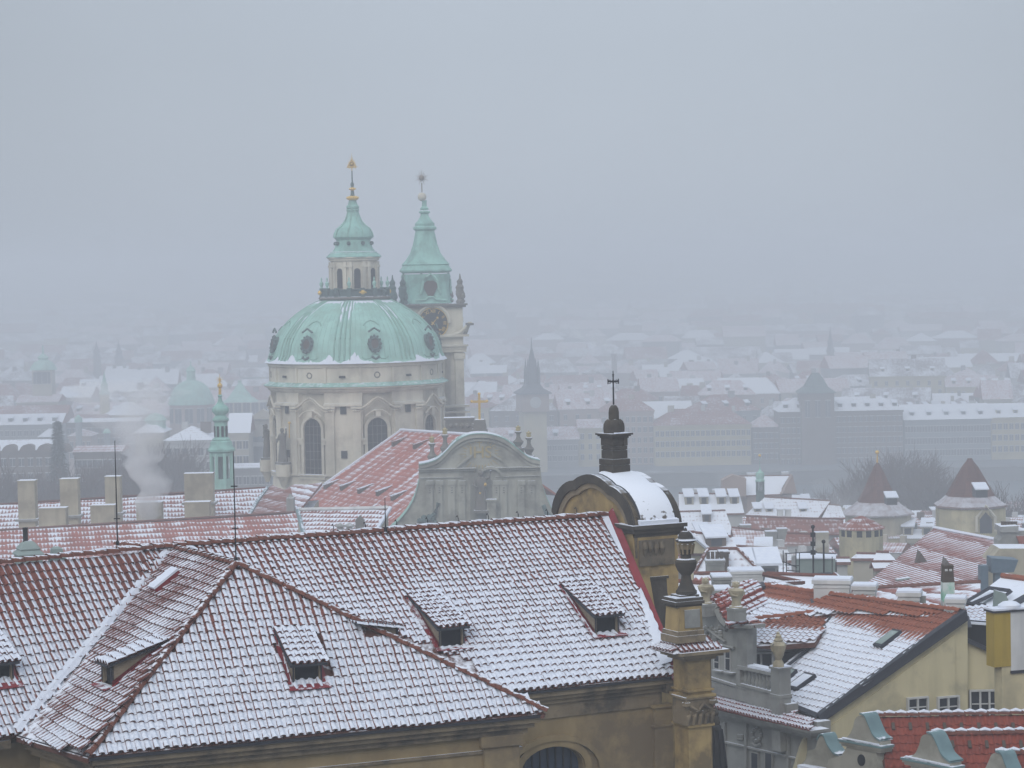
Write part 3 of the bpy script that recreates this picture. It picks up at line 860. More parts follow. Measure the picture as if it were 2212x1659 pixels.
# left wall fragment
Tl = frame(VL - tl * 8, tl)
mb = MB(Tl); mb.box(0, 9.6, 0.5, 3.0, zb, -0.3); mb.build('side_wall', M['ochre'], church)
mb = MB(Tl); mb.box(0, 7.9, 0.1, 3.0, -0.34, -0.12); mb.build('side_cornice', M['ochre_stone'], church)

# ---- main wall to the right of the wing
E0 = on_eave(9.0); Tm = frame(E0, t1); Lm = 9.0
def flat_arch(cx, hw, z0, zs, rise, n=12):
    pts = [(cx - hw, 0, z0), (cx - hw, 0, zs)]
    for i in range(1, n): a = math.pi * (1 - i / n); pts.append((cx + hw * math.cos(a), 0, zs + rise * math.sin(a)))
    pts += [(cx + hw, 0, zs), (cx + hw, 0, z0)]
    return pts
# where the window is seen on that wall
wo_ = Plane(on_eave(0) - n1 * 0.5, on_eave(3) - n1 * 0.5, on_eave(0) - n1 * 0.5 + V((0, 0, 1)))
Ti = Tm.inverted()
a_ = Ti @ wo_.hit(1192, 1613); b_ = Ti @ wo_.hit(1262, 1659); o_top = Ti @ wo_.hit(1205, 1586); o_r = Ti @ wo_.hit(1314, 1655)
cx = a_.x; hw = 1.0; ztop = a_.z; ow = 1.62
zs = ztop - 0.62; z0 = ztop - 4.2
yw = 0.5
ring_i = flat_arch(cx, hw, z0, zs, 0.62); ring_o = flat_arch(cx, ow, z0 - .5, zs - 0.15, o_top.z - zs + 0.15)
# wall as a plate with the arched opening cut out: left, right, above strips
mb = MB(Tm)
mb.box(-1.0, cx - hw, yw, yw + 0.6, zb, -0.42); mb.box(cx + hw, Lm - 0.12, yw, yw + 0.6, zb, -0.42)
mb.box(cx - hw, cx + hw, yw, yw + 0.6, zb, z0)
up = [(x, yw, z) for x, y, z in ring_i[1:-1]]
for i in range(len(up) - 1):
    (xa, _, za), (xb, _, zb2) = up[i], up[i + 1]
    mb.add([(xa, yw, za), (xb, yw, zb2), (xb, yw, -0.42), (xa, yw, -0.42), (xa, yw + 0.6, za), (xb, yw + 0.6, zb2)], [(0, 1, 2, 3), (0, 4, 5, 1)])
mb.box(-1.0, Lm - 0.12, yw + 0.6, yw + 0.7, zb, -0.42)
mb.build('main_wall', M['ochre'], church)
aw = None
mb = MB(Tm)
def ring(mb, A, B, y0, y1):
    n_ = len(A)
    for i in range(n_ - 1):
        a, b, c, d = A[i], A[i + 1], B[i + 1], B[i]
        mb.add([(a[0], y0, a[2]), (b[0], y0, b[2]), (c[0], y0, c[2]), (d[0], y0, d[2]), (a[0], y1, a[2]), (b[0], y1, b[2]), (c[0], y1, c[2]), (d[0], y1, d[2])],
               [(0, 1, 2, 3), (7, 6, 5, 4), (3, 2, 6, 7), (1, 0, 4, 5)])
ring(mb, flat_arch(cx, hw + 0.02, z0, zs, 0.64), flat_arch(cx, hw + 0.24, z0, zs - .05, 0.93), yw - 0.10, yw + 0.04)
ring(mb, flat_arch(cx, ow - 0.14, z0, zs - 0.15, o_top.z - zs), ring_o, yw - 0.14, yw + 0.04)
wnd = mb.build('arched_window', M['ochre'], church)
mb = MB(Tm); mb.extr([(x, yw + 0.30, z) for x, y, z in flat_arch(cx, hw, z0, zs, 0.62)], (0, 0.05, 0)); mb.build('pane', M['blueglass'], wnd)
mb = MB(Tm)
for i in range(1, 8): mb.box(cx - hw + i * hw / 4 - 0.018, cx - hw + i * hw / 4 + 0.018, yw + 0.24, yw + 0.28, z0, zs + 0.62 * math.sqrt(max(0, 1 - ((i - 4) / 4) ** 2)))
for i in range(12): mb.box(cx - hw, cx + hw, yw + 0.281, yw + 0.295, z0 + i * 0.42, z0 + i * 0.42 + 0.03) if z0 + i * 0.42 < zs else None
mb.build('lattice', M['iron'], wnd)
mb = MB(Tm)
for (o_, za, zb_) in ((0.10, -0.26, -0.12), (0.22, -0.38, -0.26), (0.34, -0.52, -0.38)): mb.box(-1, Lm + 0.1, o_, 1.2, za, zb_)
mb.box(-1, Lm - 0.10, 0.44, 0.6, -0.95, -0.52)
mb.build('main_cornice', M['ochre_stone'], church)
mb = MB(Tm); mb.box(-1, Lm + 0.0, 0.03, 0.14, -0.12, -0.01); mb.build('eave_board', M['slate_b'], church)
mb = MB(Tm); pa = (Ti @ wo_.hit(1409, 1560)).x
mb.box(pa, Lm + 0.2, 0.36, 0.6, zb, -0.96); mb.box(pa - 0.08, Lm + 0.2, 0.30, 0.6, -0.98, -0.90); mb.box(pa - 0.05, Lm + 0.2, 0.33, 0.6, -1.55, -1.49)
mb.build('pilaster', M['ochre'], church)

# ---- red flashing strip and snow at the gable end
gx = RE; gv = (EE - RE)
Tn = P_main.n
def gpt(u, v, h=0.0): return RE + t1 * u + gv * v + Tn * h        # u along ridge, v down the slope 0..1
mb = MB(); mb.extr([gpt(0.02, -0.01, 0.10), gpt(0.19, -0.02, 0.26), gpt(0.19, 0.96, 0.26), gpt(0.02, 0.96, 0.10)], -Tn * 0.05)
mb.build('gable_flashing', M['red_metal'], church)
mb = MB(); vs = []
for i in range(25):
    v = 0.50 + i * 0.0187
    w1 = -0.04 - 0.26 * min(1, max(0, (v - 0.50) * 2.6)) + rnd.uniform(-.05, .05)
    vs += [gpt(w1, v, 0.09), gpt(0.03, v, 0.17), gpt(0.03 + 0.08 * min(1, (v - .48) * 3) * abs(math.sin(i * 0.9)), v, 0.22)]
mb.add(vs, [(i * 3 + k, i * 3 + k + 1, i * 3 + k + 4, i * 3 + k + 3) for i in range(24) for k in (0, 1)])
mb.build('gutter_snow', M['snow'], church, True)
mb = MB(); mb.extr([gpt(-0.22, -0.005, 0.085), gpt(0.02, -0.01, 0.10), gpt(0.02, 0.30, 0.10), gpt(-0.10, 0.22, 0.085)], Tn * 0.02); mb.build('gutter_snow', M['snow'], church)

# ---- street facade gable with its lantern
def Fg(a, b, z): return RE + n1 * a + t1 * b + V((0, 0, z - RE.z))   # a towards the viewer, b to the right
fac = thing('facade_gable', 'weathered ochre facade gable with curved snow covered top behind the tile ridge', 'gable', Fg(-1.3, 0.8, gz(76)))
A0, AC, A1 = -3.85, -1.14, 1.57
Zb = 58.15; Zt = 59.55
def prof(s=1.0, inset=0.0):
    """arched outline with shoulders, from far end to near end"""
    pts = []
    hw_ = (A1 - A0) / 2 - inset
    for i in range(29):
        u = math.sin(math.pi / 2 * (-1 + 2 * i / 28))
        if abs(u) < 0.40:
            z = 1.20 + 0.22 * math.cos(u / 0.40 * math.pi / 2)
        else:
            q = (abs(u) - 0.40) / 0.60
            z = 1.14 * (1 - q ** 2.0) ** 0.62 if q < 1 else 0
        pts.append((AC + u * hw_, Zb + (z * (Zt - Zb) / 1.42) - inset * 0.9))
    return pts
pr = prof()
B0, B1 = 0.12, 1.75
mb = MB(); body = [(A0 + .1, gz(76))] + [(a, z - 0.06) for a, z in pr] + [(A1 - .1, gz(76))]
mb.extr([Fg(a, B0 + 0.10, z) for a, z in body], t1 * (B1 - B0 - 0.2)); mb.build('wall', M['ochre_b'], fac)
# stone band along the arch: rim front, top and back
def rim(b0, b1, th, name, mat):
    mb = MB(); n_ = len(pr); vs = []
    pin = prof(inset=th)
    for (a, z), (ai, zi) in zip(pr, pin):
        vs += [Fg(a, b0, z + 0.03), Fg(a, b1, z + 0.03), Fg(ai, b1, zi), Fg(ai, b0, zi)]
    fs = []
    for i in range(n_ - 1):
        for k in range(4): fs.append((i * 4 + k, i * 4 + (k + 1) % 4, (i + 1) * 4 + (k + 1) % 4, (i + 1) * 4 + k))
    fs += [(0, 1, 2, 3), ((n_ - 1) * 4 + 3, (n_ - 1) * 4 + 2, (n_ - 1) * 4 + 1, (n_ - 1) * 4)]
    mb.add(vs, fs); return mb.build(name, mat, fac)
rim(B0 - 0.04, B0 + 0.20, 0.28, 'rim', M['black_stone'])
rim(B0 + 0.02, B0 + 0.16, 0.46, 'rim_moulding', M['ochre_stone'])
rim(B1 - 0.16, B1 + 0.05, 0.30, 'rim', M['black_stone'])
rim(B0 + 0.20, B1 - 0.14, 0.20, 'arch_top', M['slate_b'])
# snow blanket on the near half of the curved top
m_snowp = surf('patchy_snow', (0.09, 0.075, 0.065), (0.14, 0.12, 0.10), 3, snow=3.4, snow_lo=-0.05, snow_hi=0.2, snow_scale=5.0)
mb = MB(); vs = []; sel = [p for p in pr if AC - 0.2 <= p[0]]

for (a, z) in sel:
    for b in (B0 + 0.24, B0 + 0.34, B0 + 0.8, B1 - 0.32, B1 - 0.18):
        e = 0 if b in (B0 + 0.24, B1 - 0.18) else 0.055
        vs.append(Fg(a + e * 0.5, b, z + 0.05 + e))
fs = [(i * 5 + k, i * 5 + k + 1, (i + 1) * 5 + k + 1, (i + 1) * 5 + k) for i in range(len(sel) - 1) for k in range(4)]
mb.add(vs, fs); mb.build('snow_blanket', m_snowp, fac, True)
mb = MB(); mb.box(0, 1, 0, 1, 0, 1)
mb = MB(); 
shelf = [Fg(A1 - 0.55, B0 + 0.16, Zb + 0.16), Fg(A1 + 0.12, B0 + 0.12, Zb + 0.02), Fg(A1 + 0.12, B1 - 0.12, Zb + 0.02), Fg(A1 - 0.55, B1 - 0.16, Zb + 0.16)]
mb.extr(shelf, V((0, 0, 0.13))); mb.build('snow_ledge', M['snow'], fac)
# cornice under the near end and the scroll pilaster below
Tg = frame(Fg(A1, B0, Zb), t1)    # x = b direction ; y = away from viewer
mb = MB(Tg)
for (e, za, zb_) in ((0.16, -0.10, 0.02), (0.08, -0.24, -0.10), (0.0, -0.36, -0.24)): mb.box(-e, (B1 - B0) + e, -e, 1.0, za, zb_)
mb.build('cornice', M['black_stone'], fac)
mb = MB(Tg); mb.box(0.02, B1 - B0 - 0.12, 0.02, 1.0, -1.0, -0.36); mb.box(0.12, B1 - B0 - 0.25, -0.05, 1.0, -1.25, -0.45)
sc = [(0.20, 0.03, -1.0), (1.05, 0.03, -1.0), (1.0, 0.03, -1.9), (1.12, 0.03, -2.35), (0.28, 0.03, -2.35), (0.35, 0.03, -1.7)]
mb.extr(sc, (0, 0.9, 0)); 
for k in range(4): mb.tube([(0.30 + k * 0.2, -0.06, -0.5), (0.30 + k * 0.2, -0.10, -0.7), (0.32 + k * 0.2, -0.02, -0.95)], [0.06, 0.09, 0.04], 6)
mb.build('scroll_pilaster', surf('dark_carved_stone', (0.13, 0.11, 0.085), (0.22, 0.175, 0.12), 1.6, grime=(0.05, 0.045, 0.04), gscale=1.2), fac)
mb = MB(Tg); mb.extr([(0.22, 0.0, -1.62), (1.10, 0.0, -1.62), (1.12, 0.0, -2.1), (1.35, 0.0, -3.3), (0.55, 0.0, -3.3), (0.35, 0.0, -2.1)], (0, 0.9, 0)); mb.box(0.18, 1.16, -0.04, 0.9, -1.68, -1.60)
mb.build('blackened_scroll', M['black_stone'], fac)
# back buttress (ochre) seen over the red flashing
mb = MB(); mb.extr([Fg(1.45, B0 - 0.02, 58.0), Fg(1.62, B0 - 0.02, 56.5), Fg(2.4, B0 - 0.02, 54.0), Fg(2.4, B0 - 0.02, 40), Fg(-3, B0 - 0.02, 40), Fg(-3, B0 - 0.02, 57.4)], t1 * 0.5)
mb.build('buttress', M['ochre_b'], fac)
mb = MB(); mb.box(0, 0, 0, 0, 0, 0)
# lantern on top
lc = Fg(AC + 0.05, (B0 + B1) / 2, 59.5)
lan = thing('stone_lantern', 'dark sandstone pedestal with lobed cap and iron cross on top of the curved gable', 'turret', lc)
Tl_ = frame(lc, t1) @ Matrix.Rotation(R(8), 4, 'Z')
def blk(name, hx, z0_, z1_, mat, bev=0.03, hy=None):
    hx *= .88; mb = MB(Tl_); hy = hy or hx
    mb.box(-hx, hx, -hy, hy, z0_ + .01, z1_ - .01); mb.box(-hx + bev, hx - bev, -hy + bev, hy - bev, z0_, z1_)
    return mb.build(name, mat, lan)
def ly(y): return (at(1328, y, lc.y).z - lc.z)
hb = 0.47
blk('plinth', 0.40, -0.35, ly(1003), M['black_stone']); blk('plinth', 0.40, ly(1003), ly(990), M['black_stone'])
blk('block', 0.335, ly(990), ly(971), M['black_stone']); blk('block', 0.335, ly(971), ly(962), M['black_stone'])
mb = MB(Tl_)
mb.box(-0.27, 0.27, -0.27, 0.27, ly(962), ly(945))
for sx in (-1, 1):
    mb.box(sx * 0.22 - 0.08, sx * 0.22 + 0.08, -0.31, 0.31, ly(962), ly(945) + .001)
mb.build('block', M['black_stone'], lan)
mb = MB(Tl_)
for e, za, zb_ in ((0.33, 946, 942), (0.38, 942, 939), (0.43, 939, 935)): mb.box(-e, e, -e, e, ly(za), ly(zb_))
mb.build('cornice', M['black_stone'], lan)
mb = MB(Tl_); mb.box(-0.2, 0.25, -0.40, 0.1, ly(935), ly(933)); mb.build('snow', M['snow'], lan)
cp = [(0.19, 0), (0.20, .18), (0.19, .30), (0.15, .41), (0.08, .48), (0.005, .50)]
for k in range(4):
    a = R(45 + 90 * k + 20); mb = MB(Tl_); mb.lathe([(r_, z_ * 0.9) for r_, z_ in cp], 12, (0.145 * math.cos(a), 0.145 * math.sin(a), ly(935))); mb.build('lobe', M['black_stone'], lan, True)
mb = MB(Tl_); mb.lathe([(0.17, 0), (0.17, .25), (0.15, .38), (0.09, .47), (0.02, .50)], 14, (0, 0, ly(908))); mb.build('cap', M['black_stone'], lan, True)
crs = thing('iron_cross', 'slim dark iron cross on a rod above the lobed stone cap', 'cross', Tl_ @ V((0, 0, ly(880))))
mb = MB(Tl_); z1_ = ly(801); zc = ly(824)
mb.tube([(0, 0, ly(884)), (0, 0, zc), (0, 0, z1_)], [0.028, 0.024, 0.012], 6); mb.build('rod', M['iron'], crs)
mb = MB(Tl_ @ Matrix.Rotation(R(-20), 4, 'Z')); mb.tube([(-0.17, 0, zc), (0.17, 0, zc)], 0.026, 6)
for sx in (-1, 1): mb.box(sx * 0.175 - 0.012, sx * 0.175 + 0.012, -0.02, 0.02, zc - 0.08, zc + 0.08); mb.tube([(sx * 0.06, 0, zc), (sx * 0.10, 0, zc + .05), (sx * 0.15, 0, zc + .03)], 0.012, 5); mb.tube([(sx * 0.06, 0, zc), (sx * 0.10, 0, zc - .06), (sx * 0.15, 0, zc - .05)], 0.012, 5)
mb.ball((0.0, 0, zc), 0.055, 8); mb.ball((0, 0, zc + 0.17), 0.03, 6); mb.box(-0.03, 0.03, -0.01, 0.01, zc + .2, zc + .23)
mb.build('arm', M['iron'], crs)

# ---- corner pinnacle: column, tiled canopy, pedestal, urn
cpn = at(1483, 1455, 68.6)
pin = thing('corner_pinnacle', 'stone urn on an ochre pedestal over a small tiled canopy at the church corner', 'pinnacle', V((cpn.x, cpn.y, gz(68))))
Tp = frame(V((cpn.x, cpn.y, 0)), t1)
def pz(y): return at(1483, y, 68.6).z
q = 68.6 / F
def sq(name, x0, x1, ya, yb, mat, T=Tp, d=None, par=pin):
    mb = MB(T); h0 = (x1 - x0) / 2 * q * 1.0; c = ((x0 + x1) / 2 - 1483) * q
    d = d or h0 * 0.85
    mb.box(c - h0, c + h0, -d, d, pz(ya), pz(yb)); return mb.build(name, mat, par)
# column below the canopy
sq('column', 1468, 1524, 1760, 1422, M['ochre_b'], d=0.40)
sq('column_side', 1480, 1532, 1750, 1423, M['ochre'], d=0.30)
for ya, yb, e in ((1422, 1415, 10), (1415, 1408, 22), (1408, 1401, 32)): sq('canopy_cornice', 1468 - e, 1524 + e * 1.1, ya, yb, M['ochre_stone'], d=0.40 + e * q * .8)
for ya, yb, e in ((1490, 1486, 4), (1502, 1497, 7), (1566, 1561, 4)): sq('column_band', 1468 - e, 1527 + e, ya, yb, M['ochre_b'], d=0.42 + e * q)
# carved capital
mb = MB(Tp)
mb.box(-0.30, 0.62, -0.43, 0.3, pz(1561), pz(1503))
for k in range(5):
    xx = -0.28 + k * 0.2
    mb.tube([(xx, -0.46, pz(1560)), (xx + 0.02, -0.52, pz(1540)), (xx + 0.05, -0.58, pz(1530))], [0.05, 0.07, 0.03], 6)
for sx, xx in ((-1, -0.30), (1, 0.58)):
    mb.lathe([(0.02, -0.05), (0.12, -0.05), (0.12, 0.05), (0.02, 0.05)], 10, (xx, -0.46, pz(1514)))
    for kk in range(10):
        a = kk * 0.7; rr_ = 0.13 - kk * 0.011; mb.ball((xx + rr_ * math.cos(a) * sx, -0.50, pz(1516) + rr_ * math.sin(a)), 0.035, 6)
mb.tube([(-0.2, -0.5, pz(1518)), (0.05, -0.54, pz(1530)), (0.2, -0.56, pz(1516)), (0.45, -0.5, pz(1528))], 0.045, 6)
mb.box(-0.36, 0.68, -0.50, 0.3, pz(1505), pz(1500))
mb.build('capital', M['ochre_stone'], pin)
# canopy roof: a low pyramid of tiles
apx = V((0.22, 0, pz(1380))); zc_ = pz(1402)
cs = [(-0.78, -0.62, zc_), (0.92, -0.62, zc_), (0.92, 0.7, zc_), (-0.78, 0.7, zc_)]
c2 = [(-0.2, -0.16, pz(1380)), (0.45, -0.16, pz(1380)), (0.45, 0.3, pz(1380)), (-0.2, 0.3, pz(1380))]
mb = MB(Tp); mb.add(cs + c2, [(0, 1, 5, 4), (1, 2, 6, 5), (2, 3, 7, 6), (3, 0, 4, 7), (4, 5, 6, 7), (3, 2, 1, 0)]); cr = mb.build('canopy_roof', M['underlay'], pin)
jb = []
m_can = tilemat('canopy_tile', (0.20, 0.06, 0.045), (0.15, 0.05, 0.04), V((0.3, -0.1, 0.9)), 0.5, 0.75, 0.7)
for qd in ((0, 1, 5, 4), (3, 0, 4, 7), (1, 2, 6, 5)):
    pp = [Tp @ V((cs + c2)[i]) for i in qd]; pnn = (pp[1] - pp[0]).cross(pp[3] - pp[0]).normalized()
    if pnn.z < 0: pnn = -pnn
    jb.append((cr, tile_positions(pp, pnn, 0.17, 0.26, jit=0.006), 'barrel', 0.17, 0.26, m_can, False))
lay_tiles(jb, 90)
sq('pedestal_base', 1440, 1512, 1383, 1368, M['ochre_stone'], d=0.46); sq('pedestal_base', 1443, 1509, 1368, 1358, M['ochre_stone'], d=0.43)
mb = MB(Tp); h0 = 0.385
mb.extr([((1446 - 1483) * q, -0.40, pz(1360)), ((1508 - 1483) * q, -0.40, pz(1360)), ((1505 - 1483) * q, -0.40, pz(1307)), ((1450 - 1483) * q, -0.40, pz(1307))], (0, 0.75, 0)); mb.build('pedestal', M['ochre_b'], pin)
mb = MB(Tp); mb.box((1462 - 1483) * q, (1500 - 1483) * q, -0.43, -0.39, pz(1352), pz(1313)); mb.build('pedestal_panel', M['grey_plaster'], pin)
for (x0, x1, ya, yb) in ((1446, 1509, 1308, 1302), (1440, 1513, 1302, 1295), (1444, 1511, 1295, 1288), (1458, 1506, 1288, 1283)): sq('pedestal_cap', x0, x1, ya, yb, M['black_stone'])
mb = MB(Tp); mb.box((1447 - 1483) * q, (1494 - 1483) * q, -0.36, 0.1, pz(1290), pz(1286)); mb.build('snow', M['snow'], pin)
urn = [(20, 1288), (27, 1281), (27, 1276), (24, 1274), (17, 1262), (13, 1250), (12, 1243), (14, 1240), (22, 1232), (27, 1222), (28, 1213), (24, 1208), (14, 1206), (13, 1200), (15, 1196), (16, 1186), (20, 1172), (23, 1170), (26, 1168), (25, 1165), (20, 1163), (19, 1158), (15, 1152), (9, 1148), (5, 1147), (4, 1143), (0.2, 1139)]
ux = (1486 - 1483) * q
mb = MB(Tp); mb.lathe([(r_ * q * (0.86), pz(y_)) for r_, y_ in urn[:16]], 18, (ux, 0, 0)); mb.build('urn', M['black_stone'], pin, True)
mb = MB(Tp); mb.lathe([(r_ * q * .86, pz(y_)) for r_, y_ in urn[15:18]], 18, (ux, 0, 0))
for k in range(10): a = k * R(36); mb.tube([(ux + 0.19 * math.cos(a), 0.19 * math.sin(a), pz(1196)), (ux + 0.25 * math.cos(a), 0.25 * math.sin(a), pz(1174))], 0.03, 5)
mb.build('urn_neck', M['ochre_stone'], pin, True)
mb = MB(Tp); mb.lathe([(r_ * q * .86, pz(y_)) for r_, y_ in urn[17:]], 18, (ux, 0, 0)); mb.build('urn_lid', M['black_stone'], pin, True)
mb = MB(Tp); mb.lathe([(0.30, pz(1166)), (0.325, pz(1166.5)), (0.30, pz(1164))], 14, (ux, 0, 0), a0=200, a1=340, cap=False); mb.build('snow', M['snow'], pin)
# red eave end beside the canopy
mb = MB(); mb.extr([gpt(0.0, 0.93, 0.12), gpt(0.75, 0.93, 0.12), gpt(0.75, 1.03, 0.05), gpt(-0.05, 1.03, 0.05)], -Tn * 0.05); mb.build('eave_flashing', M['red_metal'], church)
mb = MB(Tm); mb.box(Lm - 0.1, Lm + 0.9, 0.15, 1.3, -0.55, -0.14); mb.build('corner_cornice', M['ochre_stone'], church)

# skylight hatch on the wing's left slope
c = P_cheek.hit(362, 1262); u_, up_ = slope_axes(P_cheek.n)
if u_.x < 0: u_ = -u_
hg = thing('roof_hatch', 'small red sided roof hatch with a snow covered lid high on the wing', 'hatch', c)
def hp(a, b, h): return c + u_ * a + up_ * b + P_cheek.n * h
mb = MB(); mb.extr([hp(-.26, -.42, 0), hp(.26, -.42, 0), hp(.26, .42, 0), hp(-.26, .42, 0)], P_cheek.n * 0.20); mb.build('curb', M['red_metal'], hg)
mb = MB(); mb.extr([hp(-.27, -.43, .2), hp(.27, -.43, .2), hp(.27, .43, .2), hp(-.27, .43, .2)], P_cheek.n * 0.06); mb.build('lid', M['snow'], hg)

# small lower hipped roof behind, its snowed ridge shows at the junction
pz0 = atz(236, 1196, 57.9); 
g = thing('rear_annex', 'small snow covered hip roof showing behind the church ridge', 'building', V((pz0.x, 74, gz(74))))
pa, pb = at(252, 1179, 73.5), at(372, 1188, 71.5)
dd = (pb - pa).normalized(); nd = V((dd.y, -dd.x, 0)).normalized()
f1, f2 = pa + nd * 1.6 - dd * 1.5 - V((0, 0, 1.3)), pb + nd * 1.6 - V((0, 0, 1.3))
b1, b2 = pa - nd * 1.6 - dd * 1.5 - V((0, 0, 1.3)), pb - nd * 1.6 - V((0, 0, 1.3))
mb = MB(); mb.add([pa, pb, f2, f1, b1, b2], [(0, 1, 2, 3), (1, 0, 4, 5), (0, 3, 4)]); rr2 = mb.build('roof', m_cheek, g)
line_tiles(rr2, pa, pb, M['clay'], 0.1, 0.34)
mb = MB(); mb.extr([f1, f2, b2, b1], V((0, 0, -8))); mb.build('wall', M['ochre'], g)
_txt = {}
def textmesh(body, size, mat, ext, off=0.0):
    if (body, size) in _txt: return _txt[(body, size)]
    c = bpy.data.curves.new('lettering', 'FONT'); c.body = body; c.size = size; c.align_x = 'CENTER'; c.align_y = 'CENTER'
    c.extrude = ext; c.offset = off
    o = bpy.data.objects.new('lettering', c); COL.objects.link(o)
    dg = bpy.context.evaluated_depsgraph_get()
    me = bpy.data.meshes.new_from_object(o.evaluated_get(dg))
    me.materials.clear(); me.materials.append(mat)
    bpy.data.objects.remove(o); _txt[(body, size)] = me
    return me
# ================================================================== the domed church
ND = 330.0
s_ = ND / F
def nz(y, x=772, D=ND): return at(x, y, D).z
ncx = at(772, 900, ND).x
NB = gz(330) - 1
dome_ch = thing('domed_church', 'huge pale baroque church with green copper dome, red tiled nave and scrolled west gable', 'church', V((ncx, ND, NB)))
C0 = (ncx, ND, 0)
def AZ(deg):  # 0 = towards the viewer, + = to the right
    return R(deg - 90)
def cyl(r, az, z, yy=0): a = AZ(az); return V((ncx + r * math.cos(a), ND + r * math.sin(a), z))
def facing(r, az, z):
    """frame on the drum: x tangent right, y up, z outward"""
    a = AZ(az); nrm = V((math.cos(a), math.sin(a), 0)); x = V((-nrm.y, nrm.x, 0))
    return wallmat_frame(V((ncx, ND, z)) + nrm * r, x, nrm)
z_dome, z_c2, z_win0, z_win1, z_sill, z_base = nz(779), nz(827), nz(1015), nz(893), nz(1012), nz(1052)
WAZ = [-28 + 45 * k for k in range(8)]
PAZ = [-5.5 + 45 * k for k in range(8)]
def lobes(a, z):   # slightly bulging bays between piers
    return 1 + 0.012 * math.cos(R(8 * (a + 90 + 28)))
mb = MB(); mb.lathe([(11.1, NB), (11.1, z_c2)], 96, (ncx, ND, 0)); drum = mb.build('drum', M['stone'], dome_ch, True)
mb = MB()
mb.lathe([(11.85, NB), (11.85, z_base - 0.2), (12.05, z_base - 0.1), (12.05, z_base + 0.2), (11.75, z_base + 0.5), (11.6, z_sill - 0.2), (11.9, z_sill - 0.1), (11.9, z_sill + 0.1), (11.2, z_sill + 0.15)], 96, (ncx, ND, 0))
mb.build('plinth', M['stone'], dome_ch, True)
# piers with pilasters and capitals
for az in PAZ:
    T = facing(0, az, 0)
    mb = MB(T); h_ = 2.55
    mb.box(-h_, h_, z_sill, z_c2 - 0.4, 10.4, 11.45)
    for x0 in (-2.35, 1.25): mb.box(x0, x0 + 1.1, z_sill, z_c2 - 3.6, 11.0, 11.75)
    mb.build('pier', M['stone'], dome_ch)
    mb = MB(T)
    for x0 in (-2.35, 1.25):
        for dz, e in ((3.6, .02), (3.3, .10), (2.9, .2)): mb.box(x0 - e, x0 + 1.1 + e, z_c2 - dz, z_c2 - dz + 0.3, 11.0, 11.75 + e)
        for kx in range(3): mb.ball((x0 + 0.2 + 0.35 * kx, z_c2 - 3.15, 11.85), 0.16, 6)
    mb.box(-2.6, 2.6, z_c2 - 2.55, z_c2 - 2.3, 11.0, 11.95); mb.box(-2.5, 2.5, z_c2 - 2.3, z_c2 - 2.15, 11.0, 11.8)
    mb.build('capital', M['stone'], dome_ch)
    for zz in (nz(884), nz(976)):
        mb = MB(T); mb.box(-0.42, 0.42, zz, zz + 1.02, 11.5, 11.60); wo2 = mb.build('small_window', M['stone_d'], dome_ch)
        mb = MB(T); mb.box(-0.36, 0.36, zz + .06, zz + 0.96, 11.52, 11.63); mb.build('pane', M['dark'], wo2)
    mb = MB(T); mb.lathe([(0.45, 0), (0.45, 0.25), (0.2, 0.3)], 12, (0, 0, 0))
    mb = MB(T @ Matrix.Translation((0, nz(806), 11.82))); mb.box(-0.42, 0.42, -0.14, 0.14, 0, 0.06); mb.build('vent', M['dark'], dome_ch)
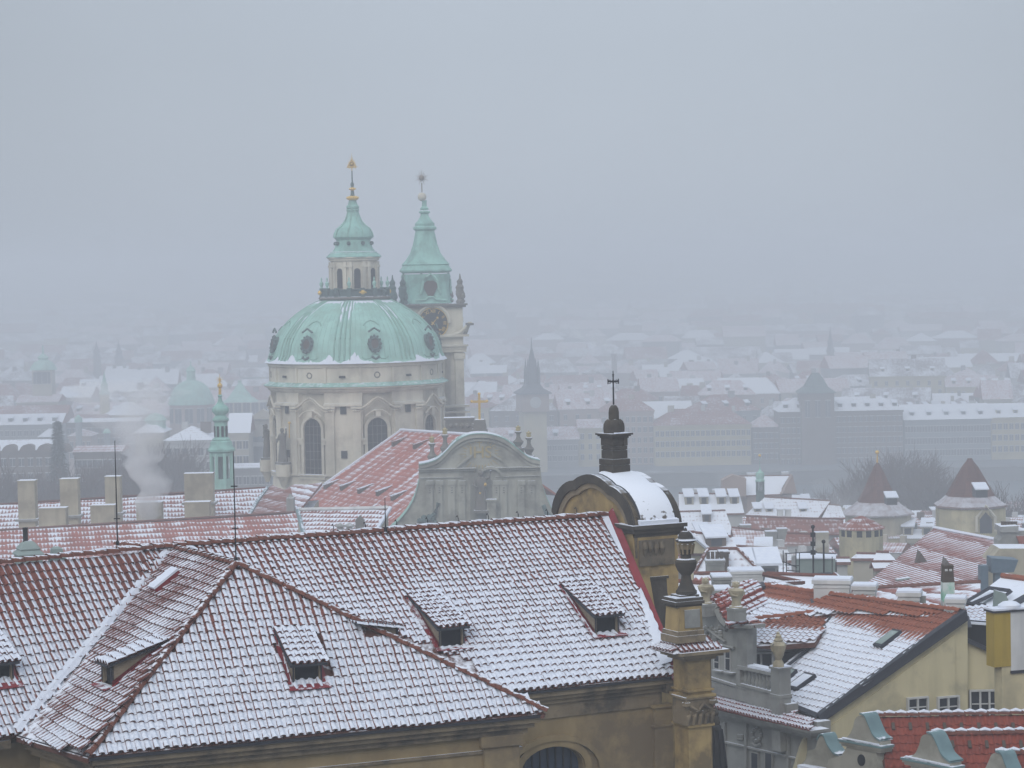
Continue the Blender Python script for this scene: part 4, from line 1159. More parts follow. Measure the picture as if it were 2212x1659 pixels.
# tall arched windows
def arch_pts(hw_, h, n=10, rise=None):
    rise = hw_ if rise is None else rise
    pts = [(-hw_, 0), (-hw_, h - rise)]
    for i in range(1, n): a = math.pi * (1 - i / n); pts.append((hw_ * math.cos(a), h - rise + rise * math.sin(a)))
    return pts + [(hw_, h - rise), (hw_, 0)]
wh = z_win1 - z_win0
for az in WAZ:
    T = facing(0, az, z_win0)
    mb = MB(T); A = arch_pts(1.38, wh); B = arch_pts(1.78, wh + 0.4)
    n_ = len(A)
    for i in range(n_ - 1):
        a, b, c, d = A[i], A[i + 1], B[i + 1], B[i]
        mb.add([(a[0], a[1], 11.50), (b[0], b[1], 11.50), (c[0], c[1], 11.50), (d[0], d[1], 11.50), (a[0], a[1], 10.9), (b[0], b[1], 10.9), (c[0], c[1], 10.9), (d[0], d[1], 10.9)], [(0, 3, 2, 1), (0, 1, 5, 4), (3, 7, 6, 2)])
    for sx in (-1, 1): mb.box(sx * 1.95 - 0.45, sx * 1.95 + 0.45, wh * 0.62, wh * 0.62 + .3, 10.9, 11.7); mb.box(sx * 1.85 - 0.3, sx * 1.85 + 0.3, wh * 0.55, wh * 0.62, 10.9, 11.6)
    mb.box(-2.0, 2.0, -0.35, 0, 10.9, 11.75)
    wo3 = mb.build('arched_window', M['stone'], dome_ch)
    mb = MB(T); mb.extr([(x, y, 10.9) for x, y in A], (0, 0, 0.22)); mb.build('pane', M['dark'], wo3)
    mb = MB(T)
    for k in range(1, 4): mb.box(-1.2 + k * 0.6 - 0.03, -1.2 + k * 0.6 + 0.03, 0, wh - 0.4, 11.12, 11.18)
    for k in range(1, 7): mb.box(-1.2, 1.2, k * wh / 7, k * wh / 7 + 0.05, 11.12, 11.17)
    mb.build('lattice', M['stone_d'], wo3)
    # broken, bowed pediment over the window
    mb = MB(T)
    for sx in (-1, 1):
        pts = [(sx * 3.0, wh + 1.35, 11.9), (sx * 2.3, wh + 1.35, 11.95), (sx * 1.5, wh + 1.8, 12.0), (sx * 0.7, wh + 2.45, 12.0), (0, wh + 2.8, 12.0)]
        mb.tube(pts, 0.13, 6); mb.tube([(p[0] * .93, p[1] - .38, p[2] - .15) for p in pts], 0.06, 5)
        mb.tube([(sx * 1.7, wh + 0.25, 11.8), (sx * 1.2, wh + 0.7, 11.9), (sx * 0.6, wh + 1.0, 11.95), (0, wh + 1.05, 11.95)], 0.12, 5)
    mb.box(-0.35, 0.35, wh + 0.2, wh + 1.1, 11.0, 12.0)
    mb.build('pediment', M['stone'], wo3, True)
    # round ornament in the attic
    mb = MB(facing(11.75, az, nz(803)))
    mb.lathe([(0.45, 0), (0.5, 0.06), (0.40, 0.14), (0.2, 0.08), (0.01, 0.05)], 14); mb.build('roundel', M['stone_d'], dome_ch, True)
# cornices and attic
mb = MB(); mb.lathe([(11.5, z_c2 - 0.9), (12.0, z_c2 - 0.55), (12.05, z_c2 - 0.35), (12.5, z_c2 - 0.15), (12.5, z_c2)], 96, (ncx, ND, 0), mod=lobes); mb.build('cornice', M['stone'], dome_ch)
mb = MB(); mb.lathe([(12.56, z_c2 - 0.01), (12.58, z_c2 + 0.05), (11.7, z_c2 + 0.55)], 96, (ncx, ND, 0), mod=lobes, cap=False); mb.build('cornice_sheet', M['copper_s'], dome_ch)
mb = MB(); mb.lathe([(11.72, z_c2 + 0.1), (11.72, z_dome - 0.55), (11.95, z_dome - 0.45), (12.0, z_dome - 0.2), (12.25, z_dome - 0.05), (12.25, z_dome + 0.04)], 96, (ncx, ND, 0), mod=lobes); mb.build('attic', M['stone'], dome_ch)
for az in PAZ:
    for d_ in (-11.5, 11.5):
        mb = MB(facing(0, az + d_, 0)); mb.box(-0.18, 0.18, z_c2 + 0.5, z_dome - .45, 11.6, 11.88); mb.build('attic_pilaster', M['stone'], dome_ch)
# the dome
dprof = [(12.25, 0.0), (11.9, 0.5), (11.65, 1.0), (11.3, 2.4), (10.85, 3.4), (10.15, 4.4), (9.1, 5.55), (7.8, 6.6), (6.3, 7.55), (5.0, 8.15), (4.0, 8.5)]
def dome_r(z):
    for (r0, z0), (r1, z1) in zip(dprof, dprof[1:]):
        if z <= z1: return r0 + (r1 - r0) * (z - z0) / (z1 - z0)
    return dprof[-1][0]
dp = []
for i in range(37): zz = 8.5 * i / 36; dp.append((dome_r(zz), zz))
def dmod(a, z):
    d = ((a + 90 + 28 + 22.5) % 45) - 22.5
    return 1 + 0.016 * math.cos(R(d * 4))
mb = MB(); mb.lathe(dp, 128, (ncx, ND, z_dome), mod=dmod, cap=False); mb.build('dome', M['copper'], dome_ch, True)
for az in PAZ:
    for d_ in (-5.2, -1.7, 1.7, 5.2):
        pts = []
        for i in range(0, 31):
            zz = 0.45 + 7.9 * i / 30; rr_ = dome_r(zz) * dmod(az + d_ - 90, 0) + 0.02; pts.append(cyl(rr_, az + d_ * (1 if zz < 7 else 1.15), z_dome + zz))
        mb = MB(); mb.tube(pts, 0.11 if abs(d_) > 3 else 0.15, 5); mb.build('rib', M['rib_copper'], dome_ch, True)
# seams of the copper sheets
mb = MB()
for k in range(96):
    a = k * 3.75
    pts = []
    for i in range(0, 12):
        zz = 0.6 + 7.0 * i / 11; pts.append(cyl(dome_r(zz) * dmod(a - 90, 0) + 0.01, a, z_dome + zz))
    mb.tube(pts, 0.025, 3)
mb.build('seams', M['rib_copper'], dome_ch, kind='stuff')
# lucarnes
for az in [-30 + 46 * k for k in range(8)]:
    zz = 2.5; T = facing(dome_r(zz) + 0.05, az, z_dome + zz) @ Matrix.Rotation(R(-12), 4, 'X')
    mb = MB(T); mb.lathe([(1.0, -1.2), (0.85, 0.3), (0.78, 0.55), (0.6, 0.62), (0.5, 0.5)], 18, sy=1.25, cap=False)
    for k in range(12):
        a = k * R(30); mb.ball((0.84 * math.cos(a), 1.08 * math.sin(a), 0.45), 0.19, 6)
    mb.tube([(-0.8, 1.6, .5), (0, 2.1, .6), (0.8, 1.6, .5)], 0.14, 5); mb.tube([(-0.5, -1.7, .4), (0, -2.0, .4), (0.5, -1.7, .4)], 0.16, 5)
    lu = mb.build('lucarne', M['copper_dark'], dome_ch, True)
    mb = MB(T); mb.lathe([(0.55, 0.45), (0.01, 0.46)], 12, sy=1.3, cap=False); mb.build('pane', M['brick_dark'], lu)
    # raised cartouche lines round the lucarne
    mb = MB()
    def dpt(da, z): return cyl(dome_r(z) * dmod(az + da - 90, 0) + 0.05, az + da, z_dome + z)
    mb.tube([dpt(-6, 5.0), dpt(-4, 5.4), dpt(0, 5.65), dpt(4, 5.4), dpt(6, 5.0)], 0.09, 4)
    mb.tube([dpt(-8.5, 0.9), dpt(-6.5, 0.6), dpt(-3.5, 0.7), dpt(-2.5, 1.1), dpt(0, 1.3), dpt(2.5, 1.1), dpt(3.5, 0.7), dpt(6.5, 0.6), dpt(8.5, 0.9)], 0.08, 4)
    mb.build('relief', M['rib_copper'], lu, True)
# snow caught at the foot and round the top of the dome
def snow_skirt(z0, sgn, hfun, name, lift=0.07):
    mb = MB(); vs = []; n_ = 360
    for i in range(n_):
        a = i * 360 / n_; h = hfun(a)
        for k in range(4):
            zz = z0 + sgn * h * k / 3; zz = max(0.02, min(8.45, zz))
            vs.append(cyl(dome_r(zz) * dmod(a - 90, 0) + (lift if k < 3 else 0.0), a, z_dome + zz))
    fs = [(i * 4 + k, ((i + 1) % n_) * 4 + k, ((i + 1) % n_) * 4 + k + 1, i * 4 + k + 1) for i in range(n_) for k in range(3)]
    mb.add(vs, fs); mb.build(name, M['snow'], dome_ch, True)
def hf(a):
    near = min(abs(((a - w_ + 180) % 360) - 180) for w_ in [p + q_ for p in PAZ for q_ in (-8, 8)])
    v = 0.28 + 0.8 * max(0, 1 - near / 7.0) ** 1.5 * (0.5 + 1.1 * noise.noise(V((a * 0.05, 1.3, 0))) + 0.3) + 0.45 * noise.noise(V((a * 0.16, 0, 5))) + 0.3 * noise.noise(V((a * 0.9, 2, 5)))
    if 15 < a < 45: v *= 0.35
    return max(0.05, v)
snow_skirt(0.02, 1, hf, 'snow_skirt')
def ht_(a):
    near = min(abs(((a - w_ + 180) % 360) - 180) for w_ in [p + q_ for p in PAZ for q_ in (-3.5, 3.5)])
    v = 0.25 + 2.6 * max(0, 1 - near / 6.0) ** 1.4 * (0.5 + 1.2 * noise.noise(V((a * 0.07, 7.3, 0))) + .25) + 0.3 * noise.noise(V((a * 0.4, 3, 5)))
    return max(0.02, v)
snow_skirt(8.2, -1, ht_, 'snow_streaks')
# lantern
zl = z_dome + 8.35
mb = MB(); mb.lathe([(4.75, 0), (4.95, 0.2), (4.85, 0.4), (4.6, 0.45)], 48, (ncx, ND, zl)); mb.build('gallery_base', M['stone_d'], dome_ch, True)
mb = MB(); mb.lathe([(4.6, 0.4), (4.6, 0.55), (4.5, .55), (4.5, 1.25), (4.7, 1.3), (4.7, 1.45), (4.35, 1.45), (4.35, 0.4)], 48, (ncx, ND, zl), cap=False); mb.build('gallery_rail', M['copper_dark'], dome_ch)
for k in range(16):
    az = -5.5 + 22.5 * k
    T = facing(4.6, az, zl + 0.4)
    mb = MB(T); mb.box(-0.3, 0.3, 0, 1.2, -0.35, 0.2); mb.build('rail_post', M['copper_dark'], dome_ch)
    if k % 2 == 0:
        mb = MB(facing(4.55, az, zl + 1.6) @ Matrix.Rotation(R(-90), 4, 'X')); mb.lathe([(0.22, 0), (0.12, .15), (0.28, .5), (0.26, .75), (0.1, .9), (0.08, 1.1), (0.13, 1.2), (0.02, 1.5)], 8); mb.build('urn', M['copper'], dome_ch, True)
    else:
        mb = MB(T); mb.ball((0, 0.6, 0.22), 0.34, 8); mb.box(-0.5, 0.5, 0.5, 0.7, 0.1, 0.3); mb.build('gilt_ornament', M['gold'] if k % 4 == 1 else M['copper_dark'], dome_ch)
z1 = z_dome + 9.4; z2 = z_dome + 14.0
mb = MB(); mb.lathe([(3.2, zl - z1), (3.2, 4.2), (3.45, 4.25), (3.45, 4.45), (3.65, 4.6), (3.65, 4.72)], 32, (ncx, ND, z1), rot=0); mb.build('lantern_body', M['stone'], dome_ch, True)
for k in range(8):
    az = WAZ[k] - 10 + 4
    T = facing(0, az, z1 + 0.45)
    mb = MB(T); A = arch_pts(0.42, 2.75); mb.extr([(x, y, 3.10) for x, y in A], (0, 0, 0.16)); mb.build('lantern_window', M['dark'], dome_ch)
    T = facing(0, az + 22.5, z1)
    mb = MB(T); mb.box(-0.62, -0.18, 0, 4.1, 3.0, 3.42); mb.box(0.18, 0.62, 0, 4.1, 3.0, 3.42); mb.box(-0.7, 0.7, 3.35, 3.62, 3.0, 3.5); mb.build('lantern_pilaster', M['stone'], dome_ch)
zb_ = z2 + 0.1
cap_p = [(3.72, 0), (3.72, .08), (3.25, .55), (3.12, .6), (3.12, .72), (2.9, .78), (2.55, 1.3), (2.36, 2.0), (2.3, 2.35), (2.55, 2.6), (2.72, 2.72), (2.72, 2.84), (2.66, 3.2), (2.35, 3.85), (1.75, 4.3), (1.25, 4.85), (0.95, 5.5), (0.78, 6.0), (0.72, 6.25), (0.84, 6.32), (0.84, 6.5), (0.74, 6.6), (0.86, 6.7), (0.88, 6.9), (0.74, 7.05), (0.6, 7.3), (0.5, 7.7), (0.46, 7.8)]
def rot8(a, z): return 1 + 0.03 * math.cos(R(8 * (a + 28)))
mb = MB(); mb.lathe(cap_p, 32, (ncx, ND, zb_), mod=rot8); mb.build('lantern_roof', M['copper_s'], dome_ch, True)
for k in range(8):
    az = WAZ[k] - 6 + 22.5; pts = [cyl(r_ * 1.02, az, zb_ + z_) for r_, z_ in cap_p[11:22]]
    mb = MB(); mb.tube(pts, 0.07, 4); mb.build('rib', M['copper'], dome_ch, True)
    mb = MB(facing(2.55, az, zb_ + 1.9)); mb.ball((0, 0, 0), 0.3, 6); mb.build('bracket', M['copper_dark'], dome_ch)
gz0 = zb_ + 7.75
mb = MB(); mb.lathe([(0.5, 0), (0.74, .1), (0.78, .35), (0.6, .55), (0.42, .6)], 16, (ncx, ND, gz0))
for k in range(8): mb.ball(cyl(0.70, k * 45, gz0 + 0.35), 0.17, 6)
for k in range(8): mb.ball(cyl(0.36, k * 45, gz0 + 1.55), 0.13, 6)
mb.lathe([(0.2, 1.3), (0.4, 1.5), (0.22, 1.75)], 10, (ncx, ND, gz0)); mb.build('gilt_crown', M['gold'], dome_ch, True)
mb = MB(); mb.lathe([(0.3, .5), (0.22, 1.2), (0.18, 1.8), (0.26, 2.2), (0.1, 2.5), (0.08, 4.0)], 10, (ncx, ND, gz0)); mb.build('finial_rod', M['copper_dark'], dome_ch, True)
# gilt radiant triangle
gc = V((ncx, ND, gz0 + 4.9)); T = Matrix.Translation(gc)
mb = MB(T)
for k in range(28):
    a = 2 * math.pi * k / 28 + 0.05; tri = 0.62 + 0.30 * max(0, math.cos(3 * (a - math.pi / 2)))
    if k % 2: tri *= 0.8
    w1 = 0.06; ca, sa = math.cos(a), math.sin(a)
    mb.extr([(0.18 * ca - w1 * sa, -0.02, 0.18 * sa + w1 * ca), (0.18 * ca + w1 * sa, -0.02, 0.18 * sa - w1 * ca), (tri * ca * 1.15, -0.02, tri * sa * 1.3)], (0, 0.05, 0))
tr = [(0, 0.62), (-0.62, -0.42), (0.62, -0.42)]
for i in range(3): (xa, za), (xb, zb2) = tr[i], tr[(i + 1) % 3]; mb.tube([(xa, 0, za), (xb, 0, zb2)], 0.07, 5)
mb.ball((0, 0, 0), 0.2, 8); mb.tube([(0, 0, -0.5), (0, 0, -1.0)], 0.06, 6); mb.tube([(0, 0, 0.6), (0, 0, 1.5)], [0.06, 0.01], 5)
mb.build('radiant_triangle', M['gold'], dome_ch)
# statues on the drum
def statue(parent, P, h, mat, name='statue', yaw=0.0, arm=0, seed=0, T=None):
    r2 = random.Random(seed)
    k = h / 1.8
    T = T or (Matrix.Translation(P) @ Matrix.Rotation(R(yaw), 4, 'Z'))
    mb = MB(T)
    tw_ = r2.uniform(-.05, .05)
    pf_ = [(0.30, 0), (0.29, .2), (0.24, .5), (0.22, .8), (0.20, 1.0), (0.23, 1.2), (0.25, 1.38), (0.20, 1.47), (0.08, 1.52), (0.07, 1.56)]
    def drape(a, z): return 1 + 0.12 * math.sin(R(a * 7) + z * 3) * (1 if z < 1.0 * k else 0.3)
    mb.lathe([(r_ * k, z_ * k) for r_, z_ in pf_], 20, sy=0.72, mod=drape)
    mb.ball((0.02, -0.03 * k, 1.66 * k), 0.115 * k, 10, 1.2)
    mb.tube([(-0.22 * k, 0, 1.40 * k), (-0.34 * k, -0.08 * k, 1.15 * k), (-0.16 * k, -0.24 * k, 1.05 * k)], [0.085 * k, 0.07 * k, 0.045 * k], 7)
    if arm: mb.tube([(0.22 * k, 0, 1.40 * k), (0.40 * k, -0.05 * k, 1.50 * k), (0.46 * k, -0.10 * k, 1.80 * k)], [0.085 * k, 0.065 * k, 0.045 * k], 7)
    else: mb.tube([(0.22 * k, 0, 1.40 * k), (0.33 * k, -0.1 * k, 1.18 * k), (0.20 * k, -0.26 * k, 1.22 * k)], [0.085 * k, 0.07 * k, 0.045 * k], 7)
    mb.box(-0.34 * k, 0.34 * k, -0.28 * k, 0.28 * k, -0.12 * k, 0.0)
    return mb.build(name, mat, parent, True)
for az, zy in ((-49, 985), (-94, 985)):
    P = cyl(12.6, az, nz(985)); 
    sg = thing('saint_statue', 'dark saint statue on a bracket against the drum of the dome' + (', at its left edge' if az < -60 else ' between two windows'), 'statue', P)
    statue(sg, P, 4.6, M['stone_d'], 'figure', yaw=az, arm=1, seed=3)
    mb = MB(Matrix.Translation(P)); mb.lathe([(0.25, -3.4), (0.7, -2.2), (1.0, -1.9), (1.0, -0.3)], 12); mb.build('bracket', M['stone'], sg, True)
    mb = MB(Matrix.Translation(P)); mb.tube([(0.9, 0, 3.2), (0.95, 0, 5.2)], 0.08, 5); mb.ball((0.95, 0, 5.2), 0.2, 6); mb.build('staff', M['gold'], sg)

# ------------------------------------------------------------------ belfry
TD = 345.0; bs = TD / F
bx = at(924, 800, TD).x
def bz(y): return at(924, y, TD).z
bel = thing('belfry', 'tall pale stone belfry with clock and curved green copper spire beside the dome', 'tower', V((bx, TD, NB)))
TB = Matrix.Translation((bx, TD, 0)) @ Matrix.Rotation(R(13), 4, 'Z')
def tb(name, hx, ya, yb, mat, hy=None):
    mb = MB(TB); mb.box(-hx, hx, -(hy or hx), hy or hx, bz(ya), bz(yb)); return mb.build(name, mat, bel)
tb('shaft', 4.1, 1760, 905, M['stone']); tb('shaft', 4.1, 905, 757, M['stone'])
for sx in (-1, 1):
    for sy in (-1, 1):
        mb = MB(TB); mb.box(sx * 3.75 - 0.62, sx * 3.75 + 0.62, sy * 3.75 - 0.62, sy * 3.75 + 0.62, bz(905), bz(757)); mb.build('corner_pilaster', M['stone'], bel)
        mb = MB(TB); mb.box(sx * 3.75 - 0.8, sx * 3.75 + 0.8, sy * 3.75 - 0.8, sy * 3.75 + 0.8, bz(775), bz(762)); mb.ball((sx * 4.3, sy * 4.3, bz(768)), 0.35, 6); mb.build('capital', M['stone'], bel)
        mb = MB(TB); mb.box(sx * 2.1 - 0.35, sx * 2.1 + 0.35, -4.35, 4.35, bz(905), bz(757)); mb.build('pilaster', M['stone'], bel)
for y0, y1, e in ((878, 873, 4.95), (890, 886, 5.0), (909, 904, 5.1), (760, 754, 4.7), (754, 748, 4.75), (748, 744, 4.95), (727, 722, 5.05)): tb('string_course', e, y0, y1, M['stone'])
tb('upper_stage', 4.35, 746, 662, M['stone'])
# bowed pediments below the clock, projecting at the corners
for q4 in range(4):
    T = TB @ Matrix.Rotation(R(90 * q4), 4, 'Z')
    mb = MB(T)
    for sx in (-1, 1):
        pts = [(sx * 3.0, -4.75, bz(722)), (sx * 3.9, -4.85, bz(718)), (sx * 4.6, -4.95, bz(708)), (sx * 5.0, -5.05, bz(701)), (sx * 5.5, -5.05, bz(699))]
        mb.tube(pts, 0.28, 6)
    mb.tube([(-3.0, -4.7, bz(722)), (-1.5, -4.75, bz(727)), (0, -4.8, bz(729)), (1.5, -4.75, bz(727)), (3.0, -4.7, bz(722))], 0.22, 5)
    mb.build('bowed_pediment', M['stone'], bel, True)
    mb = MB(T)
    for sx in (-1, 1): mb.box(sx * 5.15 - 0.5, sx * 5.15 + 0.5, -5.6, -4.7, bz(703), bz(698))
    mb.build('pediment_cap', M['stone_d'], bel)
    # hood over the clock
    mb = MB(T); zc = bz(697)
    mb.tube([(2.35 * math.cos(R(a)), -4.6, zc + 2.5 * math.sin(R(a))) for a in range(0, 181, 15)], 0.26, 6); mb.build('clock_hood', M['stone'], bel, True)
    mb = MB(T @ Matrix.Translation((0, -4.42, zc)) @ Matrix.Rotation(R(90), 4, 'X')); mb.lathe([(2.12, 0), (2.12, .12), (0.01, .13)], 40); ck_ = mb.build('clock_face', M['dark'], bel)
    mb = MB(T @ Matrix.Translation((0, -4.42, zc)) @ Matrix.Rotation(R(90), 4, 'X'))
    mb.lathe([(2.22, 0), (2.22, .2), (2.08, .2), (2.08, 0.1)], 40, cap=False); mb.build('clock_rim', M['gold'], ck_)
    if q4 in (0, 1, 3):
        mb = MB(T @ Matrix.Translation((0, -4.6, zc)))
        for ang, L, wd_ in ((42, 1.25, 0.10), (135, 1.75, 0.07)):
            a = R(90 - ang); ca, sa = math.cos(a), math.sin(a)
            mb.extr([(-wd_ * sa - 0.3 * ca, 0, wd_ * ca - 0.3 * sa), (wd_ * sa - 0.3 * ca, 0, -wd_ * ca - 0.3 * sa), (L * ca, 0, L * sa)], (0, 0.06, 0))
            mb.ball((L * 0.78 * ca, 0.02, L * 0.78 * sa), wd_ * 1.9, 6)
        mb.build('clock_hands', M['gold'], ck_)
        for i_, num in enumerate(['XII', 'I', 'II', 'III', 'IIII', 'V', 'VI', 'VII', 'VIII', 'IX', 'X', 'XI']):
            a = R(90 - 30 * i_)
            tx = textmesh(num, 0.66, M['gold'], 0.015, 0.012)
            Tn_ = T @ Matrix.Translation((1.68 * math.cos(a), -4.60, zc + 1.68 * math.sin(a))) @ Matrix.Rotation(R(90), 4, 'X') @ Matrix.Rotation(a - R(90), 4, 'Z')
            link('numeral', tx, ck_, Tn_)
for y0, y1, e in ((664, 660, 4.75), (660, 656, 4.95)): tb('crown_cornice', e, y0, y1, M['stone_d'])
# corner urn groups
for sx in (-1, 1):
    for sy in (-1, 1):
        c = TB @ V((sx * 4.1, sy * 4.1, bz(656)))
        mb = MB(Matrix.Translation(c)); mb.lathe([(0.5, 0), (0.65, .3), (0.42, .6), (0.62, 1.3), (0.5, 1.9), (0.62, 2.3), (0.34, 2.7), (0.42, 3.1), (0.15, 3.5), (0.05, 4.2)], 9, mod=lambda a, z: 1 + 0.22 * math.sin(R(a * 3) + z * 2))
        mb.ball((0.35, -0.3, 1.0), 0.4, 7); mb.ball((-0.35, 0.2, 1.7), 0.34, 7)
        mb.build('corner_urn', M['stone_d'] if sx > 0 else M['copper_dark'], bel, True)
# copper body and concave spire (square, rounded corners)
def sqlathe(prof, name, mat, z0, rot=13, p=4.2):
    def md(a, z):
        b = R(a - rot); c, s2 = abs(math.cos(b)), abs(math.sin(b)); return (c ** p + s2 ** p) ** (-1 / p)
    mb = MB(); mb.lathe(prof, 48, (bx, TD, z0), mod=md); return mb.build(name, mat, bel, True)
kz = lambda y: bz(y) - bz(655)
px_ = bs
sqlathe([(52 * px_, kz(655)), (49 * px_, kz(650)), (47 * px_, kz(620)), (47.5 * px_, kz(592))], 'copper_stage', M['copper_s'], bz(655))
sqlathe([(47 * px_, kz(590)), (53 * px_, kz(586)), (53 * px_, kz(583)), (49 * px_, kz(578)), (47 * px_, kz(573)), (48.5 * px_, kz(571)), (40 * px_, kz(561)), (31 * px_, kz(547)), (24.5 * px_, kz(527)), (21 * px_, kz(508)), (19 * px_, kz(499)), (23.5 * px_, kz(495)), (23.5 * px_, kz(491)), (19.5 * px_, kz(488)), (20 * px_, kz(483)), (14 * px_, kz(476)), (9 * px_, kz(468)), (7.5 * px_, kz(462)), (11.5 * px_, kz(459)), (11 * px_, kz(456)), (7 * px_, kz(454)), (9 * px_, kz(450)), (5 * px_, kz(446)), (4.5 * px_, kz(436)), (6 * px_, kz(433))], 'spire', M['copper_s'], bz(655))
mb = MB(); mb.ball((bx - 0.3, TD, bz(425)), 9.5 * px_, 16); mb.build('ball', M['stone'], bel, True)
mb = MB(); mb.tube([(bx - .3, TD, bz(417)), (bx - .3, TD, bz(395))], 0.09, 6)
for k in range(16):
    a = 2 * math.pi * k / 16; mb.extr([(bx - .3 + 0.45 * math.cos(a - .12), TD, bz(384) + 0.45 * math.sin(a - .12)), (bx - .3 + 0.45 * math.cos(a + .12), TD, bz(384) + 0.45 * math.sin(a + .12)), (bx - .3 + (1.1 if k % 2 else 0.8) * math.cos(a), TD, bz(384) + (1.1 if k % 2 else 0.8) * math.sin(a))], (0, 0.05, 0))
mb.lathe([(0.5, -0.04), (0.5, 0.04)], 16, (0, 0, 0)) if False else None
mb.ball((bx - .3, TD, bz(384)), 0.42, 12)
mb.tube([(bx - .3, TD, bz(378)), (bx - .3, TD, bz(366))], [0.06, 0.01], 5)
mb.build('star_finial', plain('tarnished_gilding', (0.22, 0.17, 0.13), 0.5), bel)
# dormer shield on copper stage, ring relief on spire
for q4 in range(4):
    T = TB @ Matrix.Rotation(R(90 * q4), 4, 'Z')
    mb = MB(T); mb.extr([(x * bs, -3.05, bz(y)) for x, y in ((-14, 612), (-15, 620), (-9, 632), (-5, 640), (5, 640), (9, 632), (15, 620), (14, 612), (6, 606), (-6, 606))], (0, -0.35, 0)); mb.build('louvred_opening', M['brick_dark'], bel)
    mb = MB(T); mb.tube([(x * bs, -3.30, bz(y)) for x, y in ((-22, 634), (-18, 622), (-15, 606), (-8, 598), (0, 592), (8, 598), (15, 606), (18, 622), (22, 634))], 0.2, 5); mb.tube([(x * bs, -3.4, bz(y)) for x, y in ((-34, 648), (-12, 647), (-5, 641), (5, 641), (12, 647), (34, 648))], 0.14, 4); mb.build('opening_hood', M['copper'], bel, True)

# ------------------------------------------------------------------ nave roof
def nP(x, y, D): return at(x, y, D)
nf_ = nP(865, 930, 318); nn2 = nP(1018, 940, 300.5); nl_ = nP(648, 1100, 309)
PN = Plane(nf_, nn2, nl_)
npoly = PN.pts([(865, 930), (1018, 940), (930, 1085), (840, 1142), (815, 1160), (760, 1185), (600, 1150), (648, 1100), (700, 1046)])
mb = MB(); mb.extr(npoly, V((0, 0, -0.35))); nroof = mb.build('nave_roof', M['nave'], dome_ch)
# far slope
rd = (nn2 - nf_); side = V((rd.y, -rd.x, 0)).normalized()
if side.x < 0: side = -side
mb = MB(); mb.extr([nf_, nn2, nn2 + side * 12 - V((0, 0, 8)), nf_ + side * 12 - V((0, 0, 8))], V((0, 0, -0.3))); mb.build('nave_roof_far', M['nave'], dome_ch)
mb = MB(); mb.tube([nf_ + V((0, 0, .1)), nn2 + V((0, 0, .1))], 0.22, 6); mb.build('ridge', M['snow'], dome_ch)
c_ = PN.hit(700, 1046); 
mb = MB(); mb.tube([PN.hit(865, 930, .1), PN.hit(700, 1046, .1), PN.hit(648, 1100, .1)], 0.16, 5); mb.build('verge', M['snow'], dome_ch)
u_, up_ = slope_axes(PN.n)
if u_.x < 0: u_ = -u_
for i, (x, y) in enumerate(((848, 965), (894, 971), (701, 1057), (736, 1060), (774, 1067), (814, 1072), (846, 1082))):
    c = PN.hit(x, y)
    def hp(a, b, h): return c + u_ * a + up_ * b + V((0, 0, h))
    g = nroof
    mb = MB(); mb.add([hp(-.35, 0, 0.0), hp(.35, 0, 0.0), hp(.35, 0, 0.75), hp(-.35, 0, .75), hp(-.35, 1.5, 0.05), hp(.35, 1.5, .05)], [(0, 3, 4), (1, 5, 2)]); 
    mb.add([hp(-.3, 0.02, 0.0), hp(.3, 0.02, 0.0), hp(.3, 0.02, 0.7), hp(-.3, 0.02, .7)], [(0, 1, 2, 3)])
    dq = mb.build('vent_dormer', M['brick_dark'], nroof)
    mb = MB(); mb.extr([hp(-.42, -.15, .72), hp(.42, -.15, .72), hp(.4, 2.4, 0.06), hp(-.2, 2.2, .06)], V((0, 0, -0.06))); mb.build('vent_roof', M['snow'] if i > 1 else M['pinkroof'], nroof)
mb = MB(); lo = [p - V((0, 0, 0.5)) for p in npoly[3:8]]
mb.extr([V((p.x, p.y, p.z)) for p in (PN.hit(648, 1100, -.5), PN.hit(760, 1180, -.5), PN.hit(905, 1150, -.5), PN.hit(1000, 950, -4))], V((0, 0, -28))); mb.build('nave_wall', M['stone'], dome_ch)

# west front, a scrolled gable of grey-green render
WD = 280.0
fq = WD / F
yaw = 3.0
fc = at(1040, 1100, WD)
TW = Matrix.Translation((fc.x, WD, 0)) @ Matrix.Rotation(R(yaw), 4, 'Z')
PW = Plane(TW @ V((0, 0, 0)), TW @ V((1, 0, 0)), TW @ V((0, 0, 1)))
TWi = TW.inverted()
def W(x, y, b=0.0):
    p = TWi @ PW.hit(x, y); return (p.x, b, p.z)
west = thing('west_front', 'grey green baroque gable with gilded monogram, statue niche and curved copper coping', 'facade', TW @ V((0, 0, NB)))
out = [(905, 1012), (905, 1040), (893, 1080), (870, 1115), (835, 1150), (780, 1185), (1320, 1185), (1245, 1150), (1205, 1118), (1185, 1085), (1172, 1050), (1166, 1003)]
arch = [(1166, 1003), (1140, 995), (1115, 975), (1090, 957), (1065, 948), (1040, 945), (1012, 948), (985, 962), (962, 985), (945, 1000), (925, 1008), (905, 1012)]
mb = MB(TW); mb.extr([W(x, y) for x, y in out + arch[1:-1]], (0, 2.2, 0)); mb.build('wall', M['stone2'], west)
zz0 = NB; mb = MB(TW); a_ = W(790, 1185); b_ = W(1310, 1185); mb.box(a_[0], b_[0], 0.05, 2.2, NB, a_[2] + 0.05); mb.build('lower_wall', M['stone2'], west)
mb = MB(TW)
